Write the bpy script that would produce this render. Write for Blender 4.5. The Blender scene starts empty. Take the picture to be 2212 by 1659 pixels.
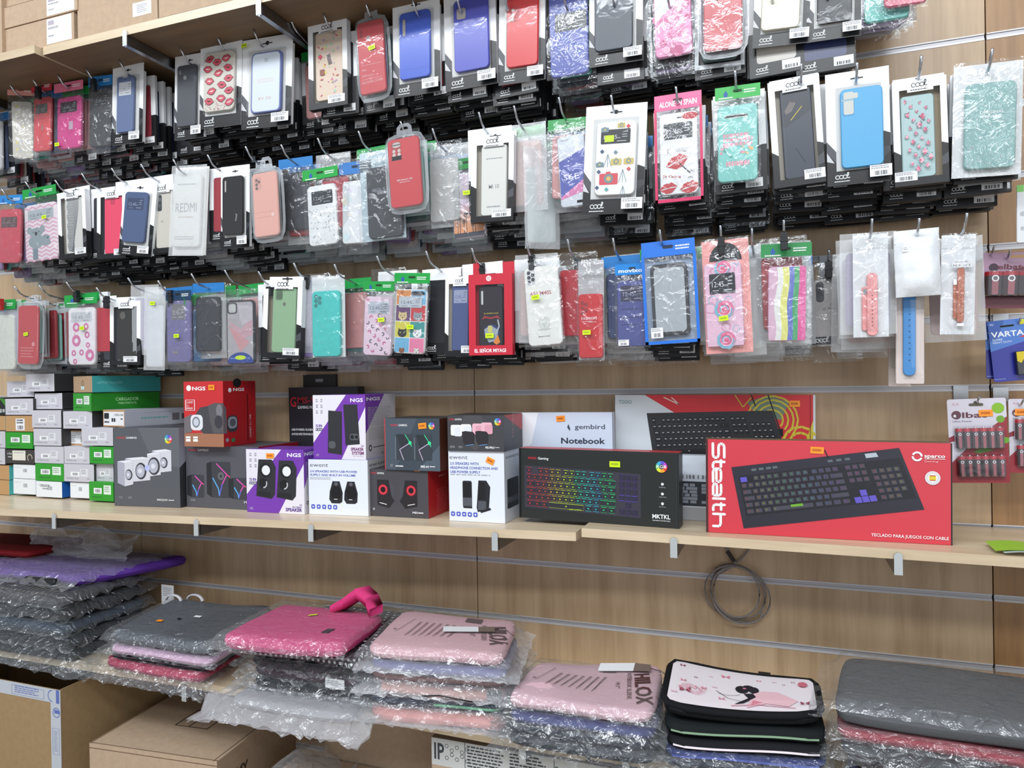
import bpy, math, random
from mathutils import Vector, Matrix
random.seed(7)
SC = bpy.context.scene
COL = SC.collection
# ---------------------------------------------------------------- camera (fitted to the photograph)
YAW, PIT, ROL, FPX, DIST, CZ = 0.35314692, -0.00322168, 0.0159025, 1559.44, 1.80357, 1.5
_cy, _sy = math.cos(YAW), math.sin(YAW)
FW = Vector((-_sy*math.cos(PIT), _cy*math.cos(PIT), math.sin(PIT)))
_r0 = Vector((_cy, _sy, 0)); _d0 = FW.cross(_r0)
RT = math.cos(ROL)*_r0 + math.sin(ROL)*_d0
DN = -math.sin(ROL)*_r0 + math.cos(ROL)*_d0
CP = Vector((0, -DIST, CZ))
cd = bpy.data.cameras.new('camera'); cam = bpy.data.objects.new('camera', cd); COL.objects.link(cam)
cd.sensor_fit = 'HORIZONTAL'; cd.sensor_width = 36.0; cd.lens = 36.0*FPX/2212; cd.clip_start = 0.02
mw = Matrix((RT, -DN, -FW)).transposed().to_4x4(); mw.translation = CP
cam.matrix_world = mw; SC.camera = cam
# ---------------------------------------------------------------- light and exposure
wd = bpy.data.worlds.new('world'); SC.world = wd; wd.use_nodes = True
wd.node_tree.nodes['Background'].inputs[0].default_value = (0.90, 0.94, 1.0, 1)
wd.node_tree.nodes['Background'].inputs[1].default_value = 0.50
def area(name, loc, size, power, target, col=(0.93, 0.97, 1.0)):
    l = bpy.data.lights.new(name, 'AREA'); l.shape = 'RECTANGLE'; l.size, l.size_y = size; l.energy = power; l.color = col
    o = bpy.data.objects.new(name, l); COL.objects.link(o); o.location = loc
    o.rotation_euler = (Vector(target)-Vector(loc)).to_track_quat('-Z', 'Y').to_euler()
    return o
area('ceiling_tubes', (-1.2, -2.7, 3.75), (4.6, 0.30), 150, (-1.0, -1.6, 0))
area('ceiling_tubes', (0.6, -4.0, 3.75), (4.6, 0.30), 95, (0.4, -2.2, 0))
area('shop_window', (1.9, -4.2, 1.7), (2.0, 1.8), 30, (-0.6, 0, 1.4))
SC.view_settings.view_transform = 'Standard'; SC.view_settings.look = 'None'
SC.view_settings.exposure = -0.22; SC.view_settings.gamma = 1.0; SC.view_settings.use_curve_mapping = False
SC.cycles.max_bounces = 6; SC.cycles.diffuse_bounces = 3; SC.cycles.glossy_bounces = 3
SC.cycles.transmission_bounces = 4; SC.cycles.transparent_max_bounces = 20
SC.cycles.caustics_reflective = False; SC.cycles.caustics_refractive = False
SC.cycles.use_denoising = True
# ---------------------------------------------------------------- helpers
def at(x, y, Y):
    d = FW + RT*((x-1106)/FPX) + DN*((y-829.5)/FPX)
    return CP + d*((Y+DIST)/d.y)
def atz(x, y, z):
    d = FW + RT*((x-1106)/FPX) + DN*((y-829.5)/FPX)
    return CP + d*((z-CZ)/d.z)
def lin(c):
    return tuple(((v/255/12.92) if v/255 <= .04045 else ((v/255+.055)/1.055)**2.4) for v in c)
MC = {}
def M(c, rough=.45, metal=0, bump=0, spec=.5, kind=None):
    """procedural paint / card / plastic: colour with a faint procedural variation"""
    key = (tuple(c), rough, metal, bump, spec, kind)
    if key in MC: return MC[key]
    m = bpy.data.materials.new(kind or 'material'); m.use_nodes = True
    nt = m.node_tree; b = nt.nodes['Principled BSDF']
    L = lin(c)
    b.inputs['Base Color'].default_value = (*L, 1); b.inputs['Roughness'].default_value = rough
    b.inputs['Metallic'].default_value = metal; b.inputs['Specular IOR Level'].default_value = spec
    if bump or kind:
        tc = nt.nodes.new('ShaderNodeTexCoord'); n = nt.nodes.new('ShaderNodeTexNoise')
        n.inputs['Scale'].default_value = 400 if kind == 'fabric' else 60
        nt.links.new(tc.outputs['Object'], n.inputs['Vector'])
        mx = nt.nodes.new('ShaderNodeMixRGB'); mx.inputs[1].default_value = (*[v*.86 for v in L], 1); mx.inputs[2].default_value = (*[min(1, v*1.12) for v in L], 1)
        nt.links.new(n.outputs['Fac'], mx.inputs[0]); nt.links.new(mx.outputs[0], b.inputs['Base Color'])
        if bump:
            bp = nt.nodes.new('ShaderNodeBump'); bp.inputs['Strength'].default_value = bump; bp.inputs['Distance'].default_value = .002
            nt.links.new(n.outputs['Fac'], bp.inputs['Height']); nt.links.new(bp.outputs[0], b.inputs['Normal'])
    MC[key] = m; return m
def film(name, base=.10, fres=.75, rough=.12, col=(235, 240, 245), scale=28, bump=.6, cap=.3, add=.015):
    """clear packaging film: mostly transparent, glossy where creased"""
    key = ('film', name)
    if key in MC: return MC[key]
    m = bpy.data.materials.new(name); m.use_nodes = True; nt = m.node_tree
    for n in list(nt.nodes): nt.nodes.remove(n)
    out = nt.nodes.new('ShaderNodeOutputMaterial'); mix = nt.nodes.new('ShaderNodeMixShader')
    tr = nt.nodes.new('ShaderNodeBsdfTransparent'); tr.inputs[0].default_value = (.97, .98, .98, 1)
    pr = nt.nodes.new('ShaderNodeBsdfGlossy'); pr.inputs['Color'].default_value = (.95, .97, 1, 1); pr.inputs['Roughness'].default_value = rough
    df = nt.nodes.new('ShaderNodeBsdfDiffuse'); df.inputs['Color'].default_value = (*lin(col), 1); mh = nt.nodes.new('ShaderNodeMixShader'); mh.inputs[0].default_value = base
    lw = nt.nodes.new('ShaderNodeFresnel'); lw.inputs['IOR'].default_value = 1.45
    ma = nt.nodes.new('ShaderNodeMath'); ma.operation = 'MULTIPLY_ADD'; ma.inputs[1].default_value = fres; ma.inputs[2].default_value = add; ma.use_clamp = True
    tc = nt.nodes.new('ShaderNodeTexCoord'); no = nt.nodes.new('ShaderNodeTexNoise'); no.inputs['Scale'].default_value = scale
    no.inputs['Detail'].default_value = 3; no.inputs['Distortion'].default_value = 1.2
    bp = nt.nodes.new('ShaderNodeBump'); bp.inputs['Strength'].default_value = bump; bp.inputs['Distance'].default_value = .012
    k = nt.links.new
    k(tc.outputs['Object'], no.inputs['Vector']); k(no.outputs['Fac'], bp.inputs['Height'])
    k(bp.outputs[0], pr.inputs['Normal']); k(bp.outputs[0], lw.inputs['Normal']); k(bp.outputs[0], df.inputs['Normal'])
    mn = nt.nodes.new('ShaderNodeMath'); mn.operation = 'MINIMUM'; mn.inputs[1].default_value = cap
    k(lw.outputs[0], ma.inputs[0]); k(ma.outputs[0], mn.inputs[0]); k(mn.outputs[0], mix.inputs[0]); k(tr.outputs[0], mix.inputs[1]); k(pr.outputs[0], mix.inputs[2])
    k(mix.outputs[0], mh.inputs[1]); k(df.outputs[0], mh.inputs[2]); k(mh.outputs[0], out.inputs[0])
    MC[key] = m; return m
def wood(name, c1, c2, rough=.35, axis='Z', sc=1.0):
    m = bpy.data.materials.new(name); m.use_nodes = True; nt = m.node_tree; b = nt.nodes['Principled BSDF']
    k = nt.links.new
    tc = nt.nodes.new('ShaderNodeTexCoord'); mp = nt.nodes.new('ShaderNodeMapping')
    mp.inputs['Scale'].default_value = (14*sc, 14*sc, 1.1*sc) if axis == 'Z' else (1.1*sc, 14*sc, 14*sc)
    n1 = nt.nodes.new('ShaderNodeTexNoise'); n1.inputs['Scale'].default_value = 1.6; n1.inputs['Detail'].default_value = 6; n1.inputs['Distortion'].default_value = .5
    n2 = nt.nodes.new('ShaderNodeTexNoise'); n2.inputs['Scale'].default_value = 9; n2.inputs['Detail'].default_value = 3
    ad = nt.nodes.new('ShaderNodeMath'); ad.operation = 'MULTIPLY_ADD'; ad.inputs[1].default_value = .3
    r = nt.nodes.new('ShaderNodeValToRGB'); r.color_ramp.elements[0].position = .42; r.color_ramp.elements[1].position = .82
    r.color_ramp.elements[0].color = (*lin(c1), 1); r.color_ramp.elements[1].color = (*lin(c2), 1)
    k(tc.outputs['Object'], mp.inputs[0]); k(mp.outputs[0], n1.inputs[0]); k(mp.outputs[0], n2.inputs[0])
    k(n2.outputs['Fac'], ad.inputs[0]); k(n1.outputs['Fac'], ad.inputs[2]); k(ad.outputs[0], r.inputs[0]); k(r.outputs[0], b.inputs['Base Color'])
    b.inputs['Roughness'].default_value = rough; b.inputs['Specular IOR Level'].default_value = .5
    return m
class MB:
    def __init__(s): s.v = []; s.f = []; s.m = []; s.mats = []; s.sm = []
    def mi(s, m):
        if m not in s.mats: s.mats.append(m)
        return s.mats.index(m)
    def poly(s, pts, m, smooth=False):
        n = len(s.v); s.v += [tuple(p) for p in pts]; s.f.append(tuple(range(n, n+len(pts)))); s.m.append(s.mi(m)); s.sm.append(smooth)
    def raw(s, vs, fs, m, smooth=False):
        n = len(s.v); s.v += [tuple(p) for p in vs]; k = s.mi(m)
        for f in fs: s.f.append(tuple(i+n for i in f)); s.m.append(k); s.sm.append(smooth)
    def box(s, x0, x1, y0, y1, z0, z1, m, mt=None, mr=None, ml=None, mb=None, mk=None):
        v = [(x0, y0, z0), (x1, y0, z0), (x1, y1, z0), (x0, y1, z0), (x0, y0, z1), (x1, y0, z1), (x1, y1, z1), (x0, y1, z1)]
        for f, q in (((0, 1, 5, 4), m), ((1, 2, 6, 5), mr or m), ((2, 3, 7, 6), mk or m), ((3, 0, 4, 7), ml or mr or m), ((4, 5, 6, 7), mt or m), ((3, 2, 1, 0), mb or m)):
            s.raw([v[i] for i in f], [(0, 1, 2, 3)], q)
    def rslab(s, cx, cz, w, h, y0, y1, r, m, ch=.0015, seg=4, smooth=True):
        """rounded-corner slab in the XZ plane, front at y0, chamfered rim"""
        def ring(w, h, r, y):
            o = []
            for k, (sx, sz) in enumerate(((1, 1), (-1, 1), (-1, -1), (1, -1))):
                for i in range(seg+1):
                    a = math.pi/2*(k+i/seg); o.append((cx+sx*(w/2-r)+r*math.cos(a), y, cz+sz*(h/2-r)+r*math.sin(a)))
            return o
        rs = [ring(w-2*ch, h-2*ch, max(r-ch, .0004), y0), ring(w, h, r, y0+ch), ring(w, h, r, y1-ch), ring(w-2*ch, h-2*ch, max(r-ch, .0004), y1)]
        n = len(rs[0]); vs = [p for q in rs for p in q]; fs = []
        for a in range(3):
            for i in range(n): fs.append((a*n+i, a*n+(i+1) % n, (a+1)*n+(i+1) % n, (a+1)*n+i))
        s.raw(vs, fs, m, smooth); s.poly(rs[0], m); s.poly(rs[3], m)
    def tube(s, pts, r, m, n=7, closed=False, flat=1.0):
        P = [Vector(p) for p in pts]; rings = []; up = Vector((0, 0, 1))
        for i, p in enumerate(P):
            a = P[(i-1) % len(P)] if (i > 0 or closed) else p; b = P[(i+1) % len(P)] if (i < len(P)-1 or closed) else p
            t = (b-a).normalized(); u = t.cross(up)
            if u.length < .2: u = t.cross(Vector((1, 0, 0)))
            u.normalize(); w = t.cross(u)
            rr = r if not isinstance(r, (list, tuple)) else r[i]
            rings.append([p+u*math.cos(2*math.pi*k/n)*rr+w*math.sin(2*math.pi*k/n)*rr*flat for k in range(n)])
        vs = [q for g in rings for q in g]; fs = []; L = len(P)
        for i in range(L if closed else L-1):
            j = (i+1) % L
            for k in range(n): fs.append((i*n+k, i*n+(k+1) % n, j*n+(k+1) % n, j*n+k))
        if not closed: fs += [tuple(range(n)), tuple((L-1)*n+k for k in range(n))]
        s.raw(vs, fs, m, True)
    def build(s, name, parent=None, loc=None, rot=None):
        me = bpy.data.meshes.new(name); me.from_pydata(s.v, [], s.f)
        for m in s.mats: me.materials.append(m)
        me.polygons.foreach_set('material_index', s.m); me.polygons.foreach_set('use_smooth', s.sm); me.update()
        o = bpy.data.objects.new(name, me); COL.objects.link(o)
        if parent: o.parent = parent
        if loc is not None: o.location = loc
        if rot is not None: o.rotation_euler = rot
        return o
_TX = {}
def txt(s, bold):
    k = (s, bold)
    if k in _TX: return _TX[k]
    cu = bpy.data.curves.new('t', 'FONT'); cu.body = s; cu.size = 1; cu.resolution_u = 2; cu.offset = {0: 0, 1: .012, 2: .024}[bold]
    o = bpy.data.objects.new('t', cu); COL.objects.link(o)
    dg = bpy.context.evaluated_depsgraph_get(); me = o.evaluated_get(dg).to_mesh()
    vs = [(v.co.x/.7, v.co.y/.7) for v in me.vertices]; fs = [tuple(p.vertices) for p in me.polygons]
    o.evaluated_get(dg).to_mesh_clear(); bpy.data.objects.remove(o); bpy.data.curves.remove(cu)
    x0 = min([v[0] for v in vs], default=0); x1 = max([v[0] for v in vs], default=1)
    _TX[k] = ([(v[0]-x0, v[1]) for v in vs], fs, x1-x0); return _TX[k]
class Face:
    """a printed face: (u,v) in 0..1 from its top left corner"""
    def __init__(s, mb, o, du, dv):
        s.mb = mb; s.o = Vector(o); s.du = Vector(du); s.dv = Vector(dv); s.n = s.dv.cross(s.du).normalized(); s.W = s.du.length; s.H = s.dv.length; s.k = 2
        s.warp = None
    def P(s, u, v, k=None):
        if s.warp: u, v = s.warp(u, v)
        return s.o+s.du*u+s.dv*v+s.n*(.00003*(k or s.k))
    def poly(s, pts, m): s.k += 1; s.mb.poly([s.P(*p) for p in pts], m)
    def polys(s, L, m):
        s.k += 1
        for pts in L: s.mb.poly([s.P(*p) for p in pts], m)
    def rect(s, u0, v0, u1, v1, m): s.poly([(u0, v1), (u1, v1), (u1, v0), (u0, v0)], m)
    def ell(s, u, v, ru, m, rv=None, n=20, a0=0, a1=360):
        rv = rv if rv else ru*s.W/s.H
        p = [(u+ru*math.cos(math.radians(a0+(a1-a0)*i/n)), v+rv*math.sin(math.radians(a0+(a1-a0)*i/n))) for i in range(n if a1-a0 == 360 else n+1)]
        s.poly(p, m)
    def ring(s, u, v, ru, t, m, n=22, a0=0, a1=360, rv=None):
        rv = rv if rv else ru*s.W/s.H; tv = t*rv/ru; L = []
        for i in range(n):
            a, b = (math.radians(a0+(a1-a0)*j/n) for j in (i, i+1))
            L.append([(u+(ru)*math.cos(a), v+rv*math.sin(a)), (u+ru*math.cos(b), v+rv*math.sin(b)), (u+(ru-t)*math.cos(b), v+(rv-tv)*math.sin(b)), (u+(ru-t)*math.cos(a), v+(rv-tv)*math.sin(a))])
        s.polys(L, m)
    def rr(s, u0, v0, u1, v1, r, m, n=4):
        a = s.W/s.H; p = []
        for k, (cu, cv) in enumerate(((u1-r, v1-r*a), (u0+r, v1-r*a), (u0+r, v0+r*a), (u1-r, v0+r*a))):
            for i in range(n+1):
                t = math.pi/2*(k+i/n); p.append((cu+r*math.cos(t), cv+r*a*math.sin(t)))
        s.poly(p, m)
    def line(s, pts, t, m):
        """stroke, width t as a fraction of the face width"""
        a = s.W/s.H; L = []
        for (p, q) in zip(pts, pts[1:]):
            dx, dy = q[0]-p[0], (q[1]-p[1])/a; l = math.hypot(dx, dy) or 1; nx, ny = -dy/l*t/2, dx/l*t/2*a
            L.append([(p[0]+nx, p[1]+ny), (q[0]+nx, q[1]+ny), (q[0]-nx, q[1]-ny), (p[0]-nx, p[1]-ny)])
        s.polys(L, m)
    def arc(s, u, v, ru, a0, a1, t, m, n=10, rv=None):
        rv = rv if rv else ru*s.W/s.H
        s.line([(u+ru*math.cos(math.radians(a0+(a1-a0)*i/n)), v+rv*math.sin(math.radians(a0+(a1-a0)*i/n))) for i in range(n+1)], t, m)
    def text(s, t, u, v, h, m, w=None, al='l', bold=0, rot=0):
        """cap height h (fraction of face height), baseline at v, optional width w (fraction of face width)"""
        vs, fs, tw = txt(t, bold); hh = h*s.H; ww = (w*s.W if w else tw*hh); kx = ww/tw
        ca, sa = math.cos(math.radians(rot)), math.sin(math.radians(rot)); off = {'l': 0, 'c': -ww/2, 'r': -ww}[al]; s.k += 1
        out = []
        for (x, y) in vs:
            x = x*kx+off; y = y*hh; X = x*ca+y*sa; Y = x*sa-y*ca
            out.append(s.P(u+X/s.W, v+Y/s.H))
        s.mb.raw(out, fs, m)
    def bars(s, u0, v0, u1, v1, m, n=16):
        L = []; x = u0; rnd = random.Random(int(u0*1e4)+n)
        while x < u1:
            w = (u1-u0)/n*rnd.choice((.35, .6, .9)); L.append([(x, v1), (min(x+w, u1), v1), (min(x+w, u1), v0), (x, v0)]); x += w+(u1-u0)/n*rnd.choice((.35, .5, .8))
        s.polys(L, m)
    def lines(s, u0, v0, u1, v1, n, m, fill=.5, seed=1):
        """tiny unreadable print: rows of broken strokes"""
        rnd = random.Random(seed); L = []; dv = (v1-v0)/n
        for i in range(n):
            x = u0; e = u1-(u1-u0)*rnd.random()*.25; y = v0+i*dv
            while x < e:
                w = (u1-u0)*rnd.uniform(.06, .16); L.append([(x, y+dv*fill), (min(x+w, e), y+dv*fill), (min(x+w, e), y), (x, y)]); x += w+(u1-u0)*.025
        s.polys(L, m)
def empty(name, loc, rot=(0, 0, 0)):
    o = bpy.data.objects.new(name, None); COL.objects.link(o); o.location = loc; o.rotation_euler = rot; o.empty_display_size = .05; return o
def tag(o, label=None, cat=None, group=None, kind=None):
    if label: o['label'] = label
    if cat: o['category'] = cat
    if group: o['group'] = group
    if kind: o['kind'] = kind
    return o
WHITE = M((238, 240, 243), .4); BLACK = M((26, 27, 30), .35); INK = M((40, 42, 46), .5); GREYINK = M((150, 152, 158), .5)
PAPER = M((232, 233, 236), .5); CHROME = M((205, 208, 212), .18, 1); STEEL = M((150, 152, 156), .3, 1); DKGREY = M((62, 64, 70), .45)
LIME = M((205, 235, 20), .5); ORANGE = M((250, 150, 40), .5); RED = M((196, 40, 52), .4); CLEAR = film('clear_tray', .015, .35, .07, bump=.03, cap=.12)
BAG = film('poly_bag', .03, 1.2, .12, bump=.75, scale=24, cap=.26, add=.018); MILK = film('milky_bag', .36, .9, .2, (238, 241, 244), bump=.3, scale=16); SHRINK = film('thin_wrap', .05, 1.4, .15, scale=30, bump=1.3, cap=.15, add=.04); HAZY = film('hazy_wrap', .24, 1.2, .16, (235, 235, 240), scale=22, bump=.8, cap=.25)
CARD = M((186, 162, 138), .7, 0, .1, .2, 'cardboard')
# ================================================================ the setting
RZ = lambda k: CZ-0.0291+0.15*k                      # height of slat-wall rail k
XJ = [-3.173, -1.9735, -0.774, 0.4259, 1.626]         # joints between wall panels
W1 = wood('wall_laminate', (174, 146, 114), (204, 177, 144)); W2 = wood('wall_laminate_orange', (142, 106, 70), (178, 138, 94))
DARK = M((38, 26, 18), .8)
mb = MB()
for j in range(4):
    w = W2 if j == 3 else W1
    for k in range(-9, 9):
        mb.box(XJ[j]+.0012, XJ[j+1]-.0012, 0, .018, RZ(k)+.0072, RZ(k+1)-.0072, w)
mb.box(-3.3, 1.75, .019, .03, 0.0, 3.0, DARK)
wall = tag(mb.build('wall_back'), kind='structure')
ALU = M((214, 214, 218), .3, .1); ALU2 = M((182, 181, 186), .35, .2)
n = 0
for k in range(-8, 9):
    mb = MB()
    for j in range(4):
        a, b = XJ[j]+.002, XJ[j+1]-.002; z = RZ(k)
        mb.box(a, b, -.0012, .012, z+.0048, z+.0072, ALU); mb.box(a, b, -.0012, .012, z-.0072, z-.005, ALU)
        mb.box(a, b, .0015, .012, z-.0052, z+.005, ALU2)
        mb.box(a, b, -.0008, .001, z-.0048, z-.0028, ALU)
    n += 1; tag(mb.build('trim_%d' % n), kind='structure')
mb = MB(); mb.box(-3.6, 2.4, -4.6, .03, -.04, 0, M((150, 140, 128), .5, 0, .05, .4, 'floor_tile')); tag(mb.build('floor'), kind='structure')
# shelves ---------------------------------------------------------
SHW = wood('shelf_maple', (196, 176, 146), (220, 202, 174), .32, 'X'); SHU = wood('shelf_underside_shaded', (104, 82, 58), (122, 98, 70), .6, 'X')  # underside is the same board, its shade painted in as a darker wood colour
def board(name, label, p0, p1, depth, th, group, y_back=-.003):
    """shelf board whose front top edge runs from p0 to p1"""
    mb = MB(); v = []
    for p in (p0, p1):
        v += [(p[0], p[1], p[2]), (p[0], y_back, p[2]), (p[0], y_back, p[2]-th), (p[0], p[1], p[2]-th)]
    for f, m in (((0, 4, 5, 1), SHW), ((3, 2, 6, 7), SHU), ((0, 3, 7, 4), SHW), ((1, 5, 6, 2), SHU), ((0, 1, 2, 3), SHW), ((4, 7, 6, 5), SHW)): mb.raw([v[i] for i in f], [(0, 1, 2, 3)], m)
    return tag(mb.build(name), label, 'shelf', group)
YS = -.285
qa, qb = at(0, 1099, -.395), at(1244, 1150, YS); sl = (qb.z-qa.z)/(qb.x-qa.x)
def SZ(x):
    if x < qb.x+.008: return qb.z+sl*(x-qb.x)
    return qc.z+slr*(x-qc.x)
qc, qd = at(1256, 1141, YS), at(2212, 1204, YS); slr = (qd.z-qc.z)/(qd.x-qc.x)
YF = lambda x: YS if x > qb.x else YS+(x-qb.x)*(-.11)/(qa.x-qb.x)
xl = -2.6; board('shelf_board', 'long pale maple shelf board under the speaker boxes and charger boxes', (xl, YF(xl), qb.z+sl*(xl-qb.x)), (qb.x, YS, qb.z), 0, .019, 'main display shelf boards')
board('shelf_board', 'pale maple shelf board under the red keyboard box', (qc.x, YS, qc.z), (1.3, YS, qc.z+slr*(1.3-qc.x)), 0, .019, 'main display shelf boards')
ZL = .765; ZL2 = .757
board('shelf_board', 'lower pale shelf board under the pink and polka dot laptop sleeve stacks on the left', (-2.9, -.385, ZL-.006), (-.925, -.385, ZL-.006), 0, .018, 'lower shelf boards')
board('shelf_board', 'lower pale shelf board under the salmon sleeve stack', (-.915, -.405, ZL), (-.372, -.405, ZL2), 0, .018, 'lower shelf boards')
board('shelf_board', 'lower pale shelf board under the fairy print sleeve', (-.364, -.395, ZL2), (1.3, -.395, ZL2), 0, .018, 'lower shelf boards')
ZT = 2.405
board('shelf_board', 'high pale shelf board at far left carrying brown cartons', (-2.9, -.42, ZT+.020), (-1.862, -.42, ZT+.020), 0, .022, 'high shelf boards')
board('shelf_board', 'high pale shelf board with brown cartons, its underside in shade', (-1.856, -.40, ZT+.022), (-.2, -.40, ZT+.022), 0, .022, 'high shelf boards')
BN = {'main': 'main display shelf', 'low': 'lower sleeve shelf', 'high': 'high carton shelf'}
def bracket(x, z, L, where, group, h=.028, w=.0145):
    """steel cantilever shelf bracket with a rounded lip on its nose"""
    mb = MB(); mb.box(x-w/2, x+w/2, -L+.004, -.001, z-h, z-.001, STEEL)
    mb.box(x-w/2-.003, x+w/2+.003, -.006, -.0005, z-h-.01, z+.005, STEEL)
    vs = [(x-w/2, z-h-.001), (x+w/2, z-h-.001), (x+w/2, z+.006)]+[(x+w/2*math.cos(a*math.pi/6), z+.006+w/2*math.sin(a*math.pi/6)) for a in range(1, 6)]+[(x-w/2, z+.006)]
    f = [(p[0], -L-.0005, p[1]) for p in vs]; b = [(p[0], -L-.0045, p[1]) for p in vs]; N = len(vs)
    NOSE = M((206, 212, 214), .25, .45); mb.poly(b, NOSE); mb.poly(f, NOSE)
    for i in range(N): mb.poly([f[i], f[(i+1) % N], b[(i+1) % N], b[i]], CHROME)
    tag(mb.build('shelf_bracket'), where, 'bracket', group)
for (px, py), wh in (((112, 1108), 'below the grey charger boxes'), ((423, 1125), 'below the dark speaker box with glowing lines'), ((672, 1138), 'below the white speaker box with blue text'), ((1070, 1165), 'below the white headphone speaker box'), ((1456, 1190), 'just right of the gap between shelf boards'), ((1940, 1220), 'below the red keyboard box')):
    p = at(px, py, YF(at(px, py, YS).x)); bracket(p.x, SZ(p.x)-.019, -YF(p.x), 'small steel shelf bracket nose ' + wh, 'brackets under the display shelf')
for (px, py), wh in (((400, 1495), 'behind the magenta sleeve bag'), ((638, 1535), 'under the zebra sleeve bag'), ((1133, 1615), 'above the printed parcel tape'), ((1355, 1640), 'right of the lower board gap')):
    p = at(px, py, -.39); bracket(p.x, ZL-.026, .39 if px < 700 else .4, 'dull steel bracket on the lower shelf ' + wh, 'brackets under the lower shelf')
for px, wh, L in (((272, 70), 'at the middle of the high shelf', .40), ((-120, 150), 'at far left under the high shelf', .42), ((560, -40), 'above the candy print phone case', .40)):
    p = at(px[0], px[1], -.4); bracket(p.x, ZT-.002, L, 'long steel bracket ' + wh, 'brackets under the high shelf', .026)
# cartons on the high shelf ------------------------------------------
def carton(px0, px1, ytop, Y, depth, label, prints=None, base=None, sub=None, mat=CARD):
    a = at(px0, 60, Y); b = at(px1, 60, Y); z0 = ZT+.0235 if base is None else base; z1 = at((px0+px1)/2, ytop, Y).z
    mb = MB(); w, h = b.x-a.x, z1-z0; mb.box(0, w, 0, depth, 0, h, mat)
    F = Face(mb, (0, 0, h), (w, 0, 0), (0, 0, -h)); SEAM = M((120, 96, 72), .8)
    if prints: prints(F)
    return tag(mb.build('carton', None, (a.x, Y, z0)), label, 'carton', 'brown cartons on the high shelf'), w, h
def lab(F, u0, v0, u1, v1, s=3):
    F.rect(u0, v0, u1, v1, PAPER); du, dv = u1-u0, v1-v0
    F.rect(u0+du*.05, v0+dv*.08, u0+du*.3, v0+dv*.26, M((176, 168, 180), .6)); F.lines(u0+du*.06, v0+dv*.34, u0+du*.5, v0+dv*.5, 1, GREYINK, .5, s); F.lines(u0+du*.06, v0+dv*.66, u0+du*.3, v0+dv*.74, 1, GREYINK, .8, s+1)
YC = -.395
zt = ZT+.0435
def pc1(F): F.rect(0, .0, .008, 1, M((130, 104, 80), .8))
carton(-260, 4, -260, YC-.01, .36, 'tall brown carton cut off by the left edge of the photo', None, base=ZT+.022)
def low(F): lab(F, .62, .03, .965, .93)
o1, w1, h1 = carton(9, 160, 45, YC, .34, 'flat brown carton with white address label, lowest of the two labelled ones', low)
def mid(F): lab(F, .60, .08, .96, .94, 9)
carton(7, 168, -4, YC-.003, .34, 'flat brown carton with white label lying on another labelled carton', mid, base=at(84, 45, YC).z+.001)
carton(3, 172, -120, YC+.004, .34, 'brown carton topmost above the two labelled flat cartons', lambda F: F.rect(.55, .93, .9, 1, PAPER), base=at(84, -4, YC).z+.003)
def big(F):
    F.rect(.70, .815, .925, .93, PAPER); F.lines(.75, .835, .875, .91, 5, GREYINK, .5)
carton(168, 341, -190, YC, .35, 'large brown carton with small white barcode label near its lower right corner', big)
carton(344, 640, -260, YC-.004, .35, 'large plain brown carton right of the barcode labelled one')
# ================================================================ phone case pictures and cut-outs
def col(r, g, b, ro=.42): return M((r, g, b), ro)
def win(F, u0, v0, u1, v1, bg=(34, 36, 44), fg=(214, 218, 226), b=0):
    """view window of a flip case, showing the clock"""
    B = M(bg, .25); G = M(fg, .5); F.rr(u0, v0, u1, v1, .03, B); w, h = u1-u0, v1-v0
    F.text('12:45', u0+w*.10, v0+h*.66, h*.27, G, w=w*.46, bold=b)
    F.text('PM', u0+w*.58, v0+h*.66, h*.10, G); F.lines(u0+w*.72, v0+h*.36, u0+w*.92, v0+h*.68, 2, G, .3, 5)
    F.lines(u0+w*.12, v0+h*.82, u0+w*.42, v0+h*.88, 1, G, .6, 6); F.lines(u0+w*.55, v0+h*.80, u0+w*.9, v0+h*.88, 1, G, .7, 7)
    F.polys([[(u0+w*(.74+i*.045), v0+h*.24), (u0+w*(.765+i*.045), v0+h*.24), (u0+w*(.765+i*.045), v0+h*(.2-i*.03)), (u0+w*(.74+i*.045), v0+h*(.2-i*.03))] for i in range(4)], G)
def cam1(F, c, u=.08, v=.03, w=.34, h=.17, hole=(200, 196, 188)):      # square camera cut-out
    F.rr(u, v, u+w, v+h, .07, M(tuple(max(0, x-26) for x in c), .5)); F.rr(u+.025, v+.012, u+w-.025, v+h-.012, .05, M(hole, .4))
def camhole(F, c, u, v, w, h, hole=(205, 200, 190)):                  # tall slot
    F.rr(u-.02, v-.01, u+w+.02, v+h+.01, min(w/2+.02, .1), M(tuple(max(0, x-30) for x in c), .5)); F.rr(u, v, u+w, v+h, min(w/2, .08), M(hole, .4))
def camdots(F, c, P, r=.05, hole=(196, 190, 184)):
    for (u, v) in P: F.ell(u, v, r*1.25, M(tuple(max(0, x-34) for x in c), .5)); F.ell(u, v, r, M(hole, .4))
def plain(*a, **k): return lambda F, c: None
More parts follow.
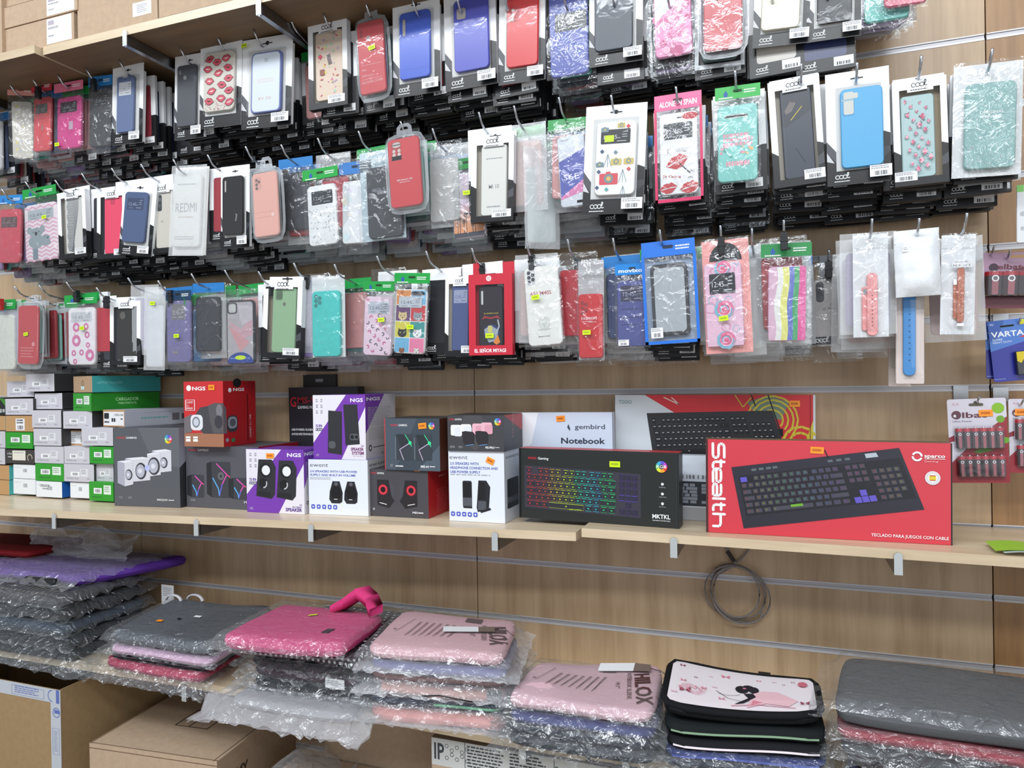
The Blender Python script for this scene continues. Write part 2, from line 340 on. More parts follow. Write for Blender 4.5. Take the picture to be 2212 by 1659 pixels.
def lips(F, c):
    O = M((60, 30, 34), .6); R = M((206, 72, 92), .35); Wh = M((240, 225, 222), .5)
    def lip(u, v, s, o):
        a = math.radians(o); ca, sa = math.cos(a), math.sin(a); k = F.W/F.H
        def T(p): return (u+(p[0]*ca-p[1]*sa)*s, v+(p[0]*sa+p[1]*ca)*s*k)
        out = [(-1, 0), (-.45, -.5), (-.12, -.55), (0, -.45), (.12, -.55), (.45, -.5), (1, 0), (.4, .5), (0, .6), (-.4, .5)]
        F.poly([T((x*1.1, y*1.14)) for x, y in out], O); F.poly([T(p) for p in out], R); F.poly([T(p) for p in ((-.6, -.04), (0, -.12), (.6, -.04), (0, .14))], O if (o+7) % 2 else Wh)
    for i, (u, v) in enumerate(((.20, .10), (.75, .12), (.45, .17), (.14, .27), (.82, .29), (.50, .36), (.84, .47), (.20, .48), (.62, .57), (.28, .66), (.86, .68), (.6, .80), (.2, .83), (.88, .88))): lip(u, v, .15, (i*37) % 30-14)
    rnd = random.Random(2); G = M((190, 90, 120), .3)
    F.polys([[(u, v), (u+.02, v), (u+.02, v+.01), (u, v+.01)] for u, v in ((rnd.uniform(.05, .93), rnd.uniform(.82, .98)) for _ in range(60))], G)
def scatter(cols, n, s0, s1, seed=3, v0=.05, v1=.95, shape=None):
    def f(F, c):
        rnd = random.Random(seed); ms = [M(x, .45) for x in cols]
        for i in range(n):
            u, v, s, a = rnd.uniform(.07, .93), rnd.uniform(v0, v1), rnd.uniform(s0, s1), rnd.uniform(0, 3.1); m = ms[i % len(ms)]; k = F.W/F.H
            if (shape or 'm')[0] == 'e' or (not shape and i % 3 == 0): N = 8; el = .45
            else: N = rnd.choice((3, 4, 5)); el = .8
            if shape == 'leaf': N = 8; el = .28
            p = [(u+(math.cos(t)*math.cos(a)-math.sin(t)*el*math.sin(a))*s, v+(math.cos(t)*math.sin(a)+math.sin(t)*el*math.cos(a))*s*k) for t in (2*math.pi*j/N for j in range(N))]
            F.poly(p, m)
    return f
def candy(F, c):
    scatter([(214, 90, 112), (232, 220, 90), (228, 150, 190), (196, 110, 104), (150, 220, 180), (176, 150, 210)], 46, .02, .06, 5)(F, c)
    N = M((40, 44, 74), .5)
    for i in range(7): F.line([(.42+i*.012, .36+i*.022), (.56+i*.012, .345+i*.022)], .02, N)
    F.rr(.16, .55, .34, .64, .03, M((150, 96, 76), .5)); F.ell(.18, .36, .09, M((220, 84, 108), .5), n=4); F.text('dope', .62, .78, .035, M((150, 130, 200), .5), rot=-20)
def koala(F, c):
    P = M((226, 170, 196), .5); G = M((146, 160, 166), .5); K = M((40, 40, 46), .5); L = []
    for j in range(11):
        v = .26+j*.07
        for i in range(8):
            a, b = (v, v+.04) if i % 2 else (v+.04, v); L.append([(i/8+.0, a+.028), ((i+1)/8, b+.028), ((i+1)/8, b), (i/8, a)])
    F.polys(L, P); F.polys([[(i/8, .02+.04*(i % 2)), ((i+1)/8, .02+.04*((i+1) % 2)), ((i+1)/8, .05+.04*((i+1) % 2)), (i/8, .05+.04*(i % 2))] for i in range(8)], P)
    win(F, .1, .09, .9, .27, (176, 184, 190), (90, 96, 104))
    F.rr(.22, .72, .38, .99, .02, M((120, 140, 150), .5)); F.ell(.34, .66, .24, G, .13); F.ell(.34, .50, .21, G, .085); F.ell(.14, .45, .08, G); F.ell(.54, .45, .08, G)
    F.ell(.34, .52, .045, K, .035); F.ell(.25, .49, .015, K); F.ell(.43, .49, .015, K); F.ell(.64, .62, .13, G, .06); F.ell(.64, .70, .14, G, .06); F.ell(.62, .59, .012, K); F.ell(.7, .62, .02, K)
def palms(F, c):
    K = M((36, 30, 40), .6)
    for i in range(12):
        t = i/11; F.rect(0, .45+t*.46, 1, .45+(t+.1)*.5, M((int(196+40*t), int(170-14*t), int(190-90*t)), .5))
    F.rect(0, .93, 1, 1, M((60, 62, 76), .5))
    for u, v, s in ((.12, .52, 1.2), (.42, .63, 1), (.2, .70, .8), (.34, .74, .7), (.62, .80, .7), (.7, .76, .6)):
        F.line([(u, v), (u+.01, .94)], .016, K)
        for a in range(8): F.arc(u, v+.02*s, .07*s, a*45, a*45+75, .02*s, K, 4)
        F.ell(u, v, .05*s, K, n=8)
def pets(F, c):
    cs = [(214, 140, 80), (120, 180, 220), (100, 60, 110), (200, 56, 66), (216, 206, 70), (60, 150, 150), (110, 180, 220), (236, 130, 170)]
    for i, q in enumerate(cs):
        r, cc = divmod(i, 2); u0, v0 = cc*.5, r*.26-.02; F.rect(u0+.01, max(0, v0)+.004, u0+.49, min(v0+.252, .99), M(q, .45))
    def face(u, v, m, e=True, k=1):
        F.ell(u, v, .15*k, m, .062*k); F.poly([(u-.14*k, v-.02), (u-.13*k, v-.08*k), (u-.03*k, v-.05*k)], m); F.poly([(u+.14*k, v-.02), (u+.13*k, v-.08*k), (u+.03*k, v-.05*k)], m)
        E = M((240, 230, 120), .5) if m == BLACK else BLACK; F.ell(u-.06, v-.01, .016, E); F.ell(u+.06, v-.01, .016, E); F.ell(u, v+.02, .02, M((60, 50, 50), .5))
    face(.24, .42, M((214, 190, 140), .5)); face(.75, .42, M((150, 156, 164), .5)); face(.25, .69, BLACK); face(.76, .69, WHITE); face(.26, .965, M((150, 84, 50), .5), k=.6); face(.76, .965, M((230, 226, 220), .5), k=.6)
    F.ell(.18, .03, .05, M((190, 110, 60), .5)); F.rr(.5, .02, .95, .09, .1, M((50, 44, 60), .5)); win(F, .10, .105, .88, .28, (190, 198, 208), (84, 92, 110))
def roses(F, c):
    F.rect(0, 0, 1, 1, M((240, 196, 220), .4)); rnd = random.Random(4)
    for i in range(26): F.arc(rnd.random(), rnd.random(), rnd.uniform(.08, .2), rnd.uniform(0, 360), rnd.uniform(360, 500), .02, M(rnd.choice(((250, 226, 240), (226, 150, 190), (160, 200, 220))), .4), 5)
    def rose(u, v, s):
        F.ell(u, v, .3*s, M((140, 190, 214), .4), n=9); F.ell(u+.03, v-.01, .26*s, M((236, 120, 160), .4), n=8)
        for j in range(6):
            F.arc(u, v, (.05+.035*j)*s, j*70, j*70+230, .035*s, M(((226, 84, 128), (250, 190, 214), (110, 190, 214))[j % 3], .4), 8)
    rose(.5, .06, .8); rose(.5, .56, .95); rose(.52, .93, .9); win(F, .12, .12, .84, .365, (34, 34, 42), (226, 228, 236))
def floral(F, c):
    rnd = random.Random(8); Gn = M((96, 122, 118), .5)
    for i in range(26):
        u, v = .12+.76*((i*.618) % 1), .06+.034*i; s = rnd.uniform(.035, .08)
        for j in range(5):
            a = rnd.uniform(0, 6.3); F.ell(u+math.cos(a)*s*1.3, v+math.sin(a)*s*.7, s*.35, Gn, n=5)
        for j in range(4):
            a = j*1.6; F.ell(u+math.cos(a)*s*.6, v+math.sin(a)*s*.32, s*.6, M(rnd.choice(((224, 140, 164), (232, 176, 190), (206, 96, 130))), .5), n=7)
def rainbow(F, c):
    cs = [(224, 184, 206), (236, 236, 232), (232, 230, 130), (104, 118, 200), (70, 168, 110), (230, 90, 160)]; e = [0, .16, .32, .50, .64, .78, 1]
    for i, q in enumerate(cs):
        m = M(q, .5)
        for j in range(12):
            v0, v1 = j/12, (j+1)/12; wv = lambda e_, v: e_ if e_ in (0, 1) else e_+(.05*math.sin(v*9)*(1-e_)+.05*(1-v))
            F.k = 4; F.poly([(wv(e[i], v0), v0), (wv(e[i+1], v0), v0), (wv(e[i+1], v1), v1), (wv(e[i], v1), v1)], m)
    F.k = 12
def glitter(F, c):
    rnd = random.Random(9); ms = [M((196, 222, 222), .25), M((236, 246, 246), .2), M((120, 176, 176), .3), M((160, 200, 196), .25), M((214, 196, 206), .3)]
    L = [[] for _ in ms]
    for i in range(900):
        v = rnd.random()**.8; u = rnd.uniform(.02, .98); s = rnd.uniform(.004, .014)
        if v < .2 and u < .55: continue
        a = rnd.uniform(0, 1.5); L[rnd.randrange(len(ms))].append([(u+s*math.cos(a+t), v+s*.55*math.sin(a+t)) for t in (0, 1.57, 3.14, 4.71)])
    for m, l in zip(ms, L): F.polys(l, m)
    F.text('ORIGINAL', .28, .36, .035, WHITE, w=.5, bold=1); F.text('DESIGNS', .3, .405, .025, WHITE, w=.42, bold=1)
def donuts(F, c):
    win(F, .1, .07, .9, .25, (206, 208, 214), (130, 134, 144))
    for u, v, r in ((.3, .34, .14), (.68, .33, .1), (.3, .58, .17), (.72, .48, .1), (.2, .80, .09), (.5, .79, .09), (.82, .84, .17), (.75, .66, .08), (.25, .95, .08)): F.ring(u, v, r, r*.55, M((222, 120, 170), .4), 10)
    F.text('XO', .2, .45, .04, M((226, 150, 190), .5), rot=60); F.text('XO', .72, .72, .05, M((226, 150, 190), .5), rot=80)
def leopard(F, c):
    win(F, .12, .08, .9, .29, (186, 192, 206), (80, 86, 104)); rnd = random.Random(3)
    for i in range(30):
        u, v = .1+.8*((i*.618) % 1), .03+.032*i
        if .05 < v < .3: continue
        F.arc(u, v, .05, i*50, i*50+230, .03, M(((216, 90, 140), (90, 86, 96))[i % 2], .5), 5)
def zebra(F, c):
    K = M((110, 114, 122), .3)
    for i in range(34): F.line([(.12+.03*math.sin(i), .02+i*.028), (.5, .05+i*.028), (.5+.36*math.cos(i*.06), .0+i*.029)], .035, K)
def marble(F, c):
    rnd = random.Random(12)
    for i in range(40): F.ell(rnd.uniform(.05, .95), rnd.uniform(.35, .97), rnd.uniform(.05, .17), M(rnd.choice(((236, 150, 190), (206, 84, 140), (226, 116, 166), (244, 190, 214))), .35), n=7)
    F.poly([(0, 0), (1, 0), (.9, .2), (.5, .42), (.2, .52), (0, .6)], M((236, 236, 242), .35)); F.ell(.2, .2, .14, M((230, 160, 150), .4)); F.text('MARBLE', .55, .62, .02, M((244, 214, 226), .5))
def worlds(F, c):
    rnd = random.Random(21); Pk = M((232, 164, 178), .5)
    camhole(F, c, .18, .115, .58, .05, (196, 214, 210))
    for k, v in enumerate((.40, .46, .52)): F.lines(.12, v-.03, .9, v+.02, 1, Pk, .9, 30+k)
    scatter([(236, 190, 130), (230, 150, 170), (232, 170, 190), (90, 170, 160)], 16, .03, .08, 6, .5, .68)(F, c); F.lines(.2, .74, .85, .81, 1, Pk, .9, 4)
def cameras(F, c):
    G = M((120, 140, 150), .5); Rr = M((212, 80, 90), .5); Y = M((206, 186, 110), .5); Bl = M((64, 84, 120), .5)
    win(F, .10, .10, .86, .30, (30, 31, 38), (200, 204, 212)); F.rect(.2, .18, .44, .27, LIME)
    def cm(u, v, s, m): F.rr(u-s, v-s*.3, u+s, v+s*.35, .03, m); F.ring(u, v, s*.5, s*.22, G); F.ell(u, v, s*.25, Y); F.rect(u-s*.3, v-s*.4, u+s*.2, v-s*.3, m)
    cm(.34, .78, .24, Rr); cm(.52, .55, .14, Y); cm(.84, .55, .13, Y); cm(.2, .1, .1, G); cm(.62, .05, .1, Y); cm(.1, .58, .1, G)
    for u, v in ((.3, .5), (.7, .72), (.72, .95)): F.line([(u, v-.06), (u-.1, v+.12)], .01, G); F.line([(u, v-.06), (u+.1, v+.12)], .01, G); F.line([(u, v-.06), (u, v+.12)], .01, G)
    for u, v, m in ((.08, .68, Bl), (.05, .90, Bl), (.3, .93, M((90, 170, 170), .5)), (.85, .66, Rr), (.15, .4, Bl), (.5, .42, G), (.8, .07, Rr)): F.ell(u, v, .055, m, n=4)
def kisses(F, c):
    R = M((196, 50, 58), .45); K = M((70, 70, 78), .5)
    F.ell(.82, .05, .22, R, .045, n=9); win(F, .10, .12, .88, .32, (34, 36, 44), (214, 218, 226)); F.rr(.46, .05, .6, .065, .02, K)
    F.line([(.2, .42), (.2, .50)], .012, K); F.line([(.28, .42), (.2, .46), (.3, .51)], .012, K); F.rect(.42, .44, .62, .48, M((226, 226, 228), .5)); F.text('kiss', .62, .49, .02, K)
    def kiss(u, v, s, a):
        k = F.W/F.H; t = math.radians(a)
        f = lambda x, y: (u+(x*math.cos(t)-y*math.sin(t))*s, v+(x*math.sin(t)+y*math.cos(t))*s*k)
        F.poly([f(*p) for p in ((-1, .1), (-.5, -.4), (-.1, -.5), (.1, -.42), (.4, -.55), (1, 0), (.3, -.06), (0, -.0), (-.3, -.02))], R)
        F.poly([f(*p) for p in ((-.9, .16), (-.2, .1), (.1, .06), (.9, .08), (.3, .6), (-.3, .6))], R)
    kiss(.45, .60, .33, -18); kiss(.2, .92, .26, -5); kiss(.78, .93, .28, -10); F.line([(.5, .62), (.8, .76)], .03, M((60, 60, 64), .5)); F.text("Je t'aime", .05, .78, .035, R, w=.5, rot=8)
    for u, v in ((.85, .74), (.8, .82)): F.arc(u-.02, v, .03, 150, 380, .008, K, 6); F.arc(u+.03, v, .03, 180, 420, .008, K, 6)
def miyagi(F, c):
    camhole(F, c, .08, .06, .09, .24, (190, 190, 192)); F.text('EL JOVEN CLUB', .2, .46, .02, M((206, 180, 60), .5), w=.62, bold=1)
    F.poly([(.1, .55), (.2, .49), (.5, .52), (.8, .49), (.92, .55), (.7, .53), (.5, .55), (.3, .53)], M((150, 40, 44), .5)); F.ell(.52, .78, .34, M((44, 52, 110), .5))
    F.poly([(.2, .72), (.5, .66), (.82, .74), (.74, .92), (.4, .95), (.26, .84)], M((150, 160, 172), .5), ); F.rr(.36, .66, .56, .78, .05, M((196, 190, 110), .5)); F.line([(.7, .8), (.86, .68), (.8, .56)], .06, M((170, 176, 184), .5)); F.poly([(.6, .95), (.8, .82), (.9, .95), (.74, .99)], M((220, 130, 50), .5))
def shell(F, c):
    cam = M((150, 152, 158), .3); F.rr(.07, .03, .32, .22, .05, M((206, 208, 212), .3))
    camdots(F, (120, 122, 128), ((.13, .06), (.13, .12), (.13, .18), (.25, .09), (.25, .15)), .045, (60, 62, 70))
    F.text('A51/M40S', .12, .36, .05, M((196, 110, 120), .5), w=.66, bold=1); G = M((206, 208, 206), .5)
    F.ell(.5, .72, .18, G, .08, n=14); F.ell(.5, .72, .155, M((228, 230, 226), .45), .068, n=14)
    for a in range(-60, 61, 20): F.line([(.5, .78), (.5+.16*math.sin(math.radians(a)), .78-.13*math.cos(math.radians(a)))], .014, G)
    F.ell(.5, .80, .2, G, .012); F.text('MADE IN CHINA', .3, .9, .014, M((110, 112, 112), .5), w=.36, bold=1)
# ================================================================ packages
HOOKZ = {1: RZ(6), 2: RZ(4), 3: RZ(2)}
TAG = ''
def cool_logo(F, u, v, w, m, tag=True):
    """the small loopy wordmark printed on the cartons"""
    r = w*.15; t = w*.055; k = F.W/F.H
    F.arc(u+r, v, r, 45, 315, t, m, 9); F.arc(u+r*2.9, v, r, 0, 360, t, m, 12); F.arc(u+r*4.8, v, r, 0, 360, t, m, 12)
    F.line([(u+r*1.8, v-r*.5*k), (u+r*2.1, v-r*.2*k)], t, m)
    F.line([(u+r*5.7, v+r*.6*k), (u+r*6.6, v-r*1.1*k), (u+r*6.7, v-r*2.1*k), (u+r*6.2, v-r*2.3*k), (u+r*5.9, v-r*1.4*k), (u+r*6.1, v+r*.6*k), (u+r*6.7, v+r*.9*k), (u+r*7.2, v+r*.4*k)], t, m)
    if tag: F.lines(u-w*.08, v+r*2.2*k, u+w*1.15, v+r*2.75*k, 1, m, .8, 3)
def sticker(root, F0, x, y, z, w=.018, h=.010, m=None, rot=0):
    mb = MB(); mb.box(-w/2, w/2, -.0004, 0, -h/2, h/2, m or LIME); F = Face(mb, (-w/2, -.0004, h/2), (w, 0, 0), (0, 0, -h)); F.lines(.15, .3, .85, .7, 1, M((150, 170, 20), .5) if (m or LIME) is LIME else M((180, 90, 20), .5), .9, 4)
    return mb.build('price_sticker', root,  (x, y, z), (0, math.radians(rot), 0))
def blabel(root, x0, x1, y, z0, z1):
    mb = MB(); mb.box(x0, x1, y-.0004, y, z0, z1, PAPER); F = Face(mb, (x0, y-.0004, z1), (x1-x0, 0, 0), (0, 0, z0-z1))
    F.lines(.06, .08, .92, .42, 2, GREYINK, .55, int(abs(x0)*1e5) % 97); F.bars(.22, .52, .8, .9, INK, 14); return mb.build('barcode_label', root)
def case_part(root, cx, cz, w, h, y, c, pic=None, rough=.42, t=.008, r=None, flip=False, m=None, name='phone_case'):
    mb = MB(); mm = m or M(c, rough); mb.rslab(cx, cz, w, h, y, y+t, r or min(w, h)*.13, mm, .0018)
    if flip: mb.rslab(cx, cz, w*.98, h*.985, y+t+.0002, y+t+.003, (r or w*.13), M(tuple(int(v*.8) for v in c), rough))
    F = Face(mb, (cx-w/2+.0018, y, cz+h/2-.0018), (w-.0036, 0, 0), (0, 0, -h+.0036))
    if pic:
        for p in (pic if isinstance(pic, (list, tuple)) else [pic]): p(F, c)
    return mb.build(name, root)
def place(tc, bc, wpx, Y, yaw, name):
    T, B = at(tc[0], tc[1], Y), at(bc[0], bc[1], Y); my = (tc[1]+bc[1])/2; mx = (tc[0]+bc[0])/2
    w = (at(mx+wpx/2, my, Y)-at(mx-wpx/2, my, Y)).x/math.cos(yaw)
    h = (T-B).length; phi = -math.atan2(B.x-T.x, T.z-B.z)
    return empty(name, T, (0, phi, yaw)), w, h
def frame_poly(mb, y, O, I, m):
    """flat card with a rectangular window: outer box O, inner box I = (x0,z0,x1,z1)"""
    (a, b, c, d), (e, f, g, h) = O, I
    for q in (((a, b), (c, b), (c, f), (a, f)), ((a, h), (c, h), (c, d), (a, d)), ((a, f), (e, f), (e, h), (a, h)), ((g, f), (c, f), (c, h), (g, h))): mb.poly([(x, y, z) for x, z in q], m)
def card_art(F, I, logo=True, low=.86):
    """black lower part with its folded-looking facets, printed around the window I=(u0,v0,u1,v1)"""
    K = BLACK; u0, v0, u1, v1 = I
    F.k += 1; k = F.k
    F.polys([[(0, v1), (0, 1), (1, 1), (1, v1)], [(0, .64), (0, v1), (u0, v1), (u0, .72)], [(u1, .56), (u1, v1), (1, v1), (1, .585), (u1+.03, .565)]], K)
    F.polys([[(0, .60), (0, .70), (u0, .80), (u0, .70)]], M((74, 76, 82), .4)); F.polys([[(0, .70), (0, .78), (u0*.8, .80)]], M((196, 198, 202), .4)); F.polys([[(u1, .70), (u1, .80), (1, .74), (1, .70)]], M((52, 54, 60), .4))
def coolB(tc, bc, wpx, label, c, pic=None, Y=-.262, yaw=0, flip=False, win_=(.14, .135, .88, .865), fit=(.07, .04, .93, .97), stick=None, rough=.42, cm=None, bar=True, backing=None, grp='boxed cases at the front of their hooks'):
    """white and black hang card with a clear tray holding the case, wordmark at the bottom"""
    root, w, h = place(tc, bc, wpx, Y, yaw, 'boxed_phone_case'); tag(root, label, 'phone case', grp)
    mb = MB(); mb.box(-w/2, w/2, .0, .0012, -h, 0, WHITE); mb.box(-w/2+.001, w/2-.001, .0013, .010, -h*.985, -h*.10, WHITE, mb=BLACK)
    F = Face(mb, (-w/2, 0, 0), (w, 0, 0), (0, 0, -h)); card_art(F, win_)
    F.rr(.40, .062, .60, .074, .008, INK); F.ell(.5, .066, .035, INK)
    cool_logo(F, .13, .928, .21, WHITE); crd = mb.build('card', root)
    X = lambda u: -w/2+u*w; Z = lambda v: -h*v; u0, v0, u1, v1 = win_
    # clear tray standing proud of the card
    mb = MB(); y = -.011; x0, x1, z0, z1 = X(u0), X(u1), Z(v1), Z(v0); b = .003
    mb.poly([(x0+b, y, z0+b), (x1-b, y, z0+b), (x1-b, y, z1-b), (x0+b, y, z1-b)], CLEAR)
    for p, q in (((x0, z0), (x1, z0)), ((x1, z0), (x1, z1)), ((x1, z1), (x0, z1)), ((x0, z1), (x0, z0))):
        f = lambda P: (P[0]+(b if P[0] < (x0+x1)/2 else -b), y, P[1]+(b if P[1] < (z0+z1)/2 else -b))
        mb.poly([(p[0], -.0003, p[1]), (q[0], -.0003, q[1]), f(q), f(p)], CLEAR)
    mb.build('clear_tray', root)
    mb = MB(); mb.poly([(x0+.001, -.0006, z0+.001), (x1-.001, -.0006, z0+.001), (x1-.001, -.0006, z1-.001), (x0+.001, -.0006, z1-.001)], M(backing or (214, 213, 212), .5)); mb.build('tray_backing', root)
    iw, ih = (u1-u0)*w, (v1-v0)*h; a, b2, c2, d = fit
    case_part(root, x0+iw*(a+c2)/2, z1-ih*(b2+d)/2, iw*(c2-a), ih*(d-b2), -.0095, c, pic, rough, .008, flip=flip, m=cm)
    if bar: blabel(crd, X(.66), X(1.0), -.0115, Z(.968), Z(.868))
    if stick: sticker(crd, None, X(stick[0]), -.0118, Z(stick[1]), w=.017, h=.010, rot=-4)
    return root
def coolA(tc, bc, wpx, label, c, pic=None, Y=-.262, yaw=0, flip=False, bar=(.45, .95), low=.58, tab=.07, stick=None, rough=.42, fit=(.12, .0, .93, 1.0), text=None, backing=None, cm=None, hidden=False):
    """window carton with the wordmark on its upper tab and a hang tab behind"""
    root, w, h = place(tc, bc, wpx, Y, yaw, 'boxed_phone_case'); tag(root, label, 'phone case', 'boxed cases at the front of their hooks')
    D = .017; zt = -h*tab; hh = h-h*tab
    X = lambda u: -w/2+u*w; Z = lambda v: zt-hh*v; I = (.13, .09, .88, .93)
    mb = MB(); mb.box(-w/2+w*.04, w/2, D, D+.0008, zt, 0, WHITE)           # hang tab
    Ft = Face(mb, (-w/2+w*.04, D, 0), (w*.96, 0, 0), (0, 0, zt)); Ft.rr(.34, .45, .62, .58, .02, INK); Ft.ell(.48, .50, .04, INK)
    K = BLACK; zm = Z(low); x0, x1 = -w/2, w/2
    for sx in (x0, x1):
        mb.poly([(sx, 0, zm), (sx, D, zm), (sx, D, zt), (sx, 0, zt)], WHITE); mb.poly([(sx, 0, zm), (sx, D, zm), (sx, D, -h), (sx, 0, -h)], K)
    mb.poly([(x0, 0, zt), (x1, 0, zt), (x1, D, zt), (x0, D, zt)], WHITE); mb.poly([(x0, 0, -h), (x1, 0, -h), (x1, D, -h), (x0, D, -h)], K); mb.poly([(x0, D, zt), (x1, D, zt), (x1, D, -h), (x0, D, -h)], K)
    u0, v0, u1, v1 = I
    frame_poly(mb, 0, (x0, zm, x1, zt), (X(u0), zm, X(u1), Z(v0)), WHITE); 
    for q in (((x0, -h), (x1, -h), (x1, Z(v1)), (x0, Z(v1))), ((x0, Z(v1)), (X(u0), Z(v1)), (X(u0), zm), (x0, zm)), ((X(u1), Z(v1)), (x1, Z(v1)), (x1, zm), (X(u1), zm))): mb.poly([(p[0], 0, p[1]) for p in q], K)
    F = Face(mb, (x0, 0, zt), (w, 0, 0), (0, 0, -hh))
    F.polys([[(0, low), (0, low+.06), (u0, low), (u0, low-.0)]], K); F.poly([(0, low-.03), (0, low), (u0, low+.04), (u0, low)], WHITE); F.poly([(u1, low-.04), (1, low-.02), (1, low+.02), (u1, low+.02)], K); F.poly([(u1, low+.1), (1, low+.06), (1, low+.16), (u1, low+.18)], M((70, 72, 78), .4))
    F.rect(.28, .0, .76, .118, WHITE); cool_logo(F, .36, .055, .27, INK); crd = mb.build('carton', root)
    mb = MB(); mb.poly([(X(u0), .0004, Z(v1)), (X(u1), .0004, Z(v1)), (X(u1), .0004, Z(v0)), (X(u0), .0004, Z(v0))], CLEAR); mb.build('window_film', root)
    mb = MB(); mb.poly([(x0+.001, D-.001, Z(.98)), (x1-.001, D-.001, Z(.98)), (x1-.001, D-.001, Z(.02)), (x0+.001, D-.001, Z(.02))], M(backing or (190, 182, 170), .6)); mb.build('inner_tray', root)
    a, b2, c2, d = fit; iw, ih = (u1-u0)*w, (v1-v0)*hh
    case_part(root, X(u0)+iw*(a+c2)/2, Z(v0)-ih*(b2+d)/2, iw*(c2-a), ih*(d-b2), .004, c, pic, rough, .009, flip=flip, m=cm)
    if bar: blabel(crd, X(bar[0]), X(bar[1]), -.0003, Z(.955), Z(.865))
    if stick: sticker(crd, None, X(stick[0]), -.0008, Z(stick[1]))
    return root
def wrap_mesh(mb, x0, x1, z0, z1, y, m, amp=.002, nx=8, nz=14, seed=0, puff=.004):
    rnd = random.Random(seed); vs = []; fs = []
    for j in range(nz+1):
        for i in range(nx+1):
            u, v = i/nx, j/nz; e = min(u, 1-u, v, 1-v); vs.append((x0+(x1-x0)*u+rnd.uniform(-1, 1)*.0007*(e == 0), y-puff*min(1, e*5)-amp*rnd.random()*(e > 0), z0+(z1-z0)*v))
    for j in range(nz):
        for i in range(nx): a = j*(nx+1)+i; fs.append((a, a+1, a+nx+2, a+nx+1))
    mb.raw(vs, fs, m, True)
def header(root, x0, x1, z0, z1, y, c, text=None, tilt=0, house=True):
    mb = MB(); m = M(c, .35); mb.box(x0, x1, y, y+.0008, z0, z1, m); F = Face(mb, (x0, y, z1), (x1-x0, 0, 0), (0, 0, z0-z1))
    F.rr(.40, .30, .60, .52, .03, M(tuple(int(v*.35) for v in c), .5))
    if house: F.poly([(.18, .62), (.24, .3), (.30, .62)], M((40, 90, 160), .5)); F.rect(.2, .6, .28, .8, M((40, 90, 160), .5)); F.lines(.08, .84, .42, .95, 1, WHITE, .8, 3)
    if text: F.text(text, .1, .78, .34, WHITE, w=.8, bold=2)
    else: F.lines(.64, .36, .92, .72, 2, WHITE, .5, 8)
    return mb.build('bag_header', root)
def bag(tc, bc, wpx, label, c, pic=None, Y=-.262, yaw=0, hd=None, htext=None, cs=(.1, .2, .9, .94), mat=None, flip=False, stick=None, rough=.35, back=None, zip_=False, bar=None, seed=1, cat='phone case', t=.009, cm=None, house=True, rim=None, name='bagged_phone_case', grp='bagged cases at the front of their hooks', hh=.13):
    """poly bag with an optional coloured header, the case inside"""
    root, w, h = place(tc, bc, wpx, Y, yaw, name); tag(root, label, cat, grp)
    X = lambda u: -w/2+u*w; Z = lambda v: -h*v
    if hd: header(root, X(.01), X(.99), Z(hh), 0, -.0035, hd, htext, house=house)
    if back is not None:
        mb = MB(); mb.box(X(.02), X(.98), .0095, .0105, Z(.985), Z(.01), M(back, .45)); mb.build('backing_card', root)
    case_part(root, X((cs[0]+cs[2])/2), Z((cs[1]+cs[3])/2), (cs[2]-cs[0])*w, (cs[3]-cs[1])*h, -.001, c, pic, rough, t, flip=flip, m=cm)
    mb = MB(); wrap_mesh(mb, X(0), X(1), Z(1), Z(.0 if not hd else hh*.9), -.0015, mat or BAG, .0034, seed=seed)
    if zip_: mb.box(X(0), X(1), -.003, -.002, Z(.135), Z(.125), MILK); mb.box(X(0), X(1), -.003, -.002, Z(.115), Z(.108), MILK)
    if rim:
        R = M(rim, .3)
        for q in ((0, .97, 1, 1), (0, .13, .055, 1), (.945, .13, 1, 1)): mb.box(X(q[0]), X(q[2]), -.0045, -.0035, Z(q[3]), Z(q[1]), R)
    pb = mb.build('plastic_bag', root)
    if bar: blabel(pb, X(bar[0]), X(bar[2]), -.009, Z(bar[3]), Z(bar[1]))
    if stick: sticker(pb, None, X(stick[0]), -.0105, Z(stick[1]), rot=random.uniform(-5, 5))
    return root
